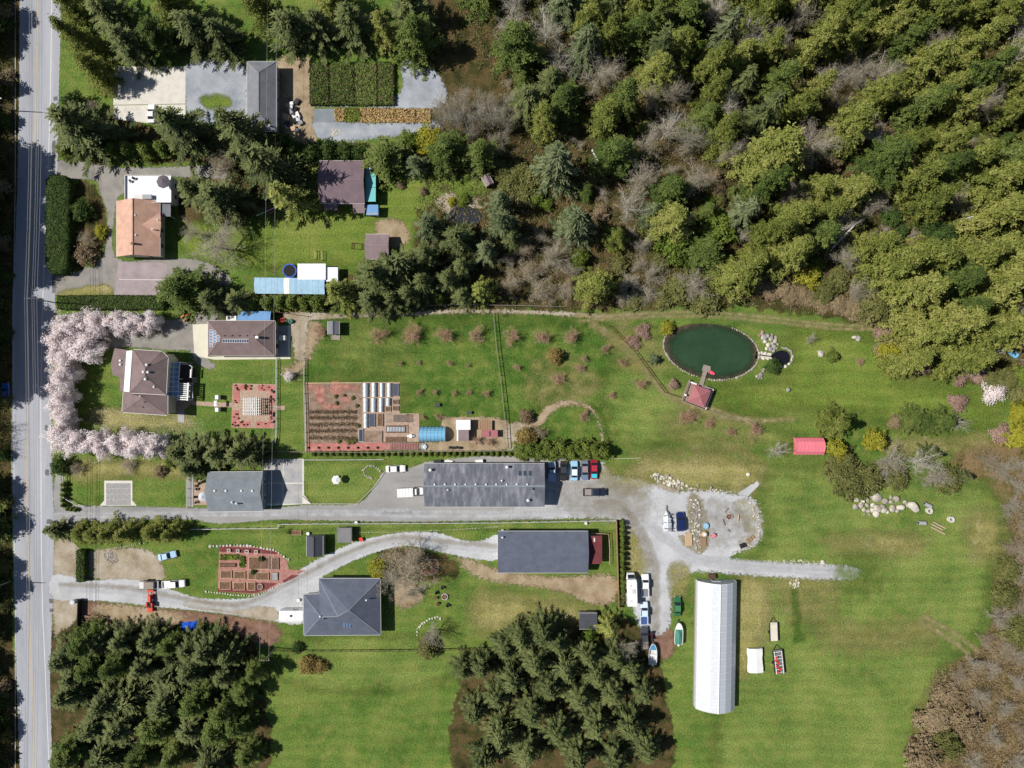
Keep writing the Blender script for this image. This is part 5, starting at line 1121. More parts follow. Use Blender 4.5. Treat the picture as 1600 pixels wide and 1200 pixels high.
tree('fir', 428, 262, 40, 18, 'tall dark fir beside the violet-brown roof', k=3)
tree('firthin', 452, 312, 36, 15, 'thin yellowish spruce beside the violet-brown roof')
tree('fir', 345, 312, 40, 13, 'dark spreading fir beside the tan-roofed house', k=1)
tree('fir', 305, 300, 26, 10, 'smaller dark fir close behind the white flat roof', k=2)
tree('barebrown', 352, 262, 30, 8, 'bare brown tree near the end of the drive past the tan-roofed house')
tree('bare', 345, 385, 56, 9, 'wide bare grey tree spreading over the sunlit lawn', k=0)
tree('bare', 305, 365, 26, 5, 'small bare tree beside the tan-roofed house')
tree('cedardark', 288, 452, 42, 10, 'dense dark round tree beside the mauve parking pavers', sq=.85)
trees('fir', [(335, 470, 26, 9), (372, 472, 22, 8)], 'dark fir in the shaded row behind the workshop', 'firs behind the workshop')
trees('conebush', [(400, 474, 14, 5), (420, 474, 14, 5), (440, 473, 14, 5), (458, 473, 14, 5), (478, 474, 14, 5), (496, 474, 14, 5)], 'cypress in the hedge row by the blue carport', 'cypress row by the carport')
tree('firthin', 532, 458, 34, 11, 'yellowish spruce with radiating branches beside the white huts')
tree('fir', 590, 435, 38, 15, 'large fir by the brown gable shed', k=0)
tree('fir', 632, 418, 34, 15, 'large fir between brown shed and dark clearing', k=3)
tree('fir', 580, 470, 26, 11, 'shaded fir beside the track, under larger firs', k=1)
tree('fir', 615, 470, 24, 10, 'shaded fir at the track edge', k=2)
tree('conebush', 687, 467, 10, 6, 'slim young conifer in the dark clearing')
trees('bushdark', [(462, 236, 16, 5), (490, 240, 16, 5), (517, 238, 16, 5), (543, 240, 16, 5), (566, 243, 15, 5), (445, 225, 14, 5)], 'shaded shrub in the dark hedge near the violet-brown roof', 'dark hedge shrubs')
tree('cedardark', 602, 245, 36, 8, 'rounded dense cedar near the sunlit lawn', at=.5)
tree('firblue', 652, 258, 22, 8, 'small blue-green fir between rounded cedars')
tree('cedardark', 700, 238, 34, 10, 'dark cedar behind the sunlit lawn')
tree('cedardark', 752, 242, 28, 10, 'dark cedar with grey twigs beside the little hut')
tree('bushyellow', 668, 218, 20, 3, 'yellow-green scrub at the nursery yard edge')
tree('bush', 640, 220, 16, 3, 'bright scrub bush at the nursery yard edge')
trees('bushbrown', [(661, 299, 6, 1.4), (626, 290, 6, 1)], 'small clipped brown shrub on the sunlit lawn', 'small shrubs on the sunlit lawn')
tree('bush', 724, 312, 9, 1.8, 'green shrub in the rockery'); tree('bushyellow', 707, 315, 7, 1.5, 'yellow shrub in the rockery')
tree('firblue', 672, 352, 30, 12, 'blue-green fir beside the garden pond, nearest the sunlit lawn', k=0)
tree('fir', 716, 374, 30, 12, 'fir by the garden pond', k=1)
tree('firblue', 781, 315, 24, 11, 'smaller of two blue-green firs between garden pond and wood', k=1)
tree('firblue', 787, 350, 30, 13, 'larger of two blue-green firs between garden pond and wood', k=2)
tree('firblue', 757, 392, 24, 11, 'small blue-green fir near the yellowish track-side spruce', k=0)
tree('firthin', 752, 455, 27, 12, 'yellowish spruce at the track edge by the fence end')
tree('firblue', 868, 262, 42, 17, 'tall pale-tipped fir at the wood edge beyond the pond', k=1)
tree('firblue', 900, 352, 38, 15, 'dense blue-green fir in the middle of the wood', k=2)
tree('cedar', 930, 447, 38, 12, 'yellow-green cedar standing beside the track', k=1)
tree('bare', 868, 402, 34, 8, 'bare tangled tree in the shaded clearing', k=1)
trees('busholive', [(800, 285, 18, 3), (822, 300, 20, 3), (812, 268, 16, 3), (835, 275, 20, 4), (790, 270, 14, 2.5)], 'olive scrub bush between lawn and wood', 'olive scrub by the lawn')
trees('bush', [(840, 312, 12, 2.5), (905, 405, 14, 4), (855, 320, 9, 2)], 'bright green bush at the wood edge', 'bright wood-edge bushes')
trees('poplar', [(690, 190, 22, 15), (708, 196, 22, 16), (728, 186, 24, 16), (748, 182, 22, 15), (766, 192, 24, 15), (735, 212, 18, 12)], 'slender bare tree in the group beside the nursery', 'slender bare trees by the nursery')
trees('bare', [(705, 175, 26, 8), (742, 200, 26, 8), (775, 178, 24, 8)], 'low bare thicket tree beside the nursery', 'bare thicket by the nursery')
tree('barepale', 1042, 205, 36, 13, 'white-barked bare tree rising over the cedars', k=0)
tree('bare', 1008, 228, 32, 10, 'grey lichen-covered bare tree in the wood')
tree('bare', 1000, 385, 22, 8, 'small silvery bare tree near the track'); tree('barepale', 1158, 372, 14, 6, 'pale dead tree among cedars')
tree('bare', 1082, 445, 36, 8, 'yellowish bare tree at the wood edge near the pond', k=2)
tree('busholive', 1062, 450, 24, 3.5, 'olive bush by the yellowish bare tree'); tree('busholive', 1102, 468, 22, 3.5, 'olive bush beside the track near the pond')
tree('cedar', 1148, 432, 40, 11, 'grey-green cedar near the pond', k=2); tree('cedar', 1172, 412, 30, 12, 'yellow-green cedar behind the grey-green one', k=0)
tree('bush', 1052, 388, 24, 6, 'bright green bushy tree in the wood'); tree('bush', 1118, 362, 28, 6, 'bright green bushy tree between cedars')
tree('firblue', 1015, 335, 24, 10, 'blue-green fir with spreading fronds among bare trees'); tree('cedar', 962, 372, 24, 9, 'yellow-green cedar beside the blue-green fir')
tree('cedar', 850, 188, 30, 11, 'bushy green tree where the wood meets the slender bare trees'); tree('cedar', 945, 188, 38, 13, 'large yellow-green cedar deep in the wood', k=3)
tree('cedar', 1205, 245, 58, 18, 'largest spreading cedar in the wood', k=0)
tree('cedardark', 1048, 300, 30, 11, 'dark cedar beside the shaded gap'); tree('cedar', 1130, 205, 38, 13, 'yellow-green cedar beside the largest cedar')
tree('cedar', 1232, 345, 42, 15, 'bright cedar by the largest cedar', k=4)
tree('bushyellow', 1262, 432, 17, 3.5, 'round yellow-green bush near the bramble bank')
tree('bare', 1318, 400, 34, 8, 'fallen-looking grey dead tree beside the bank'); tree('bare', 1338, 455, 24, 7, 'grey dead bush at the bramble bank')
trees('busholive', [(1365, 480, 24, 4), (1290, 455, 18, 3), (1310, 435, 16, 3)], 'olive scrub near the bramble bank', 'scrub near the bramble bank')
# big cedars next to the pond
trees('cedar', [(1390, 415, 50, 18), (1360, 385, 34, 15), (1425, 455, 44, 17), (1440, 520, 46, 16), (1480, 505, 44, 18), (1500, 560, 40, 15), (1420, 560, 34, 11), (1530, 520, 40, 16), (1560, 440, 50, 18), (1590, 400, 50, 18), (1570, 330, 50, 17), (1520, 400, 40, 16)], 'tall yellow-green cedar in the clump next to the pond', 'cedar clump next to the pond')
tree('bushyellow', 1388, 548, 16, 4, 'yellow-green bush at the cedar clump foot'); tree('bush', 1405, 570, 15, 4, 'green bush at the cedar clump foot, beside bare earth')
tree('blossomshrub', 1382, 528, 18, 2.4, 'mauve-brown bare shrub at the cedar clump foot'); tree('blossomshrub', 1374, 548, 9, 1.6, 'small mauve shrub beside the cedar clump')
trees('blossomshrub', [(1441, 573, 14, 1.6), (1500, 587, 15, 1.8), (1528, 586, 13, 1.6)], 'low pinkish shrub by the cedar clump', 'low pinkish shrubs')
tree('whiteshrub', 1552, 614, 20, 2.8, 'cream-blossomed shrub on the lawn end by the brush'); trees('bush', [(1470, 580, 12, 2), (1590, 590, 16, 3)], 'green shrub by the cedar clump', 'green shrubs by the cedars')
trees('busholive', [(1570, 595, 18, 3), (1598, 615, 18, 3), (1545, 592, 14, 2)], 'olive shrub near the blue tank', 'olive shrubs by the blue tank')
tree('blossomshrub', 1495, 628, 14, 2.2, 'rust-coloured twiggy shrub behind the long fallen-looking conifer')
# lawn trees on the right
tree('cedar', 1303, 662, 27, 9, 'grey-green cedar beside the red shelter', k=1); tree('bushyellow', 1305, 701, 15, 4.5, 'yellow bush at the red shelter entrance')
tree('bushyellow', 1366, 687, 15, 4.5, 'lone yellow bush on the lawn next to the red shelter')
for (u, v, r, hh) in ((1425, 655, 24, 5), (1447, 660, 22, 6), (1468, 658, 20, 7)): tree('cedardark', u, v, r, hh, 'dark conifer round the white trunk on the lawn end by the brush', 'dark conifers round the white trunk')
tree('barepale', 1490, 660, 16, 9, 'thin white-trunked bare tree among dark conifers')
tree('bushbrown', 1398, 660, 10, 1.6, 'brown shrub beside the dark conifers')
tree('bare', 1390, 720, 36, 8, 'grey bare tree in the island thicket, beside the yellow bushes'); tree('barepale', 1432, 722, 32, 9, 'pale bare tree in the middle of the island thicket'); tree('bare', 1460, 745, 32, 6, 'grey bare tree in the island thicket, beside the brush')
trees('busholive', [(1305, 735, 18, 3), (1330, 755, 24, 4), (1355, 750, 22, 4), (1320, 720, 18, 3), (1480, 750, 20, 3), (1400, 745, 18, 3)], 'olive scrub bush in the island thicket', 'island thicket scrub')
tree('fir', 1452, 708, 16, 6, 'small dark fir behind the island thicket'); tree('fir', 1505, 745, 14, 6, 'slim dark fir at the thicket tip')
tree('bushyellow', 1588, 680, 20, 4, 'yellow bush by the field brush'); tree('blossomshrub', 1562, 678, 15, 2.5, 'mauve-brown shrub beside the yellow bush'); tree('bushyellow', 1592, 645, 14, 3, 'yellow shrub on the lawn end by the brush')
# brush along the right edge
for (u, v) in ((1545, 720), (1570, 735), (1590, 760), (1580, 790), (1600, 730), (1600, 820), (1590, 860), (1575, 890), (1600, 900), (1570, 930), (1595, 945), (1560, 965), (1590, 985), (1540, 1000), (1570, 1015), (1600, 1025), (1520, 1035), (1550, 1045), (1500, 1055), (1590, 1065), (1480, 1085), (1530, 1090), (1570, 1105), (1460, 1120), (1510, 1130), (1600, 1140), (1550, 1150), (1480, 1165), (1440, 1180), (1520, 1190), (1590, 1190)):
    kk = trnd.choice(['barebrown', 'bare', 'busholive', 'bushbrown', 'barebrown', 'bare'])
    tree(kk, u, v, trnd.uniform(18, 28), trnd.uniform(2.2, 4.5), {'barebrown': 'reddish bare brush tree along the field margin', 'bare': 'grey bare brush tree along the field margin', 'busholive': 'olive brush along the field margin', 'bushbrown': 'brown brush along the field margin'}[kk], {'barebrown': 'reddish field margin brush', 'bare': 'grey field margin brush', 'busholive': 'olive field margin brush', 'bushbrown': 'brown field margin brush'}[kk])
# bramble bank by the wood
for k in range(14): tree('bushbrown', 1195 + k * 12 + trnd.uniform(-4, 4), 452 + k * 2.5 + trnd.uniform(-8, 10), trnd.uniform(10, 16), trnd.uniform(.8, 1.6), 'brown bramble on the bank between wood and track', 'brambles on the bank')
# orchard
trees('orchard', [(590, 523, 14, 3.4), (644, 524, 17, 3.4), (696, 524, 14, 3.6), (743, 524, 14, 3.6), (800, 526, 14, 3.6), (845, 527, 13, 3.4), (891, 527, 13, 3.4)], 'leafless reddish fruit tree in the long orchard row', 'long orchard row')
tree('bushgold', 868, 556, 11, 3, 'golden shrub on the orchard lawn'); tree('orchard', 870, 592, 14, 2.2, 'pale spreading fruit tree by the golden shrub')
trees('orchard', [(625, 568, 5, 1.6), (703, 568, 5, 1.6), (808, 574, 6, 1.8), (731, 571, 4, 1.4), (654, 567, 4, 1.4), (680, 613, 6, 1.4), (655, 613, 6, 1.4), (710, 614, 5, 1.6), (760, 615, 8, 1.8), (733, 613, 5, 1.2), (905, 575, 8, 2), (912, 560, 6, 2), (685, 652, 6, 1.4), (660, 652, 6, 1.4)], 'knee-high sapling on the orchard lawn', 'orchard saplings')
trees('orchard', [(1000, 600, 12, 2.6), (1075, 650, 15, 3), (1178, 672, 14, 3), (1108, 662, 9, 1.6), (955, 618, 8, 1.4), (1140, 675, 8, 1.8), (973, 567, 8, 2), (945, 545, 8, 2), (985, 530, 10, 1.8)], 'leafless small fruit tree on the lawn by the pond', 'small fruit trees by the pond')
tree('barepale', 1210, 704, 20, 6, 'fan-shaped pale bare tree beside the red shelter', at=.3); tree('bare', 1265, 530, 12, 4, 'small grey bare tree next to the rock heap', at=.3)
tree('conebush', 1300, 557, 10, 2.2, 'low dark juniper next to the small basin'); tree('whiteshrub', 1282, 553, 6, 1.2, 'pale shrub beside the low juniper'); tree('orchard', 1343, 565, 10, 1.4, 'sparse twiggy shrub on the pond lawn')
tree('bushdark', 1207, 572, 11, 2.2, 'dark green shrub beside the small basin'); tree('bushyellow', 1042, 512, 10, 2.2, 'yellow-green shrub at the pond corner'); tree('firblue', 1023, 561, 11, 3, 'small round fir beside the pond')
trees('blossomshrub', [(1005, 518, 12, 1.2), (990, 535, 10, 1.2), (1052, 600, 8, 1.6)], 'pale dry shrub on the pond lawn', 'dry shrubs by the pond')
tree('orchard', 500, 519, 15, 2.2, 'brown twiggy tree beside the weathered shed'); tree('whiteshrub', 452, 587, 10, 2.4, 'white-flowering little tree near the rose garden')
tree('bushgold', 822, 684, 15, 3.4, 'golden-brown shrub beside the garden yard'); tree('barebrown', 842, 676, 14, 3, 'bare brown shrub beside the golden one'); tree('bushbrown', 822, 652, 10, 2.4, 'reddish-brown shrub on the orchard edge')
tree('orchard', 912, 650, 12, 1.8, 'pale twiggy tree inside the curved path'); tree('orchard', 745, 688, 11, 2.6, 'twiggy tree in the garden yard behind the sheds'); tree('orchard', 765, 692, 9, 2, 'bare twigs beside the red-roofed coop')
# rows of conical cypress
trees('conebush', [*[(816 + k * 12.3, 704 - (k % 2) * 2, 15, 5.0) for k in range(11)]], 'bright conical cypress in the row behind the parked cars', 'cypress row behind the parked cars')
trees('conebush', [(972 + (k % 2) * .6, 817 + k * 8.1, 5.2, 2.2) for k in range(14)], 'small clipped cypress along the boundary fence', 'small cypresses along the fence')
trees('busholive', [(970, 930, 7, 1.2), (969, 940, 7, 1.2)], 'pale low shrub beside the motorhome', 'pale shrubs by the motorhome')
# trees round the cottage and the lower drives
trees('fir', [(285, 705, 24, 8), (315, 705, 27, 10), (345, 708, 27, 10), (375, 708, 26, 10), (398, 715, 20, 8), (300, 730, 20, 7)], 'dark fir in the clump near the blue-grey cottage', 'firs near the cottage')
tree('bushdark', 95, 728, 14, 3.5, 'green shrub at the road corner of the paved pad'); tree('barebrown', 122, 732, 14, 2.5, 'brown bare shrub beside the corner shrub'); tree('bushbrown', 250, 736, 9, 1.6, 'dark brown shrub on the strip lawn'); tree('bush', 266, 722, 8, 1.6, 'bright shrub beside the firs')
tree('barebrown', 200, 727, 18, 2.0, 'low bare tree on the strip lawn')
trees('conebush', [(100, 757 + k * 8, 5, 1.6) for k in range(5)] + [(106 + k * 6, 795 + k * .8, 4, 1.2) for k in range(3)], 'tiny conifer in the strip by the road fence', 'tiny conifers by the road fence')
tree('fir', 90, 828, 20, 6, 'ragged fir at the drive entrance by the road')
trees('cedar', [(128, 832, 20, 5.5), (150, 834, 21, 6), (174, 832, 23, 6.6), (198, 832, 22, 6.6), (246, 831, 23, 7), (270, 832, 21, 6.6)], 'dense rounded cedar between the shared and gravel drives', 'rounded cedars between the drives')
tree('bush', 128, 895, 9, 1.5, 'low pale shrub beside the clipped driveway hedge'); tree('barebrown', 640, 876, 48, 7, 'wide bare tree beside the curved drive', k=0); tree('bushyellow', 594, 888, 16, 3.2, 'yellow-green shrub beside the slate-grey house')
tree('bare', 612, 905, 30, 6, 'pale bare tree close to the slate-grey house'); tree('bare', 640, 925, 22, 5, 'thin bare tree on the brown lawn patch')
tree('bare', 675, 990, 26, 7, 'bare grey tree ringed by white stones'); tree('busholive', 668, 1012, 16, 3, 'olive shrub by the stone-ringed tree')
trees('fir', [(790, 1010, 22, 10), (815, 1000, 24, 11), (845, 985, 26, 12), (870, 1000, 24, 11), (835, 1030, 26, 12), (880, 1035, 26, 12), (915, 1020, 22, 10)], 'green fir in the grove by the slate garage', 'fir grove by the garage')
trees('fir', [(725, 1045, 20, 8), (750, 1040, 22, 9), (960, 1025, 24, 9), (930, 1050, 24, 10), (985, 1045, 22, 9), (800, 1060, 26, 11), (860, 1070, 26, 11), (775, 1085, 24, 10), (905, 1085, 26, 11), (830, 1110, 26, 11), (955, 1080, 24, 10), (1005, 1080, 22, 9), (870, 1140, 26, 11), (930, 1130, 26, 11), (980, 1130, 26, 11), (780, 1140, 26, 11), (740, 1110, 22, 9), (1010, 1170, 24, 9), (820, 1175, 26, 11), (900, 1180, 26, 11), (760, 1180, 24, 10), (960, 1185, 24, 10)], 'shaded fir in the wood behind the boats', 'grove wood firs')
tree('firthin', 950, 978, 24, 9, 'yellowish thin spruce beside the dark grey shed'); tree('bare', 978, 1010, 24, 6, 'rounded bare tree beside the dark pickup'); tree('bush', 920, 990, 12, 4, 'bright young conifer by the dark grey shed'); tree('bare', 908, 1015, 14, 4, 'reddish bare shrub in the fir grove')
trees('bushgold', [(482, 1038, 14, 2.2), (500, 1042, 10, 1.8)], 'golden shrub on the fenced-off lawn', 'golden shrubs on the fenced-off lawn')
tree('bushdark', 465, 1012, 8, 1.6, 'small shaded shrub beside the lower fence')
for (u, v, r, hh) in [(100, 1020, 24, 8), (130, 1005, 26, 9), (165, 1005, 26, 9), (200, 1000, 26, 9), (232, 1000, 26, 9), (265, 1005, 27, 10), (300, 1010, 28, 10), (335, 1012, 26, 10), (370, 1020, 26, 10), (395, 1040, 20, 8), (110, 1050, 26, 9), (150, 1045, 26, 9), (190, 1045, 27, 9), (230, 1045, 27, 10), (270, 1050, 28, 10), (310, 1050, 28, 10), (350, 1058, 26, 10), (385, 1075, 24, 9), (120, 1090, 26, 9), (165, 1090, 26, 9), (210, 1090, 26, 9), (255, 1095, 26, 9), (300, 1095, 26, 9), (345, 1100, 26, 9), (140, 1135, 26, 9), (190, 1135, 26, 9), (240, 1140, 26, 9), (290, 1140, 26, 9), (340, 1145, 26, 9), (110, 1170, 26, 9), (165, 1180, 26, 9), (220, 1185, 26, 9), (275, 1185, 26, 9), (330, 1188, 26, 9), (380, 1130, 24, 9), (385, 1175, 24, 9)]:
    tree(trnd.choice(['fir', 'fir', 'cedardark']), u + trnd.uniform(-9, 9), v + trnd.uniform(-9, 9) * (v > 1015), r * trnd.uniform(.85, 1.15), hh * trnd.uniform(.8, 1.2), 'dark evergreen in the roadside wood by the log pile', 'roadside wood evergreens')
# across the road
for k in range(24):
    v = -30 + k * 53 + trnd.uniform(-12, 12); big = 225 < v < 600
    for q in range(6 if big else 1):
        tree('bare' if (640 < v < 720) else trnd.choice(['fir', 'cedardark', 'cedardark']), trnd.uniform(-75, -30) if big else trnd.uniform(-36, -22), v + q * 10, trnd.uniform(32, 42), trnd.uniform(16, 20) if big else trnd.uniform(9, 11.5), 'dark tree along the verge across the road', 'trees across the road', at=0)
for k in range(14): tree(trnd.choice(['bushdark', 'bushbrown', 'busholive']), trnd.uniform(4, 12), 20 + k * 86 + trnd.uniform(-20, 20), trnd.uniform(8, 13), trnd.uniform(1.5, 3), 'verge shrub along the far side of the road', 'verge shrubs across the road')
# the wood: fill what the list above leaves open
def inpoly(x, y, P):
    c = False; n = len(P)
    for i in range(n):
        x0, y0 = P[i]; x1, y1 = P[(i + 1) % n]
        if (y0 > y) != (y1 > y) and x < (x1 - x0) * (y - y0) / (y1 - y0) + x0: c = not c
    return c
WOOD = [(790, 60), (690, -40), (1900, -60), (1900, 600), (1620, 640), (1590, 560), (1440, 500), (1335, 455), (1280, 425), (1180, 400), (1110, 410), (1040, 400), (960, 395), (935, 335), (905, 300), (930, 240), (830, 225), (790, 180)]
GAPS = [[(880, 170), (935, 250), (960, 330), (900, 330), (830, 330), (880, 250)], [(1085, 250), (1140, 270), (1140, 345), (1060, 340), (1080, 300)], [(1335, 335), (1510, 345), (1500, 400), (1440, 400), (1330, 365)], [(1250, 190), (1300, 195), (1290, 235), (1260, 225)], [(1345, 230), (1385, 240), (1360, 275), (1340, 265)]]
cnt = 0
for _ in range(9000):
    u = trnd.uniform(690, 1780); v = trnd.uniform(-50, 600)     # where the foot stands, as a ground pixel
    if not inpoly(u, v, WOOD) or any(inpoly(u, v, g) for g in GAPS): continue
    x, y, _z = W(u, v); rp = trnd.uniform(26, 44); far = u > 1150
    if any((x - a) ** 2 + (y - b) ** 2 < (.5 * (c + rp * S)) ** 2 for a, b, c in PTS): continue
    kk = trnd.choice(['cedar'] * 8 + ['cedardark'] * 2 + ['fir'] + ['bare', 'bare', 'barepale']) if far else trnd.choice(['cedar'] * 3 + ['cedardark'] * 2 + ['fir', 'firblue', 'bare', 'bare', 'barepale'])
    hh = (trnd.uniform(15, 23) if far else trnd.uniform(13, 20)) if kk not in ('bare', 'barepale') else trnd.uniform(8, 12)
    cr, tr, h0, r0 = PROTO[kk][trnd.randrange(len(PROTO[kk]))]
    sz = 'slim ' if rp < 31 else 'broad ' if rp > 38 else 'tall ' if hh > 19 else ''
    lab = sz + {'cedar': 'yellow-green cedar in the dense wood', 'cedardark': 'dark green cedar in the dense wood', 'fir': 'dark fir in the dense wood', 'firblue': 'blue-green fir in the dense wood', 'bare': 'grey bare tree in the dense wood', 'barepale': 'white-barked bare tree in the dense wood'}[kk]
    t = thing(NAMES[kk], lab, 'tree', (x, y, 0), trnd.random() * 6.283, lab.split(' in ')[0] + 's of the wood'); sx = rp * S / r0
    t.scale = (sx, sx * trnd.uniform(.85, 1.1), hh / h0); link('trunk', tr, t); link('crown', cr, t); PTS.append((x, y, rp * S)); cnt += 1
    if cnt >= 190: break
cnt = 0; UG = {'busholive': 'olive understorey bush in the wood', 'bushdark': 'dark green understorey bush in the wood', 'bush': 'bright green understorey bush in the wood', 'bushbrown': 'brown bramble thicket in the wood', 'bare': 'low grey leafless thicket in the wood', 'cedardark': 'young dark cedar in the wood', 'cedar': 'young yellow-green cedar in the wood'}
for _ in range(9000):
    u = trnd.uniform(790, 1640); v = trnd.uniform(-30, 480)
    if not inpoly(u, v, WOOD): continue
    x, y, _z = W(u, v); rp = trnd.uniform(9, 19)
    if any((x - a) ** 2 + (y - b) ** 2 < (.72 * (c + rp * S)) ** 2 for a, b, c in PTS): continue
    kk = trnd.choice(['busholive', 'busholive', 'bushdark', 'bush', 'bushbrown', 'bare', 'bare', 'cedardark', 'cedar']); tree(kk, u, v, rp, rp * S * trnd.uniform(1.0, 1.6) * (2 if kk.startswith('cedar') else 1), UG[kk], UG[kk].replace(' in the wood', ' growth'), at=0); cnt += 1
    if cnt >= 150: break
for q in ((830, 425, 26, 5), (848, 456, 28, 4.5), (802, 440, 24, 4.5), (882, 455, 22, 4), (820, 390, 22, 5), (895, 425, 18, 4), (845, 370, 20, 4.5), (795, 410, 18, 4)): tree('bare' if q[0] % 2 else 'barebrown', *q, 'low tangled bare thicket in the shaded clearing', 'thickets in the shaded clearing')
for q in ((662, 445, 26, 12), (640, 462, 24, 11), (700, 440, 24, 12), (722, 462, 20, 9), (722, 418, 20, 10), (665, 400, 24, 12), (800, 375, 18, 9)): tree('fir', *q, 'dark fir round the dark clearing beside the track', 'firs round the dark clearing')
for q in ((690, 170, 26, 8), (720, 160, 28, 9), (755, 165, 26, 9), (790, 200, 26, 8), (775, 225, 22, 7), (800, 165, 24, 8)): tree('bare', *q, 'low bare thicket tree beside the nursery', 'bare thicket by the nursery')
for q in ((985, 445, 24, 5), (1012, 462, 22, 4), (1020, 430, 24, 5), (975, 468, 16, 3.5), (1000, 415, 20, 5)): tree('bare', *q, 'grey bare thicket between the track-side cedar and yellowish tree', 'thicket by the track-side cedar')
for q in ((990, 470, 14, 1.8), (1035, 468, 14, 2), (1030, 408, 16, 2.5), (968, 415, 14, 2.5)): tree('busholive', *q, 'olive bush between the track-side cedar and yellowish tree', 'olive bushes by the track-side cedar')
# undergrowth of the wood, which nobody could count
def undergrowth(name, poly, n, m, seed, hmax=1.0):
    g = random.Random(seed); C = []; A = []; B = []; T = []; gg = np.random.default_rng(seed); U = [p[0] for p in poly]; V_ = [p[1] for p in poly]
    while len(C) < n:
        u = g.uniform(min(U), max(U)); v = g.uniform(min(V_), max(V_))
        if not inpoly(u, v, poly): continue
        p = W(u, v); k = 14; hh = g.uniform(.3, hmax); t = g.random()
        c = np.array([p.x, p.y, hh * .5]) + gg.normal(0, 1, (k, 3)) * np.array([.5, .5, hh * .25]); c[:, 2] = np.abs(c[:, 2]) + .05
        a = unit(gg.normal(0, 1, (k, 3)) * np.array([1, 1, .5])); b = unit(np.cross(a, gg.normal(0, 1, (k, 3))))
        C += list(c); A += list(a * .2); B += list(b * .08); T += list(gg.random(k) * .5 + t * .5)
    o = link(name, leafmesh(name, np.array(C), np.array(A), np.array(B), np.array(T), m)); o['kind'] = 'stuff'; return o
wp = [(650, 290), (790, 180), (700, 0), (1620, 0), (1620, 620), (1560, 600), (1400, 560), (1385, 525), (1330, 498), (1200, 476), (950, 480), (640, 482), (650, 400)]
tag(undergrowth('undergrowth', wp, 60000, 'leaf_olive', 5, .9), 'olive undergrowth on the floor of the wood', 'undergrowth')
tag(undergrowth('bracken', wp, 40000, 'leaf_brown', 6, .7), 'brown bracken on the floor of the wood', 'bracken')
tag(undergrowth('brush', [(1575, 810), (1640, 700), (1640, 1220), (1420, 1220), (1460, 1050), (1520, 1025), (1555, 965), (1555, 900)], 26000, 'leaf_brown', 8, .9), 'brown brush covering the field margin', 'brush')
tag(undergrowth('scrub', [(0, -20), (18, -20), (16, 1220), (-30, 1220)], 9000, 'leaf_olive', 9, .8), 'low scrub on the far road verge', 'scrub')

# clipped hedges
def hedge(px, h, label, m='leaf_hedge', dens=60, leaf=.13, lump=.12, group=None, seed=0):
    P = [Vector(W(u, v)[:2]) for u, v in px]; c = sum(P, Vector((0, 0))) / len(P); t = thing('hedge', label, 'hedge', (c.x, c.y, 0), 0, group); P = [p - c for p in P]
    MB().prism([tuple(p * .9) for p in P], 0, h * .9).build('stems', 'wood_dark', t)
    g = np.random.default_rng(seed); C = []; N = []
    A_ = np.array([tuple(p) for p in P]); lo = A_.min(0); hi = A_.max(0); area = (hi[0] - lo[0]) * (hi[1] - lo[1]); n = int(area * dens); poly = [tuple(p) for p in P]
    X_ = g.uniform(lo[0], hi[0], n); Y_ = g.uniform(lo[1], hi[1], n); D = sdist(X_, Y_, poly); k = D > -.12; X_, Y_, D = X_[k], Y_[k], D[k]
    Z = h - .35 * np.exp(-np.maximum(D, 0) / .3) + lump * np.sin(X_ * 2.1 + 1) * np.cos(Y_ * 1.7) + g.normal(0, .08, len(X_)); C.append(np.stack([X_, Y_, Z], 1)); N.append(np.tile([0, 0, 1.], (len(X_), 1)))
    for i in range(len(P)):
        p, q = P[i], P[(i + 1) % len(P)]; L = (q - p).length; n = int(L * h * dens * .8); s_ = g.random(n); nn = np.array([(q - p).y, -(q - p).x]) / L
        if sdist(np.array([(p.x + q.x) / 2 + nn[0] * .2]), np.array([(p.y + q.y) / 2 + nn[1] * .2]), poly)[0] > 0: nn = -nn
        bx = np.stack([p.x + (q.x - p.x) * s_, p.y + (q.y - p.y) * s_], 1) + nn * g.normal(0, .1, (n, 1)); C.append(np.column_stack([bx, g.uniform(.1, h, n)])); N.append(np.tile([*nn, .3], (n, 1)))
    C = np.concatenate(C); N = unit(np.concatenate(N) + g.normal(0, .5, (len(C), 3))); a = unit(np.cross(N, g.normal(0, 1, C.shape))); b = np.cross(N, a); s_ = leaf * g.uniform(.7, 1.4, (len(C), 1))
    link('foliage', leafmesh('foliage', C, a * s_, b * s_ * .7, g.random(len(C)), m), t); return t
hedge([(84, 286), (92, 279), (112, 280), (119, 292), (116, 420), (108, 430), (90, 429), (83, 415)], 2.8, 'tall dark clipped hedge between road and tan-roofed house', dens=70)
hedge([(97, 464), (185, 463), (262, 464), (262, 484), (185, 484), (97, 484)], 2.0, 'clipped hedge between mauve pavers and cherry row', seed=2, dens=55)
hedge([(126, 858), (138, 858), (138, 906), (126, 906)], 1.8, 'short dark clipped hedge beside the gravel parking patch', seed=3)
for k, (u0, u1) in enumerate(((486, 516), (516.6, 555), (555.6, 590), (590.6, 616))): hedge([(u0, 100), (u1, 100), (u1, 165), (u0, 165)], 1.1, 'block of dark nursery stock beside the grey nursery path', 'leaf_cedar_dark', 34, .17, group='nursery stock blocks', seed=10 + k)
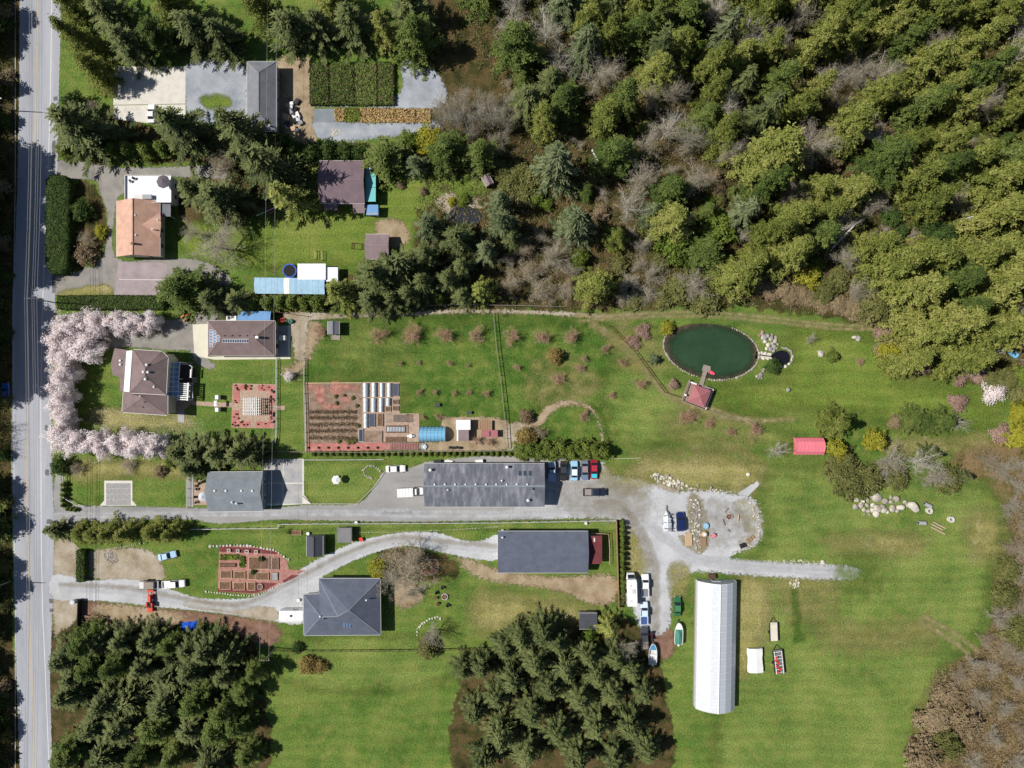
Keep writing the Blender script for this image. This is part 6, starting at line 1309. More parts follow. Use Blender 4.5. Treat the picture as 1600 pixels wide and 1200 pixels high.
def lowcrop(px, label, m, seed, name='plant_bed', hh=.35, dens=30):
    P = [tuple(W(u, v))[:2] for u, v in px]; g = np.random.default_rng(seed); A_ = np.array(P); lo = A_.min(0); hi = A_.max(0); n = int((hi - lo).prod() * dens)
    cx_, cy_ = A_.mean(0); t = thing(name, label, 'plants', (cx_, cy_, 0)); MB().prism([(x - cx_, y - cy_) for x, y in P], 0, .06).build('soil', 'soil_bed', t)
    C = np.column_stack([g.uniform(lo[0], hi[0], n), g.uniform(lo[1], hi[1], n), g.uniform(.08, hh, n)]); C = C[sdist(C[:, 0], C[:, 1], P) > 0] - np.array([cx_, cy_, 0]); n = len(C)
    N = unit(np.array([0, 0, 1.]) + g.normal(0, .6, (n, 3))); a = unit(np.cross(N, g.normal(0, 1, (n, 3)))); b = np.cross(N, a); s_ = .15 * g.uniform(.6, 1.3, (n, 1))
    link('plants', leafmesh('plants', C, a * s_, b * s_, g.random(n), m), t); return t
lowcrop([(523, 169), (538, 169), (538, 190), (523, 190)], 'mixed green and rust nursery bed', 'leaf_tan', 1)
lowcrop([(538.5, 169), (563, 169), (563, 191), (538.5, 191)], 'olive-green square nursery bed', 'leaf_bed', 2)
lowcrop([(563.5, 169), (649, 170), (649, 192), (563.5, 191.5)], 'long orange-brown nursery bed', 'leaf_tan', 3)
lowcrop([(651, 170), (673, 170), (673, 192), (651, 192)], 'short orange-brown nursery bed at the row end', 'leaf_tan', 4)

# ================================================================ VEHICLES
PAINT = {}
def paint(c, rough=.3):
    k = tuple(c)
    if k not in PAINT: PAINT[k] = plain('car_paint_%d_%d_%d' % k, srgb(*c), rough, coat=.6, var=.03)
    return PAINT[k]
def ring(y, hw, z0, z1, tum=.86, r=.12):
    """body cross-section: wide at the belt, drawn in a little at the top"""
    t = hw * tum
    return [(-hw * .94, y, z0), (hw * .94, y, z0), (hw, y, z0 + (z1 - z0) * .35), (hw * .985, y, z1 - (z1 - z0) * .25), (t, y, z1), (-t, y, z1), (-hw * .985, y, z1 - (z1 - z0) * .25), (-hw, y, z0 + (z1 - z0) * .35)]
def wheels(t, xs, ys, r=.33, w=.22):
    for x in xs:
        for y in ys:
            o = MB().cyl((x - w / 2, y, r), (x + w / 2, y, r), r, n=14).build('wheel', 'black_rubber', t); MB().cyl((x - w / 2 - .01, y, r), (x + w / 2 + .01, y, r), r * .58, n=10).build('rim', 'chrome', o)
def cabin(t, pm, y0, y1, y2, y3, hw, zb, zt, roof=None):
    """greenhouse: y0 windscreen foot, y1 roof front, y2 roof rear, y3 rear-window foot"""
    hb, ht = hw * .95, hw * .78
    B4 = [(-hb, y0, zb), (hb, y0, zb), (hb, y3, zb), (-hb, y3, zb)]; T4 = [(-ht, y1, zt), (ht, y1, zt), (ht, y2, zt), (-ht, y2, zt)]
    MB().loft([B4, T4]).build('cabin', pm, t)
    MB().loft([[(x * 1.0, y, zt - .01) for x, y, _ in T4], [(x * .93, y * 1.0 + (.06 if y < (y1 + y2) / 2 else -.06), zt + .05) for x, y, _ in T4]]).build('roof', roof or pm, t, bevel=.03)
    def panel(a, b, c, d, name):
        Q = [Vector(q) for q in (a, b, c, d)]; n = (Q[1] - Q[0]).cross(Q[3] - Q[0]).normalized(); ctr = sum(Q, Vector()) / 4
        if n.dot(ctr - Vector((0, (y0 + y3) / 2, zb - .5))) < 0: n = -n
        Q = [ctr + (q - ctr) * .9 + n * .012 for q in Q]; MB().face(Q).build(name, 'car_glass', t)
    panel(B4[0], B4[1], T4[1], T4[0], 'windscreen'); panel(B4[3], B4[2], T4[2], T4[3], 'rear_window')
    panel(B4[1], B4[2], T4[2], T4[1], 'side_window'); panel(B4[0], B4[3], T4[3], T4[0], 'side_window')
def lamps(t, hw, L, z, yf, yr):
    for s_ in (-1, 1):
        MB().box((s_ * hw * .72, yf, z), (.34, .08, .16)).build('headlight', 'lamp_white', t); MB().box((s_ * hw * .78, yr, z + .05), (.28, .08, .18)).build('tail_light', 'lamp_red', t); MB().box((s_ * (hw + .1), yf * .42, z + .32), (.2, .12, .14)).build('wing_mirror', 'metal_dark', t)
def vehicle(kind, u, v, deg, c, label, L=None, roof=None, hood=None, bedc=None, name=None, group=None):
    """deg: direction the nose points, 0 = picture right, 90 = picture top"""
    p = W(u, v, .8); nm, cat = {'sedan': ('parked_car', 'car'), 'suv': ('parked_car', 'car'), 'classic': ('parked_car', 'car'), 'pickup': ('pickup_truck', 'truck'), 'boxtruck': ('delivery_truck', 'truck')}[kind]
    t = thing(name or nm, label, cat, (p.x, p.y, .03), R(deg - 90), group); pm = paint(c); rm = paint(roof) if roof else pm
    L = L or {'sedan': 4.6, 'suv': 4.8, 'classic': 4.9, 'pickup': 5.7, 'boxtruck': 6.2}[kind]; f, b = L / 2, -L / 2; hw = .9
    if kind in ('sedan', 'classic'):
        hh = .95 if kind == 'sedan' else .88
        MB().loft([ring(f, .62, .38, .68), ring(f - .12, .80, .24, .76), ring(f - .6, hw, .2, .84), ring(f - 1.35, hw, .2, hh), ring(b + 1.2, hw, .2, hh), ring(b + .4, hw * .97, .22, hh - .02), ring(b + .1, .8, .26, .84), ring(b, .66, .4, .74)]).build('body', pm, t, smooth=False, bevel=.04)
        cabin(t, pm, f - 1.35, f - 2.05, b + 1.35, b + .75, hw, hh - .02, 1.42, rm); wheels(t, (-.8, .8), (f - .85, b + .9)); lamps(t, hw, L, .62, f - .04, b + .03)
        if hood: MB().box((0, f - .85, .9), (1.3, 1.0, .04)).build('bonnet', paint(hood), t)
        MB().box((0, f - .04, .38), (1.3, .12, .14)).build('bumper', 'chrome', t); MB().box((0, b + .03, .42), (1.3, .12, .14)).build('bumper', 'chrome', t)
    elif kind == 'suv':
        MB().loft([ring(f, .7, .42, .85), ring(f - .12, .86, .28, .95), ring(f - .6, .93, .24, 1.02), ring(f - 1.3, .93, .24, 1.1), ring(b + .25, .93, .24, 1.1), ring(b + .06, .86, .28, 1.05), ring(b, .78, .4, .95)]).build('body', pm, t, bevel=.04)
        cabin(t, pm, f - 1.25, f - 1.8, b + .45, b + .18, .93, 1.08, 1.72, rm); wheels(t, (-.82, .82), (f - .9, b + .95), .37, .25); lamps(t, .93, L, .78, f - .04, b + .03)
        for s_ in (-1, 1): MB().bar((s_ * .62, f - 2.0, 1.82), (s_ * .62, b + .6, 1.82), .05).build('roof_rail', 'metal_dark', t)
    elif kind == 'pickup':
        hw = .95; MB().loft([ring(f, .72, .45, .9), ring(f - .12, .88, .3, 1.0), ring(f - .6, hw, .26, 1.06), ring(f - 1.45, hw, .26, 1.12), ring(b + 2.15, hw, .26, 1.12)]).build('body', pm, t, bevel=.04)
        cabin(t, pm, f - 1.4, f - 1.95, b + 2.35, b + 2.18, hw, 1.1, 1.75, rm)
        y0, y1 = b, b + 2.13; bd = MB(); bd.box((0, (y0 + y1) / 2, .62), (1.8, y1 - y0, .16))
        for s_ in (-1, 1): bd.box((s_ * .87, (y0 + y1) / 2, .86), (.14, y1 - y0, .5))
        bd.box((0, y1 - .05, .86), (1.6, .1, .5)); bd.build('bed', pm, t, bevel=.02); MB().box((0, y0 + .05, .86), (1.6, .1, .5)).build('tailgate', pm, t)
        MB().box((0, (y0 + y1) / 2, .72), (1.58, y1 - y0 - .2, .05)).build('bed_liner', paint(bedc) if bedc else 'metal_dark', t); wheels(t, (-.84, .84), (f - .95, b + 1.15), .38, .26); lamps(t, hw, L, .82, f - .04, b + .0)
        MB().box((0, f - .02, .5), (1.5, .12, .18)).build('bumper', 'chrome', t)
    else:
        hw = .98; MB().loft([ring(f, .75, .5, 1.0), ring(f - .12, .9, .32, 1.1), ring(f - .7, hw, .3, 1.2), ring(f - 1.2, hw, .3, 1.25), ring(f - 2.2, hw, .3, 1.25)]).build('body', pm, t, bevel=.04)
        cabin(t, pm, f - 1.0, f - 1.5, f - 2.15, f - 2.2, hw, 1.22, 2.0, rm); MB().box((0, (b + f - 2.3) / 2, 1.55), (2.15, f - 2.3 - b, 2.0)).build('cargo_box', paint((232, 232, 228)), t, bevel=.05)
        for k in range(5): MB().box((0, b + .4 + k * (f - 3.0 - b) / 4, 2.57), (2.1, .06, .04)).build('roof_rib', 'trim', t)
        wheels(t, (-.86, .86), (f - 1.0, b + 1.1), .4, .28); lamps(t, hw, L, .85, f - .04, b - .02)
    return t
WHITE = (232, 232, 230)
vehicle('sedan', 236.5, 177, 90, WHITE, 'white car parked on the concrete drive beside a fir')
vehicle('sedan', 8, 613, 90, (38, 92, 168), 'blue car driving on the road past the cherries', name='car')
vehicle('sedan', 261, 868.5, 13, (176, 206, 232), 'pale blue sedan parked at the lawn edge')
vehicle('pickup', 271.5, 912.5, 4, WHITE, 'white pickup parked behind the grey machine', bedc=(226, 226, 224))
vehicle('classic', 618, 732.5, 2, WHITE, 'white car parked beside the long grey building')
vehicle('boxtruck', 642, 768, 3, WHITE, 'white box truck facing the long grey building')
vehicle('pickup', 862.5, 737, 90, (176, 196, 222), 'silver-blue pickup parked nearest the long building end', L=5.0, bedc=(190, 206, 226))
vehicle('classic', 881, 736, 270, (48, 46, 50), 'black car parked second from the long building', roof=(60, 60, 66))
vehicle('classic', 897.5, 735.5, 90, (150, 196, 226), 'light blue car with white roof in the parked row', roof=(226, 232, 236))
vehicle('classic', 914, 735, 270, (108, 124, 144), 'grey-blue car with taupe roof in the parked row', roof=(146, 130, 132))
vehicle('classic', 928.5, 733.5, 270, (150, 30, 48), 'crimson car with turquoise bonnet at the parked row end', hood=(66, 190, 206), roof=(168, 50, 66))
vehicle('pickup', 929, 769, 0, (34, 44, 62), 'dark navy pickup on the gravel yard', bedc=(150, 140, 136))
vehicle('suv', 1063, 815, 92, (26, 40, 92), 'dark blue estate car beside the tarpaulined boat')
vehicle('pickup', 1008, 914.5, 90, WHITE, 'white pickup alongside the motorhome', bedc=(120, 124, 132))
vehicle('pickup', 1006.5, 958, 90, (206, 220, 236), 'white and blue pickup with loaded bed behind another pickup', roof=(200, 220, 244), bedc=(70, 90, 140))
vehicle('pickup', 1007, 997, 93, (70, 72, 76), 'dark grey pickup with tan bed under the trees', bedc=(146, 136, 124))
vehicle('classic', 1058.5, 947.5, 90, (50, 104, 66), 'old green car parked on the grass verge', roof=(66, 124, 80))
# motorhome
p = W(987.5, 922, 2.6); t = thing('motorhome', 'large white motorhome beside the small cypresses', 'motorhome', (p.x, p.y, .03), R(1.5))
MB().loft([ring(3.9, .9, .5, 1.25), ring(3.6, 1.05, .4, 1.6), ring(2.6, 1.12, .35, 2.1), ring(2.2, 1.12, .35, 2.4)]).build('cab', paint(WHITE), t, bevel=.05)
MB().box((0, -.9, 1.75), (2.45, 6.1, 2.6)).build('body', paint(WHITE), t, bevel=.12); MB().box((0, 2.35, 2.6), (2.3, .7, .8)).build('overcab', paint(WHITE), t, bevel=.15)
MB().face([(-.85, 3.55, 1.66), (.85, 3.55, 1.66), (.85, 2.75, 2.12), (-.85, 2.75, 2.12)]).build('windscreen', 'car_glass', t)
MB().box((.2, -.2, 3.15), (.8, 1.0, .25)).build('air_conditioner', 'trim', t, bevel=.05)
for y in (-2.6, 1.2): MB().box((-.4, y, 3.1), (.5, .5, .12)).build('roof_hatch', 'trim', t, bevel=.03)
for s_ in (-1, 1):
    for y in (-2.4, -.4): MB().box((s_ * 1.235, y, 2.0), (.03, 1.1, .6)).build('side_window', 'car_glass', t)
wheels(t, (-1.0, 1.0), (2.9, -2.6), .4, .28); lamps(t, 1.0, 7.8, .9, 3.86, -3.95)
# caravan trailer by the slate house
p = W(455, 962, 2.4); t = thing('caravan', 'white caravan parked against the slate-grey house', 'caravan', (p.x, p.y, .03), R(-90))
MB().box((0, 0, 1.45), (2.5, 6.0, 2.1)).build('body', paint(WHITE), t, bevel=.15); MB().box((0, 0, 2.56), (.5, .5, .14)).build('roof_hatch', 'metal_dark', t); MB().bar((0, -3.0, .5), (0, -4.1, .5), .14).build('drawbar', 'metal_dark', t); wheels(t, (-1.1, 1.1), (-.4, .5), .34, .22)
for s_ in (-1, 1): MB().box((s_ * 1.255, .9, 1.7), (.03, 1.3, .6)).build('side_window', 'car_glass', t)
MB().box((1.5, -.2, 1.9), (.6, 5.0, .06)).build('awning', 'trim', t)
# boats
def boat(u, v, deg, L, hull, top, label, cover=None, deckc=None, inside=True):
    p = W(u, v, 1.2); t = thing('boat', label, 'boat', (p.x, p.y, 0), R(deg - 90)); pm = paint(hull)
    st = [(-.5, .86, .62), (-.3, 1.0, .6), (0, 1.0, .58), (.2, .92, .6), (.36, .66, .66), (.45, .36, .76), (.5, .05, .86)]; B = L * .19
    rings = [[(-B * w, L * s_, 1.35), (-B * w * .75, L * s_, z), (0, L * s_, z - .18 * w), (B * w * .75, L * s_, z), (B * w, L * s_, 1.35)] for s_, w, z in st]; mb = MB()
    for r0, r1 in zip(rings[:-1], rings[1:]):
        for i in range(4): mb.face([r0[i], r0[i + 1], r1[i + 1], r1[i]])
    mb.face(rings[0]); mb.build('hull', pm, t)
    gw = MB()
    for r0, r1 in zip(rings[:-1], rings[1:]):
        for i in (0, 4): gw.bar(r0[i], r1[i], .12)
    gw.build('gunwale', pm, t)
    def deck(s0, s1, z, m, name, k=.93):
        S_ = [s_ for s_ in st if s0 <= s_[0] <= s1]; mb = MB()
        for a, b in zip(S_[:-1], S_[1:]): mb.face([(-B * a[1] * k, L * a[0], z), (B * a[1] * k, L * a[0], z), (B * b[1] * k, L * b[0], z + .05), (-B * b[1] * k, L * b[0], z + .05)])
        return mb.build(name, m, t)
    deck(.2, .5, 1.36, paint(top), 'foredeck'); deck(-.5, .2, .85 if not cover else 1.3, cover or 'trim', 'cover' if cover else 'floor')
    if cover: MB().loft([[(-B * .9, -L * .46, 1.35), (B * .9, -L * .46, 1.35), (0, -L * .46, 1.5)], [(-B * .95, 0, 1.4), (B * .95, 0, 1.4), (0, 0, 1.95)], [(-B * .85, L * .2, 1.4), (B * .85, L * .2, 1.4), (0, L * .2, 1.5)]]).build('canopy', cover, t)
    else:
        for s_ in (-.3, -.05): MB().box((0, L * s_, 1.1), (B * 1.5, .35, .08)).build('bench', 'white_paint', t)
    MB().box((0, -L * .53, 1.1), (.4, .45, .9)).build('outboard_motor', 'white_paint', t, bevel=.06)
    tr = MB().bar((-B * .6, -L * .45, .42), (-B * .6, L * .2, .42), .1).bar((B * .6, -L * .45, .42), (B * .6, L * .2, .42), .1).bar((-B * .6, L * .2, .42), (0, L * .62, .42), .1).bar((B * .6, L * .2, .42), (0, L * .62, .42), .1); tr.build('trailer_frame', 'metal_dark', t); wheels(t, (-B * .85, B * .85), (-L * .15,), .3, .2)
    return t
boat(1060.5, 990, 88, 5.3, (228, 230, 228), (232, 234, 232), 'white boat under a green canvas cover on the grass', 'green_canvas')
boat(1020, 1022, 88, 5.2, (206, 210, 214), (84, 142, 176), 'open pale boat with blue foredeck at the tree edge')
# tarpaulined boat beside the blue estate car
p = W(1043, 815, .8); t = thing('covered_boat', 'boat on trailer under grey and white tarpaulin on the gravel', 'boat', (p.x, p.y, 0), R(3))
mb = MB(); rr_ = random.Random(4)
st = [(-2.6, 1.0, .9), (-1.9, 1.15, 1.1), (-1.0, 1.1, 1.35), (0, 1.0, 1.45), (1.0, .85, 1.3), (1.9, .55, 1.1), (2.6, .18, .8)]
mb.loft([[(-w * rr_.uniform(.9, 1.15), y, .35), (-w * .8, y, z * .75), (rr_.uniform(-.1, .1), y, z + rr_.uniform(-.1, .12)), (w * .8, y, z * .75), (w * rr_.uniform(.9, 1.15), y, .35)] for y, w, z in st])
mb.build('tarpaulin', 'plastic_sheet', t)
for k in range(6): y = -2.3 + k * .75; MB().bar((-.9 + rr_.uniform(-.2, .2), y, 1.05), (.9, y + rr_.uniform(-.4, .4), 1.05), .22, .5).build('tarpaulin_fold', 'metal_grey' if k % 2 else 'plastic_sheet', t)
MB().bar((0, 2.4, .45), (0, 4.0, .45), .12).build('drawbar', 'metal_dark', t); wheels(t, (-1.0, 1.0), (-.6,), .32, .2)
# small red wagon, machines, trailers
def tractor(u, v, deg, col, label, imp=True):
    p = W(u, v, .8); t = thing('tractor', label, 'tractor', (p.x, p.y, .03), R(deg - 90)); pm = col
    MB().loft([ring(1.9, .3, .7, 1.1), ring(1.6, .36, .6, 1.3), ring(.2, .4, .6, 1.4)]).build('bonnet', pm, t, bevel=.03); MB().box((0, -.35, .75), (.6, 1.2, .5)).build('chassis', 'metal_dark', t)
    for s_ in (-1, 1):
        MB().box((s_ * .62, -.6, 1.25), (.36, 1.1, .1)).build('fender', pm, t); o = MB().cyl((s_ * .55, -.6, .62), (s_ * .9, -.6, .62), .62, n=16).build('rear_wheel', 'black_rubber', t); MB().cyl((s_ * .54, -.6, .62), (s_ * .91, -.6, .62), .3, n=10).build('rim', pm, o)
        o = MB().cyl((s_ * .45, 1.25, .36), (s_ * .7, 1.25, .36), .36, n=14).build('front_wheel', 'black_rubber', t); MB().cyl((s_ * .44, 1.25, .36), (s_ * .71, 1.25, .36), .18, n=8).build('rim', pm, o)
        MB().bar((s_ * .45, -.9, 1.2), (s_ * .45, -.9, 2.1), .07).build('roll_bar', 'metal_dark', t)
    MB().bar((-.45, -.9, 2.1), (.45, -.9, 2.1), .07).build('roll_bar', 'metal_dark', t); MB().box((0, -.55, 1.15), (.5, .5, .12)).build('seat', 'black_rubber', t, bevel=.04); MB().box((0, -.8, 1.4), (.5, .1, .4)).build('backrest', 'black_rubber', t)
    MB().cyl((0, .1, 1.4), (0, -.1, 1.55), .2, n=10).build('steering_wheel', 'metal_dark', t)
    if imp:
        for s_ in (-1, 1): MB().bar((s_ * .5, .2, 1.0), (s_ * .55, 2.5, .6), .14).build('loader_arm', pm, t)
        MB().box((0, 2.75, .4), (1.5, .5, .5)).build('bucket', pm, t); MB().box((0, -1.9, .6), (1.2, 1.0, .5)).build('mower_deck', pm, t)
    return t
tractor(234.5, 941, 90, 'red_paint', 'red tractor with loader standing on the gravel drive')
p = W(233, 914, .8); t = thing('flat_trailer', 'grey flat trailer with canvas load on the gravel drive', 'trailer', (p.x, p.y, .03), 0)
MB().box((0, 0, .7), (4.6, 2.0, .16)).build('bed', 'metal_grey', t)
MB().box((-1.7, 0, .95), (1.1, 1.7, .35)).build('crate', 'trim', t, bevel=.05); MB().box((.3, 0, 1.15), (2.4, 1.8, .75)).build('canvas_load', 'wood_grey', t, bevel=.15)
for y in (-1.0, 1.0): MB().bar((-2.3, y, .95), (2.3, y, .95), .08).build('side_rail', 'metal_dark', t)
MB().bar((2.3, 0, .6), (3.3, 0, .5), .12).build('drawbar', 'metal_dark', t); wheels(t, (-.4, .6), (-1.0, 1.0), .33, .22)
tractor(290, 495, 40, 'orange_paint', 'small orange tractor beside the cherry row', imp=False).scale = (.85, .85, .85)
def ridemower(u, v, deg, m, label):
    p = W(u, v, .5); t = thing('ride_on_mower', label, 'mower', (p.x, p.y, .05), R(deg - 90))
    MB().loft([ring(.95, .3, .3, .6), ring(.7, .36, .28, .75), ring(.1, .38, .28, .8)]).build('bonnet', m, t); MB().box((0, -.4, .5), (.8, .9, .3)).build('body', m, t, bevel=.05); MB().box((0, -.35, .78), (.5, .5, .12)).build('seat', 'black_rubber', t); MB().box((0, .0, .25), (1.2, .8, .18)).build('mower_deck', m, t)
    wheels(t, (-.42, .42), (.65, -.5), .22, .18); MB().cyl((0, .05, .85), (0, 0, 1.0), .17, n=8).build('steering_wheel', 'metal_dark', t)
ridemower(440, 500, 180, 'red_paint', 'red ride-on mower behind the workshop'); ridemower(452, 502, 0, 'green_canvas', 'green ride-on mower behind the workshop')
def trailer(u, v, deg, L, B, deckm, label, sides=0.0):
    p = W(u, v, .6); t = thing('trailer', label, 'trailer', (p.x, p.y, 0), R(deg - 90)); MB().box((0, 0, .6), (B, L, .12)).build('bed', deckm, t)
    for s_ in (-1, 1): MB().box((s_ * (B / 2 + .02), 0, .75), (.07, L, .34)).build('side_rail', 'metal_dark', t)
    MB().bar((-B * .4, L / 2, .5), (0, L / 2 + 1.2, .5), .1).bar((B * .4, L / 2, .5), (0, L / 2 + 1.2, .5), .1).build('drawbar', 'metal_dark', t); wheels(t, (-B / 2 - .16, B / 2 + .16), (-.2,), .32, .2); MB().box((0, L / 2 - .35, .68), (B * .95, .12, .05)).build('cross_plank', 'wood_grey', t)
    return t
trailer(1208.5, 987, 92, 4.6, 2.0, 'concrete_cream', 'flat utility trailer with pale deck on the grass')
t = trailer(1216, 1034, 96, 6.0, 2.4, 'metal_grey', 'machinery trailer carrying white frames and red equipment')
rr_ = random.Random(8)
for k in range(7): MB().bar((-1.1, -2.6 + k * .85, .95 + .2 * (k % 2)), (1.1, -2.4 + k * .85, 1.0), .1).build('frame', 'white_paint', t)
for s_ in (-1, 1): MB().bar((s_ * .9, -2.8, 1.15), (s_ * .9, 2.8, 1.15), .12).build('frame', 'white_paint', t)
for k in range(6): MB().box((-.3 + rr_.uniform(-.4, .4), -2.4 + k * .75, 1.0), (.7, .5, .5)).build('equipment', 'red_paint', t, bevel=.08)
p = W(1181, 1032, .8); t = thing('covered_trailer', 'trailer hidden under a white tarpaulin on the field edge', 'trailer', (p.x, p.y, 0), R(2))
rr_ = random.Random(12); rows = []
for k in range(6):
    y = 3.0 - k * 1.2; w = 1.95 + rr_.uniform(-.15, .15); rows.append([(-w, y, .25), (-w * .85, y, 1.0), (0, y, 1.25 + rr_.uniform(-.1, .1)), (w * .85, y, 1.0), (w, y, .25)])
MB().loft(rows).build('tarpaulin', 'white_paint', t); MB().box((0, 0, .4), (2.4, 5.4, .2)).build('bed', 'metal_dark', t); wheels(t, (-1.3, 1.3), (-.2,), .3, .2)
# motorcycle trailer load beside the dark pickup
p = W(1018.5, 993, .6); t = thing('quad_bike', 'dark red quad bike beside the dark grey pickup', 'quad bike', (p.x, p.y, .03), R(4))
MB().loft([ring(.9, .25, .5, .75), ring(.5, .32, .45, .9), ring(-.2, .28, .45, .85), ring(-.9, .3, .5, .85)]).build('body', paint((110, 30, 40)), t); MB().box((0, -.3, .92), (.35, .9, .12)).build('seat', 'black_rubber', t, bevel=.04); MB().bar((-.45, .45, 1.05), (.45, .45, 1.05), .06).build('handlebar', 'metal_dark', t); wheels(t, (-.5, .5), (.7, -.7), .3, .26)
for y in (.85, -.85): MB().box((0, y, .92), (.8, .4, .05)).build('rack', 'metal_dark', t)
# canoe
p = W(1110.5, 582, .2); t = thing('canoe', 'pinkish-red canoe floating beside the dock', 'canoe', (p.x, p.y, .04), R(62))
mb = MB(); st = [(-1.0, .06), (-.85, .26), (-.5, .38), (0, .42), (.5, .38), (.85, .26), (1.0, .06)]
rings = [[(-w, y, .38 + .1 * abs(y) ** 3), (-w * .7, y, .08), (w * .7, y, .08), (w, y, .38 + .1 * abs(y) ** 3)] for y, w in st]
for r0, r1 in zip(rings[:-1], rings[1:]):
    for i in range(3): mb.face([r0[i], r0[i + 1], r1[i + 1], r1[i]])
mb.build('hull', 'pink_petal', t)
for y in (-.4, .4): MB().box((0, y, .34), (.7, .18, .04)).build('seat', 'pink_petal', t)
mb = MB()
for a_, b_ in zip(rings[:-1], rings[1:]): mb.face([(a_[0][0] * .9, a_[0][1], .2), (a_[3][0] * .9, a_[3][1], .2), (b_[3][0] * .9, b_[3][1], .2), (b_[0][0] * .9, b_[0][1], .2)])
mb.build('floor', 'pink_petal', t)

# ================================================================ STONES
STONES = []
for k in range(6):
    bm = bmesh.new(); bmesh.ops.create_icosphere(bm, subdivisions=2, radius=1.0); g = random.Random(k); sx = [g.uniform(.75, 1.1) for _ in range(3)]
    pl = [Vector((g.gauss(0, 1), g.gauss(0, 1), g.gauss(0, 1))).normalized() for _ in range(9)]
    for v_ in bm.verts:
        c = v_.co.copy(); m_ = 1.0
        for q in pl: m_ = min(m_, .78 / max(.01, c.dot(q))) if c.dot(q) > .78 else m_
        v_.co = Vector((c.x * sx[0], c.y * sx[1], c.z * sx[2] * .8)) * m_ * g.uniform(.96, 1.04)
    me = bpy.data.meshes.new('stone'); bm.to_mesh(me); bm.free(); STONES.append(me)
STONEV = {}
def stone(parent, x, y, r, m='stone', z=None, name='stone', seed=None):
    k = trnd.randrange(6); key = (k, m)
    if key not in STONEV: c = STONES[k].copy(); c.materials.append(MATS[m]); STONEV[key] = c
    o = link(name, STONEV[key], parent, (x, y, r * .35 if z is None else z), trnd.random() * 6.283); o.scale = (r, r * trnd.uniform(.75, 1.1), r * trnd.uniform(.7, 1.0)); return o
def stones_thing(name, label, cat, L, group=None):
    """L: (u, v, radius in pixels, material)"""
    c = sum((W(u, v) for u, v, *_ in L), Vector()) / len(L); t = thing(name, label, cat, c, 0, group)
    for u, v, r, m in L: q = W(u, v) - c; stone(t, q.x, q.y, r * S, m)
    return t
def along(pts, step, jit=.5):
    out = []; 
    for (u0, v0), (u1, v1) in zip(pts[:-1], pts[1:]):
        L = math.hypot(u1 - u0, v1 - v0); n = max(1, round(L / step))
        for i in range(n): out.append((u0 + (u1 - u0) * i / n + trnd.uniform(-jit, jit), v0 + (v1 - v0) * i / n + trnd.uniform(-jit, jit)))
    return out
SW, SG, SD = 'stone_white', 'stone', 'stone_dark'
ring_ = oval(1111, 548.5, 73.5, 44.5, seed=3, rot=.16); ring_ = ring_ + ring_[:1]
stones_thing('pond_edging', 'line of pale stones edging the large pond', 'stone edging', [(u, v, trnd.uniform(1.3, 2.2), SG) for u, v in along(ring_, 3.4) if not (u < 1160 and v < 512 and u > 1040) and not (1090 < u < 1106 and v > 580)])
stones_thing('basin_edging', 'ring of pale stones round the small dark basin', 'stone edging', [(u, v, trnd.uniform(1.8, 3.0), trnd.choice([SG, SD, SW])) for u, v in along([(1204, 566), (1211, 570), (1220, 573), (1230, 572), (1236, 566), (1238, 557), (1235, 549), (1228, 544), (1219, 543)], 3.4)])
stones_thing('rockery', 'heap of grey and pale rocks between pond and basin', 'rock heap', [(1193, 527, 5.5, SD), (1199, 525, 5, SD), (1204, 529, 4.5, SD), (1195, 534, 5, SW), (1200, 539, 5, SW), (1206, 537, 4, SG), (1211, 533, 4, SG), (1209, 542, 3.5, SD), (1203, 546, 4.5, SD), (1208, 548, 4, SD), (1213, 544, 3, SG), (1190, 521, 3.5, SG), (1186, 524, 3, 'brick_red'), (1191, 518, 3, 'brick_red'), (1215, 538, 3, SG), (1212, 527, 3, SG), (1206, 523, 3, SG), (1197, 545, 3, SW), (1186, 552, 2.5, SW), (1190, 551, 2.5, SW), (1196, 552, 2.5, SW), (1186, 559, 2.5, SD), (1193, 560, 2.5, SW), (1200, 561, 2.5, SW)])
stones_thing('rock_group', 'short line of grey rocks beside the shrub by the basin', 'rock heap', [(1192, 580, 3.5, SD), (1188, 586, 3.5, SD), (1185, 591, 2.8, SD), (1194, 576, 3, SG), (1182, 588, 2.2, SW), (1190, 591, 2.2, SD)])
for (u, v, r, m, lab) in ((1231, 609, 5, SD, 'lone grey boulder on the lawn by the basin'), (1334, 527, 4, SW, 'lone pale boulder on the lawn near the cedar clump'), (1340, 529, 4.5, SD, 'brownish boulder next to the lone pale one'), (1169, 741, 3.4, SW, 'pair of white rocks on the dry grass'), (1285, 889 - 11, 4, SW, 'flat white rock beside the gravel track end')):
    p = W(u, v); o = stone(None, p.x, p.y, r * S, m, name='boulder'); tag(o, lab, 'boulder')
BL = [(1338, 781, 4), (1336, 792, 4.5), (1344, 789, 5), (1349, 796, 4.6), (1348, 783, 3.6), (1355, 781, 3.6), (1354, 789, 3.4), (1356, 798, 3.6), (1363, 789, 3.6), (1369, 777, 6.4), (1362, 777, 3), (1370, 794, 5.6), (1362, 797, 3), (1378, 791, 4.6), (1382, 783, 4.6), (1381, 797, 5), (1368, 803, 4.6), (1391, 784, 4), (1393, 794, 5.2), (1399, 779, 6), (1406, 792, 7.6), (1401, 798, 4), (1391, 776, 3), (1413, 784, 3.6), (1425, 791, 8.6), (1417, 789, 4), (1358, 804, 2.6), (1350, 803, 2.4), (1386, 800, 3)]
for i, (u, v, r) in enumerate(BL): p = W(u, v); tag(stone(None, p.x, p.y, r * S * 1.12, SG if i % 4 else SW, name='boulder'), 'pale boulder in the long heap on the field edge', 'boulder', 'boulders heaped on the field edge')
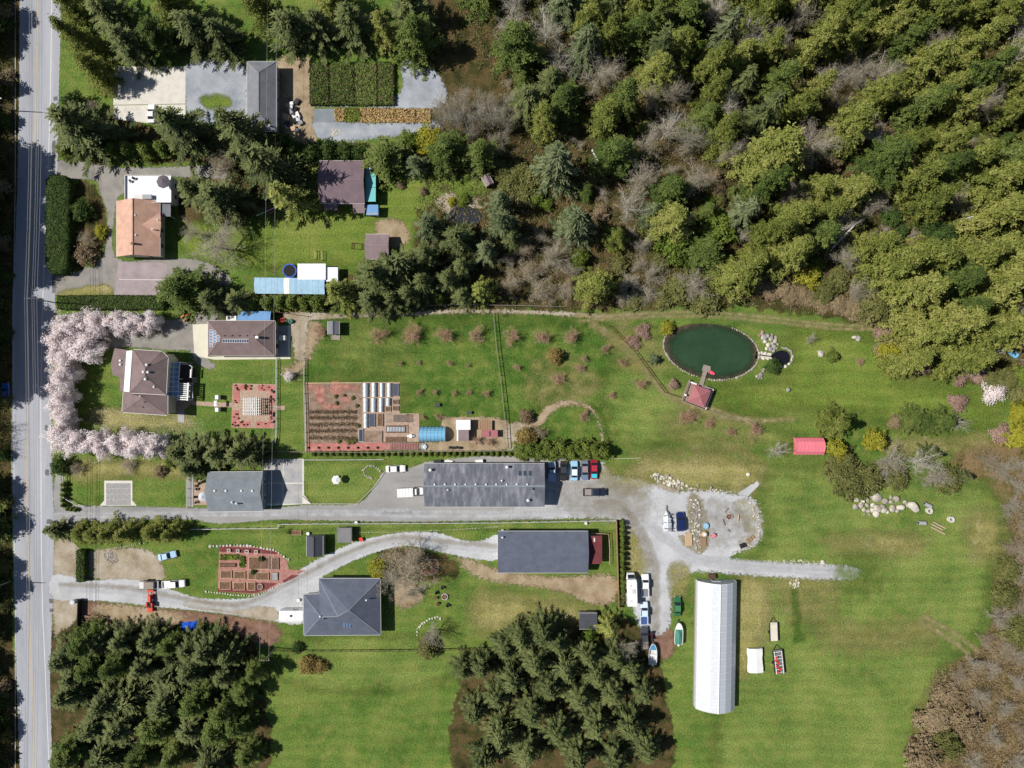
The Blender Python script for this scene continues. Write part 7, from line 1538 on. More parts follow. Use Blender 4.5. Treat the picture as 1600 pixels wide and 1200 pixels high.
def scatter(poly, n, rmin, rmax, ms):
    U = [p[0] for p in poly]; V_ = [p[1] for p in poly]; out = []
    while len(out) < n:
        u = trnd.uniform(min(U), max(U)); v = trnd.uniform(min(V_), max(V_))
        if inpoly(u, v, poly): out.append((u, v, trnd.uniform(rmin, rmax), trnd.choice(ms)))
    return out
stones_thing('stone_bank', 'bank of white rubble stones near the gravel yard', 'stone bank', scatter([(1014, 742), (1024, 740), (1056, 745), (1070, 757), (1082, 764), (1078, 768), (1050, 760), (1020, 750)], 90, 1.1, 3.0, [SW, SG, SW]) + scatter([(1082, 762), (1110, 764), (1150, 768), (1150, 771), (1085, 770)], 34, .8, 2.2, [SW, SG]) + [(1111, 761.5, 3.4, SG), (1090, 758, 2.6, SG)])
stones_thing('stone_bank', 'narrow line of grey stones beside the blue estate car', 'stone bank', scatter([(1079, 779), (1092, 779), (1094, 800), (1095, 830), (1098, 858), (1086, 860), (1082, 830), (1080, 805)], 120, 1.0, 2.6, [SD, SG, SW, SD]))
stones_thing('stone_border', 'arc of scattered white stones round the fire circle', 'stone border', scatter([(1170, 782), (1182, 788), (1190, 822), (1184, 850), (1148, 866), (1145, 863), (1176, 846), (1182, 822), (1174, 795)], 90, .5, 1.6, [SW, SG]))
stones_thing('stone_border', 'arc of white stones along the drive side of brick garden', 'stone border', [(u, v, trnd.uniform(1.2, 2.0), SW) for u, v in along([(322, 924), (340, 926), (365, 929.5), (390, 930.5), (405, 928.5), (420, 922), (441, 911)], 4.3, .3)])
stones_thing('stone_border', 'arc of large white stones along the lawn side of brick garden', 'stone border', [(u, v, trnd.uniform(1.4, 3.0), SW) for u, v in along([(329, 853.5), (350, 852.5), (372, 852), (392, 852.5), (408, 856), (428, 859), (440, 866), (448, 873), (455, 876)], 5.0, .4)])
stones_thing('stone_border', 'rough white stones ringing the bare grey tree', 'stone border', [(u, v, trnd.uniform(1.6, 2.8), SW) for u, v in along([(652, 992), (653, 982), (660, 974), (672, 967), (684, 964), (692, 968)], 4.2, .6)])
bc = oval(671, 887, 17, 11, 30, -.3, .08, 5); stones_thing('stone_border', 'oval of small pale stones round a mulch bed', 'stone border', [(u, v, trnd.uniform(.8, 1.2), SG) for u, v in along(bc + bc[:1], 2.2, .2)])
slab('mulch_bed', bc, 'soil_bed', 0, .04)
stones_thing('stone_border', 'line of small white stones beside the rounded cedars', 'stone border', [(u, v, 1.0, SW) for u, v in along([(177, 856), (200, 853), (228, 848)], 3, .3)])
stones_thing('stone_border', 'thin white stone line between two curved-drive lawns', 'stone border', [(u, v, trnd.uniform(.5, .9), SW) for u, v in along([(560, 832), (620, 831), (700, 828), (782, 823)], 2.6, .3)])
stones_thing('stone_edging', 'white stone edging round the drained bed beside the asphalt', 'stone edging', [(u, v, trnd.uniform(1.4, 2.2), SG) for u, v in along([(597, 738), (585, 728), (575, 728), (568, 735), (570, 742), (585, 750)], 3.6, .4)])
stones_thing('rubble_heap', 'small heap of white rubble at the ditch head', 'rubble', scatter([(1233, 906), (1248, 905), (1251, 915), (1243, 921), (1234, 918)], 40, .7, 1.6, [SW]))
stones_thing('rubble_line', 'scattered white rubble along the gravel track edge', 'rubble', scatter([(1200, 874), (1260, 874), (1290, 877), (1285, 882), (1200, 879)], 60, .4, 1.2, [SW]))
stones_thing('gravel_heap', 'pale heap of crushed stone in the parking patch', 'gravel heap', scatter([(163, 862), (176, 860), (185, 872), (182, 882), (170, 880), (162, 870)], 110, .7, 1.3, [SG, SD]))

# ================================================================ GARDENS
def box_part(parent, c, name, u0, v0, u1, v1, z0, z1, m):
    a = W(u0, v0) - c; b = W(u1, v1) - c; return MB().box(((a.x + b.x) / 2, (a.y + b.y) / 2, (z0 + z1) / 2), (abs(b.x - a.x), abs(b.y - a.y), z1 - z0)).build(name, m, parent)
def raised_bed(u0, v0, u1, v1, label, board='wood_light', soil='soil_bed', z=.35, group=None):
    c = W((u0 + u1) / 2, (v0 + v1) / 2); t = thing('raised_bed', label, 'garden bed', c, 0, group); e = .7
    for q in ((u0, v0, u1, v0 + e), (u0, v1 - e, u1, v1), (u0, v0 + e, u0 + e, v1 - e), (u1 - e, v0 + e, u1, v1 - e)): box_part(t, c, 'board', *q, 0.0, z, board)
    box_part(t, c, 'soil', u0 + e, v0 + e, u1 - e, v1 - e, .02, z - .08, soil); return t
# brick garden
slab('brick_paving', [(343, 853), (372, 853), (400, 855), (432, 862), (448, 876), (452, 890), (478, 891), (440, 912), (418, 922), (398, 928), (340, 924)], 'brick_red', 0, .05)
slab('mulch_strip', [(343, 853.5), (400, 856), (431, 862), (434, 866), (343, 862)], 'mulch_dark', .05, .06); slab('mulch_strip', [(340, 919), (398, 921), (400, 910), (434, 911), (417, 921), (398, 927), (340, 924)], 'mulch_dark', .05, .06); slab('mulch_strip', [(456, 898), (468, 899), (443, 911), (442, 907)], 'mulch_dark', .05, .06)
for i, (a, b, c_, d_) in enumerate(((345, 891, 363, 903), (366.5, 892, 384, 904), (388.5, 893, 400, 905), (402, 894, 420.5, 906), (343.5, 908, 361, 920.5), (365.5, 909.5, 383, 921.5), (387.5, 909, 399.5, 922))): raised_bed(a, b, c_, d_, 'low timber-edged soil bed in the brick garden', group='brick garden beds')
raised_bed(389.5, 869.5, 421.5, 889, 'large double timber bed in the brick garden'); raised_bed(425.5, 871, 436, 889.5, 'narrow bed with pots in the brick garden', 'wood_grey'); raised_bed(345, 879.5, 369, 885.5, 'long thin soil bed in the brick garden', 'wood_dark')
raised_bed(424.5, 894, 434.5, 906.5, 'grey paved hexagon plot in the brick garden', 'wood_grey', 'paver_grey')
for i, (u, v, w_) in enumerate(((358.5, 859.5, 2.4), (372.5, 860.5, 2.4), (386.5, 861, 3), (401, 861.5, 2.6))): raised_bed(u - w_, v - 2.4, u + w_, v + 2.4, 'small square planter box along the mulch strip', 'trim', z=.5, group='square planter boxes')
t = thing('round_planter', 'round stone-rimmed planter in the brick garden', 'planter', W(407, 916)); mb = MB()
for k in range(16): a0 = 6.283 * k / 16; MB().box((.66 * math.cos(a0), .66 * math.sin(a0), .2), (.16, .26, .4), a0).build('block', 'stone', t)
MB().cyl((0, 0, .0), (0, 0, .32), .6, n=16).build('soil', 'soil_bed', t)
lowcrop([(345, 866), (373, 866), (373, 874), (345, 875)], 'leafy green vegetable strip in the brick garden', 'leaf_bed', 21, 'vegetable_bed', .5, 40); lowcrop([(375, 868), (383, 868), (383, 886), (375, 886)], 'bright leafy upright strip beside timber bed', 'leaf_bright', 22, 'vegetable_bed', .6, 50)
# little black bushes in the brick garden
tree('bushdark', 396, 893.5, 4, .9, 'dark little bush on the timber divider'); tree('bushdark', 408, 873, 4, 1.2, 'dark bush in the large double bed')
# rose garden with white pergola
slab('paver_court', [(363.5, 599), (431.5, 600.5), (429.5, 669.5), (361.5, 668)], 'paver_pink', 0, .05)
for q in ([(364.5, 600.5), (394, 601), (394, 610), (374.5, 610), (373.5, 630), (364, 630)], [(403, 601), (430.8, 602), (430, 632), (421.5, 632), (422, 611), (403, 611)], [(363, 641), (373, 641), (373.5, 657.5), (391.5, 658), (391.5, 667.8), (362.3, 667)], [(400, 658.5), (421, 659), (421.5, 641), (429.8, 641), (428.7, 668.6), (400, 668)]): slab('rose_bed', q, 'mulch_red', .05, .10)
slab('garden_path', [(300, 627), (330, 628), (363, 629.5), (363, 636.5), (330, 635), (300, 633)], 'paver_pink', 0, .045); slab('garden_path', [(431, 634), (445.5, 634), (445.5, 640.5), (431, 640.5)], 'paver_pink', 0, .045)
rb = scatter([(365, 601), (393, 601), (393, 609), (373, 611), (373, 629), (365, 629)], 14, 0, 1, [0]) + scatter([(404, 602), (430, 603), (430, 631), (422, 631), (421, 611), (404, 610)], 14, 0, 1, [0]) + scatter([(363, 642), (372, 642), (374, 659), (391, 659), (391, 667), (363, 666)], 12, 0, 1, [0]) + scatter([(401, 659), (422, 659), (422, 642), (429, 642), (428, 667), (401, 667)], 12, 0, 1, [0])
for u, v, *_ in rb: tree('bushdark', u, v, trnd.uniform(.9, 1.5), .4, 'tiny pruned rose bush in the red mulch border', 'pruned rose bushes')
p = W(393, 635, 2.6); t = thing('pergola', 'white slatted pergola in the middle of the rose garden', 'pergola', (p.x, p.y, .05)); w_, d_ = 4.0, 3.9
for k in range(8): MB().box((-w_ / 2 + .2 + k * (w_ - .4) / 7, 0, 2.62), (.14, d_ + .5, .16)).build('slat', 'white_paint', t)
for k in range(6): MB().box((0, -d_ / 2 + .2 + k * (d_ - .4) / 5, 2.48), (w_ + .5, .14, .14)).build('beam', 'white_paint', t)
for x in (-w_ / 2 + .25, w_ / 2 - .25):
    for y in (-d_ / 2 + .25, d_ / 2 - .25): MB().box((x, y, 1.2), (.2, .2, 2.4)).build('post', 'white_paint', t)
MB().cyl((.4, 0, 2.7), (.4, 0, 3.0), .35, .1, n=8).build('finial', 'white_paint', t)
p = W(337, 630.5, 2.2); t = thing('garden_arch', 'white arch with side wings over the garden path', 'arch', (p.x, p.y, .045))
for x in (-.5, .5): 
    pts = [(x * .5, 1.0 * math.cos(math.pi * k / 8), 1.5 + .9 * math.sin(math.pi * k / 8)) for k in range(9)]
    mb = MB(); [mb.bar(a, b, .09) for a, b in zip(pts[:-1], pts[1:])]; mb.build('hoop', 'white_paint', t)
    for y in (-1, 1): MB().bar((x * .5, y, 0), (x * .5, y, 1.5), .09).build('post', 'white_paint', t)
for y in (-1.55, 1.55): MB().box((0, y, .9), (.8, 1.0, 1.5)).build('side_wing', 'white_paint', t)
MB().box((0, 0, 2.35), (.7, 1.3, .08)).build('top_panel', 'white_paint', t)
# vegetable plot
slab('vegetable_plot', [(478, 600), (566, 599), (566, 700), (478, 700)], 'soil', 0, .05)
slab('plot_edge', [(476.8, 599), (478, 599), (479, 706), (477.5, 706)], 'wood_light', 0, .12); slab('plot_edge', [(478, 598), (566, 597.4), (566, 598.6), (478, 599.4)], 'wood_light', 0, .12)
for (u, v, a, b) in ((487, 604, 6, 4), (500, 612, 8, 9), (525, 608, 8, 11), (541, 604, 5, 5), (501, 624, 6, 6), (540, 624, 5, 5), (512, 635, 7, 4), (527, 635, 7, 3), (555, 606, 4, 3)): sheet('mulch_patch', [(u - a, v - b * .6), (u, v - b), (u + a, v - b * .5), (u + a * .9, v + b * .6), (u, v + b), (u - a, v + b * .5)], 'mulch_patch', 15, w=.6, cell=.25, cap=.7)
for k, v in enumerate((643.5, 652.5, 663, 673, 684)):
    c = W(522, v); t = thing('crop_row', 'row of withered brown stalks across the vegetable plot', 'crop row', (c.x, c.y, .05), 0, 'withered crop rows'); g = np.random.default_rng(k); n = 650
    MB().loft([[(x, -.4, 0), (x, 0, .07), (x, .4, 0)] for x in np.linspace(-6.3, 6.3, 9)]).build('ridge', 'soil', t)
    C = np.column_stack([g.uniform(-6.2, 5.8, n), g.normal(0, .26, n) + .15 * np.sin(np.arange(n)), g.uniform(.06, .3, n)]); a_ = unit(g.normal(0, 1, (n, 3))); b_ = unit(np.cross(a_, g.normal(0, 1, (n, 3)))); link('stalks', leafmesh('stalks', C, a_ * .16, b_ * .05, g.random(n) * .4, 'leaf_brown'), t)
for (u, v, r) in ((552, 622, 3), (525, 619, 3), (558, 634, 3), (545, 690, 4), (552, 690, 4), (560, 665, 3), (530, 690, 3), (526, 630, 3), (557, 688, 3), (538, 618, 2)): tree('busholive', u, v, r, .5, 'low green weeds in the vegetable plot', 'weeds in the vegetable plot')
slab('mulch_strip', [(479, 693), (567, 692), (654, 691), (654, 703), (479, 705)], 'mulch_red', 0, .06)
for k in range(8): tree('bushdark', 482 + k * 15.4, 699.5, 1.7, .5, 'small dark plant along the red mulch strip', 'small plants on the mulch strip')
slab('garden_paving', [(566, 597), (625, 597), (625, 646), (655, 646), (655, 690), (566, 692)], 'paver_pink', 0, .045)
def cloche(u0, v0, u1, v1, label='white film cloche tunnel in the kitchen garden', group='cloche tunnels', film='cloche_film'):
    c = W((u0 + u1) / 2, (v0 + v1) / 2); t = thing('cloche_tunnel', label, 'cloche', (c.x, c.y, .045), 0, group); r = abs(u1 - u0) * S / 2; L = abs(v1 - v0) * S / 2; n = 5; k = 8; hh = r * 1.25
    for i in range(n):
        y0 = -L + 2 * L * i / n; y1 = -L + 2 * L * (i + 1) / n; mb = MB(); s0 = 1 - .06 * (i % 2); s1 = 1 - .06 * ((i + 1) % 2)
        for j in range(k):
            a0, a1 = math.pi * j / k, math.pi * (j + 1) / k; mb.face([(r * s0 * math.cos(a0), y0, hh * s0 * math.sin(a0)), (r * s1 * math.cos(a0), y1, hh * s1 * math.sin(a0)), (r * s1 * math.cos(a1), y1, hh * s1 * math.sin(a1)), (r * s0 * math.cos(a1), y0, hh * s0 * math.sin(a1))])
        mb.build('film_panel', film, t, smooth=True)
    for y in (-L, L): MB().face([(r * math.cos(math.pi * j / k), y, hh * math.sin(math.pi * j / k)) for j in range(k + 1)]).build('end_panel', film, t)
    for x in (-r - .05, r + .05): MB().box((x, 0, .1), (.1, 2 * L, .22)).build('base_board', 'wood_grey', t)
for (a, b, c_, d_) in ((567, 598.5, 576, 620), (580.5, 598, 589, 620), (593.5, 598.5, 600, 620), (604.5, 598.5, 613, 620), (567.5, 622, 576, 643.5), (580, 622, 588, 643.5), (592, 622, 599.5, 643.5), (603, 622, 611, 634), (568, 646, 576, 668)): cloche(a, b, c_, d_)
for i, (a, b, c_, d_, s_) in enumerate(((614, 599, 623, 619, 'dark_glass'), (614, 624, 623, 632, 'soil_bed'), (614, 634, 623, 642, 'soil_bed'), (602.5, 635, 611, 643, 'soil_bed'), (577, 646, 586.5, 667, 'dark_glass'), (590, 646, 599, 666, 'soil_bed'))): raised_bed(a, b, c_, d_, 'glass-covered cold frame in the kitchen garden' if s_ == 'dark_glass' else 'open timber bed among the cloches', 'wood_grey', s_, group='cold frames' if s_ == 'dark_glass' else 'open beds among the cloches')
raised_bed(569, 673, 597.5, 691, 'wide stony bed by the cloches', 'wood_grey', 'soil'); raised_bed(602.5, 682, 634, 691.5, 'soil bed crossed by lattice shadows', 'wood_grey', 'soil_bed')
def lattice(u0, v0, u1, v1, z, n, label, m='wood_grey', extra=None):
    c = W((u0 + u1) / 2, (v0 + v1) / 2, z); t = thing('trellis', label, 'trellis', (c.x, c.y, 0)); f = S * (1 - z / CAMH); w_ = (u1 - u0) * f; d_ = (v1 - v0) * f
    for k in range(n): MB().box((-w_ / 2 + (k + .5) * w_ / n, 0, z), (.07, d_, .08)).build('slat', m, t)
    for y in (-d_ / 2, d_ / 2):
        MB().box((0, y, z - .08), (w_, .08, .08)).build('beam', m, t)
        for x in (-w_ / 2 + .1, w_ / 2 - .1): MB().box((x, y, z / 2), (.09, .09, z)).build('post', m, t)
lattice(603, 648, 635, 659.5, 1.8, 18, 'slatted timber trellis between cloches and blue tunnel'); lattice(603, 665, 634, 676, .9, 13, 'low slatted frame filled with cut bottles', 'wood_dark'); lattice(598, 692, 654, 703, 1.8, 22, 'long slatted trellis near the red mulch strip')
raised_bed(603.5, 666, 633, 675, 'bed of pale cut bottles under the low frame', 'wood_dark', 'cloche_film', z=.3)
t = thing('garden_table', 'round white table with two stools on the kitchen garden paving', 'table', W(642, 681)); MB().cyl((0, 0, .68), (0, 0, .74), .5, n=14).build('tabletop', 'white_paint', t); MB().cyl((0, 0, 0), (0, 0, .68), .07).build('leg', 'white_paint', t)
for x in (-1, 1):
    t = thing('garden_stool', 'white stool beside the round garden table', 'stool', W(642 + x * 4.6, 681), 0, 'white stools'); MB().cyl((0, 0, .38), (0, 0, .46), .24, n=10).build('seat', 'white_paint', t); MB().cyl((0, 0, 0), (0, 0, .38), .12, .18, n=8).build('base', 'white_paint', t)
t = thing('fibreglass_shell', 'pale hexagonal shell lying by the blue tunnel', 'tub', W(663, 698)); MB().cyl((0, 0, 0), (0, 0, .5), 1.0, .7, n=6).build('body', 'cloche_film', t); MB().cyl((0, 0, .5), (0, 0, .62), .4, .2, n=6).build('lid', 'white_paint', t)
t = thing('cold_frame', 'slanting white cold frame beside the stony bed', 'cold frame', W(564.5, 680)); MB().loft([[(-.5, -1.6, 0), (.5, -1.6, 0), (.5, -1.6, .4), (-.5, -1.6, .7)], [(-.5, 1.6, 0), (.5, 1.6, 0), (.5, 1.6, .4), (-.5, 1.6, .7)]]).build('body', 'white_paint', t); MB().face([(-.42, -1.5, .69), (.42, -1.5, .45), (.42, 1.5, .45), (-.42, 1.5, .69)]).build('pane', 'dark_glass', t)
for (u, v, a) in ((684, 633, .2), (733.5, 644.5, 0)):
    t = thing('compost_bin', 'small dark box standing on the orchard lawn', 'box', W(u, v), a, 'dark boxes on the orchard lawn'); MB().box((0, 0, .35), (1.1, .7, .6)).build('body', 'metal_dark', t, bevel=.04); MB().box((0, 0, .68), (1.2, .8, .08)).build('lid', 'roof_dark', t)
for k, (u, v) in enumerate(((703, 699), (708, 699.5), (713, 699), (718, 699.5))): t = thing('barrel', 'dark barrel in the row by the white shed', 'barrel', W(u, v), 0, 'dark barrels'); MB().cyl((0, 0, 0), (0, 0, .85), .32, n=12).build('body', 'black_rubber', t); MB().cyl((0, 0, .85), (0, 0, .9), .28, n=12).build('lid', 'metal_dark', t)
# trampolines
def trampoline(u, v, r, label, rim='blue_tarp'):
    t = thing('trampoline', label, 'trampoline', (W(u, v, .8).x, W(u, v, .8).y, 0)); n = 24
    MB().cyl((0, 0, .78), (0, 0, .82), r * .86, n=n).build('mat', 'black_rubber', t); mb = MB()
    for k in range(n):
        a0, a1 = 6.283 * k / n, 6.283 * (k + 1) / n; mb.loft([[(r * math.cos(a) * s_, r * math.sin(a) * s_, z) for s_, z in ((.85, .8), (1, .8), (1, .87), (.85, .87))] for a in (a0, a1)])
    mb.build('rim_pad', rim, t)
    for k in range(6): a0 = 6.283 * k / 6; MB().cyl((r * .95 * math.cos(a0), r * .95 * math.sin(a0), 0), (r * .95 * math.cos(a0), r * .95 * math.sin(a0), .8), .04, n=6).build('leg', 'metal_grey', t)
trampoline(452.5, 423, 1.75, 'round blue-rimmed trampoline beside the white hut'); trampoline(703, 418, 2.0, 'shaded grey-rimmed trampoline in the dark clearing', 'dark_glass')
# cottage patio
parasol(316, 776.5, 2.6, 1.15, 'plastic_sheet', 'pale round parasol on the pink cottage patio', zb=.06, n=12)
for k, (u, v, a) in enumerate(((307, 759, .4), (307, 776, 1.6), (308, 784, 2.6), (309, 764, .9))):
    t = thing('patio_chair', 'dark chair on the pink cottage patio', 'chair', W(u, v) + Vector((0, 0, .06)), a, 'cottage patio chairs'); MB().box((0, 0, .42), (.55, .55, .06)).build('seat', 'wood_dark', t); MB().box((0, .26, .7), (.55, .06, .5)).build('backrest', 'wood_dark', t)
    for i in (-1, 1):
        for j in (-1, 1): MB().bar((i * .24, j * .24, 0), (i * .24, j * .24, .42), .05).build('leg', 'metal_dark', t)
for (u, v) in ((311, 755), (316, 753), (320, 752)): tree('bushdark', u, v, 2.2, .6, 'potted plant along the cottage patio', 'cottage patio plants')
# white garden pavilion
p = W(525, 750, 2.2); t = thing('parasol', 'white hexagonal canopy on the triangular lawn', 'umbrella', (p.x, p.y, 0)); mb = MB()
for i in range(6):
    a0, a1 = R(60 * i), R(60 * i + 60); mb.face([(0, 0, 2.5), (1.15 * math.cos(a0), 1.15 * math.sin(a0), 2.1), (1.15 * math.cos(a1), 1.15 * math.sin(a1), 2.1)])
mb.build('canopy', 'white_paint', t); MB().cyl((0, 0, 0), (0, 0, 2.6), .05).build('pole', 'metal_grey', t); MB().cyl((0, 0, 0), (0, 0, .12), .3, n=10).build('base', 'concrete_grey', t)
t = thing('garden_table', 'small white table beside the white canopy', 'table', W(527.5, 744.5)); MB().cyl((0, 0, .65), (0, 0, .72), .35, n=10).build('tabletop', 'white_paint', t); MB().cyl((0, 0, 0), (0, 0, .65), .06).build('leg', 'white_paint', t)
# lattice hut by the curved drive
p = W(538, 836, 2); t = thing('garden_hut', 'grey lattice-topped hut beside the dark slate shed', 'hut', (p.x, p.y, 0))
for k in range(9): MB().box((0, -1.7 + k * .42, 2.05), (3.7, .3, .08)).build('slat', 'roof_grey', t)
MB().box((0, 0, 1.0), (3.2, 3.2, 2.0)).build('wall', 'wood_grey', t); MB().box((0, -2.05, .1), (3.4, .5, .2)).build('step', 'wood_light', t)
t = thing('wheelbarrow', 'red wheelbarrow and wheel beside the lattice hut', 'wheelbarrow', W(565, 842), .6); MB().loft([[(-.3, -.4, .4), (.3, -.4, .4), (.3, .3, .4), (-.3, .3, .4)], [(-.42, -.55, .7), (.42, -.55, .7), (.42, .5, .7), (-.42, .5, .7)]]).build('tray', 'red_paint', t); MB().cyl((-.06, .7, .22), (.06, .7, .22), .22).build('wheel', 'black_rubber', t); MB().bar((-.3, -.5, .5), (-.3, -1.1, .6), .05).bar((.3, -.5, .5), (.3, -1.1, .6), .05).build('handle', 'wood', t)
t = thing('planter_box', 'shallow wooden planter on the grass by the fence', 'planter', W(461, 832)); MB().box((0, 0, .18), (3.2, 1.1, .36)).build('box', 'wood_light', t); MB().box((0, 0, .34), (3.0, .95, .1)).build('soil', 'soil_bed', t); tree('bush', 451.5, 831.5, 4, .8, 'leafy plant at the shallow planter end')
# fire pits, seats, timber
def firepit(u, v, label, r=.75):
    t = thing('fire_pit', label, 'fire pit', W(u, v)); n = 14
    for k in range(n): a0 = 6.283 * k / n; MB().box((r * math.cos(a0), r * math.sin(a0), .18), (.26, .32, .36), a0).build('block', 'stone', t)
    MB().cyl((0, 0, 0), (0, 0, .1), r * .85, n=14).build('ash', 'interior', t); MB().cyl((0, 0, .1), (0, 0, .3), r * .5, r * .55, n=12).build('fire_bowl', 'terracotta', t); return t
firepit(1139, 807, 'stone fire pit in the middle of the gravel circle'); firepit(695, 932, 'grey ring fire pit on the lawn by the curved drive', .72)
for (u, v, a, L, lab) in ((1134, 797, .9, 1.4, 'short log bench near the gravel fire pit'), (1130, 816, -1.25, 1.6, 'dark log bench beside the gravel fire pit'), (1153, 809, 1.45, 1.7, 'pale plank bench next to the gravel fire pit'), (1138, 829, -.8, .7, 'short brown log by the gravel fire pit')):
    t = thing('log_bench', lab, 'bench', W(u, v), a); MB().cyl((-L / 2, 0, .3), (L / 2, 0, .3), .16, n=8).build('seat', 'wood_grey' if 'pale' not in lab else 'wood_light', t)
    for x in (-.35, .35): MB().box((x * L, 0, .1), (.14, .3, .2)).build('support', 'wood_dark', t)
for (u, v, a) in ((681.5, 934, .3), (684.5, 943, .8), (683, 925, 2.0), (700, 944.5, 2.6), (692, 917, 3.0)):
    d = u in (681.5, 684.5); t = thing('garden_chair', 'tan garden chair beside the lawn fire pit' if d else 'dark garden chair beside the lawn fire pit', 'chair', W(u, v), a, 'tan chairs by the lawn fire pit' if d else 'dark chairs by the lawn fire pit'); m = 'terracotta' if d else 'metal_dark'
    MB().box((0, 0, .36), (.65, .6, .06)).build('seat', m, t); MB().box((0, .32, .7), (.65, .07, .7)).build('backrest', m, t)
    for i in (-1, 1): MB().box((i * .34, 0, .3), (.08, .6, .55)).build('armrest', m, t)
for k, (u, v, L) in enumerate(((1463, 823, 20), (1467, 820.5, 22), (1465, 829, 25))): t = thing('timber_beam', 'long weathered beam lying on the field', 'timber', W(u, v), R(-27), 'beams lying on the field'); MB().box((0, 0, .16), (L * S, .34, .3)).build('beam', 'wood_grey', t, bevel=.02); MB().box((0, 0, .32), (L * S * .98, .2, .02)).build('face', 'wood_light', t)
def culvert(u, v, a, up, label):
    t = thing('concrete_ring', label, 'concrete pipe', W(u, v), a); n = 16; mb = MB()
    if up:
        for k in range(n):
            a0, a1 = 6.283 * k / n, 6.283 * (k + 1) / n; mb.loft([[(r * math.cos(q), r * math.sin(q), z) for r, z in ((.45, 0), (.75, 0), (.75, .8), (.45, .8))] for q in (a0, a1)], caps=False)
        mb.build('ring', 'concrete', t); MB().cyl((0, 0, 0), (0, 0, .05), .44, n=12).build('bottom', 'interior', t)
    else: mb.cyl((-.9, 0, .5), (.9, 0, .5), .5, n=16); (mb.build('ring', 'concrete_grey', t), MB().cyl((-.93, 0, .5), (.93, 0, .5), .36, n=14).build('bore', 'interior', t))
culvert(1450, 797.5, 0, True, 'upright concrete ring beside the boulder heap'); culvert(1484, 811, .3, True, 'upright concrete ring near the beams'); culvert(1447.5, 788.5, R(-25), False, 'concrete pipe lying beside the boulder heap'); culvert(1438.5, 816.5, R(-3), False, 'concrete pipe lying beside the beams')
def planks(u, v, w_, d_, rz, n, m, label, z=.35, layers=2, name='timber_stack'):
    t = thing(name, label, 'timber', W(u, v), rz)
    for l in range(layers):
        for k in range(n): MB().box(((k + .5) * w_ / n - w_ / 2, trnd.uniform(-.1, .1), z * (l + .5) / layers + .02), (w_ / n * .85, d_ * trnd.uniform(.85, 1), z / layers * .85)).build('plank', m, t)
planks(1075.5, 842, 1.7, 3.4, .05, 5, 'wood_light', 'pinkish plank stack at the stone line end'); planks(1098, 846, 1.6, 2.2, .1, 5, 'wood', 'tan plank stack beside the white bags'); planks(1172, 842, 2.4, 1.0, .6, 3, 'wood', 'brown plank pile beside the black crate', .3)
t = thing('builders_bag', 'bulging white bag on tan planks', 'bag', W(1100, 834)); MB().loft([[(s_ * .75 * math.cos(a), s_ * .75 * math.sin(a), z) for a in [6.283 * k / 10 for k in range(10)]] for s_, z in ((.85, 0), (1.05, .35), (1.0, .7), (.7, .85))]).build('body', 'wood_light', t, smooth=True); MB().cyl((0, 0, .85), (0, 0, .95), .4, .2, n=8).build('neck', 'white_paint', t)
t = thing('plastic_tub', 'turquoise tub beside the stone line', 'tub', W(1102, 821)); MB().cyl((0, 0, 0), (0, 0, .6), .6, .75, n=14).build('body', 'blue_plastic', t); MB().cyl((0, 0, .55), (0, 0, .62), .62, n=14).build('lid', 'pale_blue_sheet', t)
t = thing('garden_cart', 'small red cart on the gravel circle', 'cart', W(1114.5, 836.5), .7); MB().box((0, 0, .45), (1.0, .8, .35)).build('tray', 'red_fabric', t, bevel=.05); MB().bar((.5, 0, .4), (1.1, 0, .5), .05).build('handle', 'metal_dark', t); wheels(t, (-.5, .5), (-.3, .3), .18, .1)
t = thing('crate', 'black crate beside the brown plank pile', 'crate', W(1159.5, 852), .35); MB().box((0, 0, .35), (1.3, 1.0, .7)).build('body', 'metal_dark', t)
for k in range(4): MB().box((-.48 + k * .32, 0, .72), (.1, 1.0, .04)).build('slat', 'black_rubber', t)
for k in range(22):
    p = W(136 + trnd.uniform(0, 30), 961 + trnd.uniform(0, 17)); L = trnd.uniform(2, 4); o = MB().cyl((-L / 2, 0, 0), (L / 2, 0, 0), .13, .1, n=7).build('log', 'wood', None, loc=(p.x, p.y, .14 + (k % 3) * .16), rz=trnd.uniform(-.3, .15)); tag(o, 'cut log in the pile by the dark fence', 'log', 'logs piled by the dark fence')
p = W(297, 980); t = thing('tarpaulin', 'bright blue tarpaulin over a pile at the wood edge', 'tarp', (p.x, p.y, 0), .1); rr_ = random.Random(5); rows = []
for k in range(6): y = -1.4 + k * .56; rows.append([(x, y + rr_.uniform(-.15, .15), (.7 + rr_.uniform(-.25, .25)) if 0 < i < 6 and 0 < k < 5 else .05) for i, x in enumerate(np.linspace(-2.4, 2.2, 7))])
mb = MB()
for r0, r1 in zip(rows[:-1], rows[1:]):
    for i in range(6): mb.face([r0[i], r0[i + 1], r1[i + 1], r1[i]])
mb.build('sheet', 'blue_tarp', t); MB().box((0, 0, .2), (3.2, 1.8, .35)).build('pile', 'wood_dark', t)
p = W(1581, 550, 1); t = thing('water_tank', 'blue tank lying under the cedars at the lawn end', 'tank', (p.x, p.y, 0), R(-38)); MB().cyl((-1.6, 0, .85), (1.6, 0, .85), .8, n=18).build('body', 'blue_plastic', t); MB().cyl((0, 0, 1.6), (0, 0, 1.8), .25, n=10).build('cap', 'metal_dark', t)
for x in (-1, 1): MB().box((x, 0, .1), (.3, 1.6, .2)).build('cradle', 'wood_dark', t)
sheet('gravel_heap', [(1548, 538), (1565, 520), (1578, 525), (1575, 545), (1560, 552)], 'slate_gravel', 4, w=.7)
p = W(1472, 375); t = thing('root_plate', 'upturned brown root plate of a fallen tree', 'stump', (p.x, p.y, 0), .4); g = random.Random(3)
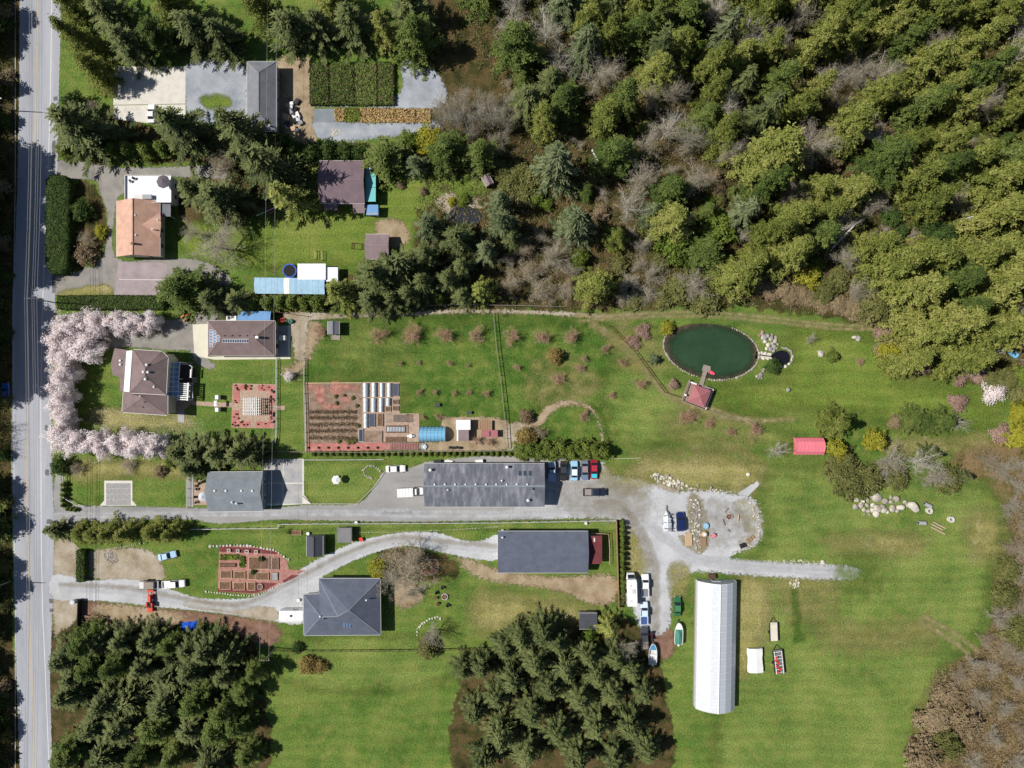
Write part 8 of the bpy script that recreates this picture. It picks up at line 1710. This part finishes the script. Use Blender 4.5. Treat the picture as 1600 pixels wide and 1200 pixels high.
MB().loft([[(.3 * s_, 1.4 * s_ * math.cos(a) * g.uniform(.75, 1.15), 1.5 + 1.4 * s_ * math.sin(a) * g.uniform(.8, 1.1)) for a in [6.283 * k / 12 for k in range(12)]] for s_ in (1.0, .8)] ).build('roots', 'wood_dark', t); MB().cyl((0, 0, 1.3), (-4.5, 0, .5), .4, .3, n=8).build('trunk', 'bark', t)
for (u0, v0, u1, v1, r) in ((1300, 388, 1335, 352, .22), (1402, 312, 1440, 298, .2), (1308, 335, 1345, 300, .16), (926, 235, 934, 250, .22), (1455, 340, 1466, 328, .2), (1500, 344, 1522, 338, .2)):
    r *= 1.5; a = W(u0, v0, 1.2); b = W(u1, v1, 4.5); c = (a + b) / 2; t = thing('fallen_trunk', 'pale fallen trunk lying in the wood', 'fallen tree', (c.x, c.y, 0), 0, 'fallen trunks in the wood'); c.z = 0; MB().cyl(a - c, b - c, r, r * .55, n=8).build('trunk', 'bark_pale', t)
    for k in range(4): q = (a - c).lerp(b - c, .5 + k * .12); MB().cyl(q, q + Vector((trnd.uniform(-1.2, 1.2), trnd.uniform(-1.2, 1.2), .5)), r * .3, .02, n=5, caps=False).build('branch', 'bark_pale', t)
# clutter in the yard beside the pale grey house
for k in range(16):
    u = 448 + trnd.uniform(-4, 22) + (k % 4) * 3; v = 160 + k * 3.0; m = ['metal_dark', 'white_paint', 'wood_light', 'plastic_sheet', 'black_rubber', 'paver_grey'][k % 6]
    t = thing('yard_box', {'metal_dark': 'dark box', 'white_paint': 'white box', 'wood_light': 'tan wooden box', 'plastic_sheet': 'pale wrapped box', 'black_rubber': 'black box', 'paver_grey': 'grey box'}[m] + ' in the cluttered yard beside the pale grey house', 'box', W(u, v), trnd.random() * 3, m + ' clutter boxes'.replace('_', ' ')); t['group'] = m.replace('_', ' ') + ' boxes in the yard'; w_ = trnd.uniform(.8, 1.6)
    MB().box((0, 0, .35), (w_, w_ * trnd.uniform(.5, 1), .7)).build('body', m, t); MB().box((0, 0, .72), (w_ * .9, w_ * .5, .06)).build('lid', m, t)
planks(447, 190, 1.2, 4.5, .25, 4, 'wood_light', 'long tan boards stacked in the cluttered yard'); planks(459, 180, .9, 5.0, .5, 3, 'white_paint', 'long white boards stacked in the cluttered yard')
stones_thing('sand_heap', 'pale heap of wood chips on the nursery path', 'chip heap', scatter([(514, 203), (522, 199), (534, 203), (533, 211), (520, 213)], 70, .6, 1.2, [SW]))
t = thing('red_swing', 'red-roofed swing seat with white pole under the firs', 'swing', W(426, 331), .6); MB().box((0, 0, 1.9), (1.9, 1.2, .08)).build('roof', 'roof_maroon', t); MB().bar((-3.4, .6, 2.0), (1.3, -.3, 2.1), .12).build('pole', 'white_paint', t); MB().box((0, 0, .5), (1.5, .5, .08)).build('seat', 'wood', t)
for x in (-.9, .9):
    for y in (-.5, .5): MB().bar((x, y, 0), (x, y, 1.9), .07).build('leg', 'metal_dark', t)
t = thing('dustbin', 'pale green bin beside the dark fence at the road', 'bin', W(118, 939), .2); MB().cyl((0, 0, 0), (0, 0, 1.2), .55, .65, n=12).build('body', 'cloche_film', t); MB().cyl((0, 0, 1.2), (0, 0, 1.32), .68, .5, n=12).build('lid', 'plastic_sheet', t)
for (u, v, lab, m) in ((482, 833, 'white bucket on top end of dark slate shed', 'white_paint'), (497, 942 - 6, 'black pot beside the caravan', 'metal_dark'), (467, 937, 'white pot on the paving near the caravan', 'white_paint'), (557, 816, 'white bucket on the boundary fence line', 'white_paint'), (915, 819 - 2, 'pale trough in the fenced garage corner', 'trim'), (785, 829, 'white bin at the slate garage corner', 'white_paint')):
    t = thing('bucket', lab, 'bucket', W(u, v)); MB().cyl((0, 0, 0), (0, 0, .6), .32, .4, n=12).build('body', m, t); MB().cyl((0, 0, .5), (0, 0, .56), .36, n=12).build('contents', 'soil_bed', t)
for k in range(3): # objects behind the long building
    u, v, m, lab = ((701, 721, 'white_paint', 'white dinghy upturned behind the long building'), (684, 721, 'metal_dark', 'dark crate behind the long building'), (749, 720.5, 'white_paint', 'white freezer behind the long building'))[k]
    t = thing(('dinghy', 'crate', 'freezer')[k], lab, ('boat', 'crate', 'freezer')[k], W(u, v), .1)
    if k == 0: MB().loft([[(x, -w_, .05), (x, -w_ * .6, .5), (x, w_ * .6, .5), (x, w_, .05)] for x, w_ in ((-1.0, .5), (0, .6), (.7, .4), (1.2, .1))]).build('hull', m, t); MB().bar((-1, 0, .53), (1, 0, .53), .06).build('keel', 'trim', t)
    else: MB().box((0, 0, .45), (1.8, .9, .9)).build('body', m, t); MB().box((0, 0, .93), (1.85, .95, .08)).build('lid', m, t)

# ================================================================ FENCES, POLES, WIRES
def fence(px, h, label, m='wood_grey', rails=2, step=2.4, slats=False, pm=None, rw=.09, name='fence'):
    P = [W(u, v) for u, v in px]; c = P[0].copy(); t = thing(name, label, 'fence', c); pmx = MB().box((0, 0, h / 2), (.11, .11, h)).mesh('post', pm or m)
    for a, b in zip(P[:-1], P[1:]):
        L = (b - a).length; n = max(1, round(L / step))
        for i in range(n + 1): q = a.lerp(b, i / n) - c; link('post', pmx, t, q)
        for r in range(rails): z = h * (.35 + .6 * r / max(1, rails - 1)) if rails > 1 else h * .95; MB().bar(a - c + Vector((0, 0, z)), b - c + Vector((0, 0, z)), .06, rw).build('rail', m, t)
        if slats: MB().bar(a - c + Vector((0, 0, h * .5)), b - c + Vector((0, 0, h * .5)), .05, h * .96).build('panel', m, t)
        else: MB().bar(a - c + Vector((0, 0, h + .02)), b - c + Vector((0, 0, h + .02)), .09, .05).build('top_rail', m, t)
    return t
fence([(771, 490), (776, 545), (783, 600), (789, 655), (792, 700)], 1.4, 'weathered post fence crossing the orchard lawn', 'wood_grey')
fence([(951, 509), (990, 548), (1038, 613), (1062, 621)], 1.2, 'dark rail fence slanting across the lawn to the deck', 'wood_dark')
fence([(1113, 642), (1140, 653), (1180, 660)], .5, 'low edge rail curving away from the deck', 'wood_grey')
fence([(415, 705), (480, 705), (566, 706), (660, 705), (800, 703)], 1.5, 'long timber fence between kitchen garden and long building', 'wood_grey')
hd = []
for k in range(34): hd.append((490 + k * 9.6, 709, 4.4, 1.4))
trees('conebush', hd, 'small clipped bush in the hedge behind the long building', 'hedge bushes behind the long building')
fence([(475, 718), (540, 718), (600, 717.5)], .9, 'white-capped fence by the clipped hedge', 'trim')
fence([(300, 826), (370, 824.5), (437, 824), (437, 818), (500, 817), (640, 816.5), (780, 815.5), (963, 812)], 1.3, 'long pale fence along the shared drive', 'trim', pm='wood_dark')
fence([(962, 812), (964, 880), (966, 948)], 1.9, 'solid timber boundary fence beside the garage', 'wood', slats=True); fence([(925, 832), (950, 833), (952, 855), (952, 880)], 1.1, 'pale inner fence round the maroon porch', 'wood_light')
fence([(128, 935), (127.5, 960), (127, 985)], 1.8, 'dark solid fence beside the log pile', 'metal_dark', slats=True)
fence([(430, 1015), (520, 1015), (640, 1014), (765, 1011)], 1.4, 'dark boundary fence between the two house lawns', 'wood_dark'); fence([(103, 738), (104, 777), (122, 787), (136, 791)], 1.2, 'white-topped fence at the road corner of the pad lawn', 'trim', pm='metal_dark')
fence([(294, 734), (294, 792)], .9, 'short white fence beside the cottage footpath', 'trim'); fence([(472, 775), (486, 787), (558, 787), (585, 760), (602, 736)], .25, 'low concrete kerb round the triangular lawn', 'concrete', step=30, rails=1, name='kerb')
fence([(432, 488), (482, 495)], 1.2, 'short fence behind the ride-on mowers', 'wood_dark'); fence([(431, 505), (433, 560), (433, 670), (432, 690)], .9, 'thin wire fence beside the rose garden', 'metal_grey', rails=2); fence([(476, 560), (476, 600), (479, 706)], 1.0, 'thin wire fence beside the vegetable plot', 'metal_grey')
fence([(622, 478), (640, 480), (690, 477), (740, 477), (800, 478), (880, 480)], 1.2, 'pale wire fence along the wood edge', 'wood_grey'); fence([(960, 716), (980, 716), (1000, 715)], .8, 'low stone-coloured wall stub at the cypress row end', 'concrete', slats=True, name='low_wall')
fence([(494, 393), (494, 405)], 1.1, 'pale washing-line post frame on the sunlit lawn', 'wood_light') ; fence([(504, 393), (504, 407)], 1.1, 'second pale washing-line frame on the sunlit lawn', 'wood_light')
fence([(551, 380), (566, 382), (565, 390), (550, 389), (551, 380)], .6, 'small rectangular pen rail on the sunlit lawn', 'wood_dark')
def pole(u, v, h, label, arms=1, lamp=False, r=.16):
    t = thing('utility_pole', label, 'pole', W(u, v)); MB().cyl((0, 0, -.3), (0, 0, h), r, r * .7, n=10).build('shaft', 'wood_grey', t)
    for k in range(arms):
        o = MB().box((0, 0, h - .4 - k * .9), (2.4, .12, .14)).build('crossarm', 'wood_grey', t)
        for x in (-1.1, -.6, .6, 1.1): MB().cyl((x, 0, h - .33 - k * .9), (x, 0, h - .12 - k * .9), .05, n=6).build('insulator', 'trim', o)
    if lamp: MB().bar((0, 0, h - 1.6), (3.2, -.3, h - 1.0), .09).build('lamp_arm', 'metal_grey', t); MB().box((3.4, -.32, h - 1.0), (.8, .3, .16)).build('lamp_head', 'metal_grey', t, bevel=.05)
    return t
pole(95, 474.5, 11, 'utility pole leaning over the road beside the clipped hedge', 2); pole(17, 173, 9, 'street lamp pole on the verge beside the forested strip', 0, True); pole(17, 908, 9, 'utility pole on the far verge opposite the gravel drive', 1); pole(431, 1012, 8, 'service pole beside the boundary fence of the fenced-off lawns', 1); pole(100, -45, 11, 'utility pole at the road beyond the concrete drive', 2); pole(93, 1235, 11, 'utility pole at the road beyond the roadside wood', 2); pole(443, -40, 8, 'service pole in the cluttered yard', 1)
def wire(a, b, label, sag=.6, group=None, r=.036):
    a = Vector(a); b = Vector(b); c = (a + b) / 2; t = MB(); n = 10; pts = []
    for i in range(n + 1): s_ = i / n; p = a.lerp(b, s_) - Vector((c.x, c.y, 0)); p.z -= sag * 4 * s_ * (1 - s_); pts.append(p)
    for p, q in zip(pts[:-1], pts[1:]): t.cyl(p, q, r, n=4, caps=False)
    o = t.build('power_line', 'trim', None, loc=(c.x, c.y, 0)); tag(o, label, 'wire', group)
A_, B_, C_ = W(95, 474.5), W(100, -45), W(93, 1235)
for k in range(6):
    x = (-1.1, -.6, .6, 1.1, -1.1, 1.1)[k]; z = 10.9 if k < 4 else 10.0
    for E_ in (B_, C_): wire((A_.x + x, A_.y, z), (E_.x + x, E_.y, z), 'power line strung along the road between poles', 1.0, 'power lines along the road')
for x in (-1.1, 1.1):
    a = W(431, 1012); b = W(443, -40); wire((a.x + x, a.y, 7.9), (b.x + x, b.y, 7.9), 'service wire crossing the gardens between two poles', .8, 'service wires across the gardens', .018)
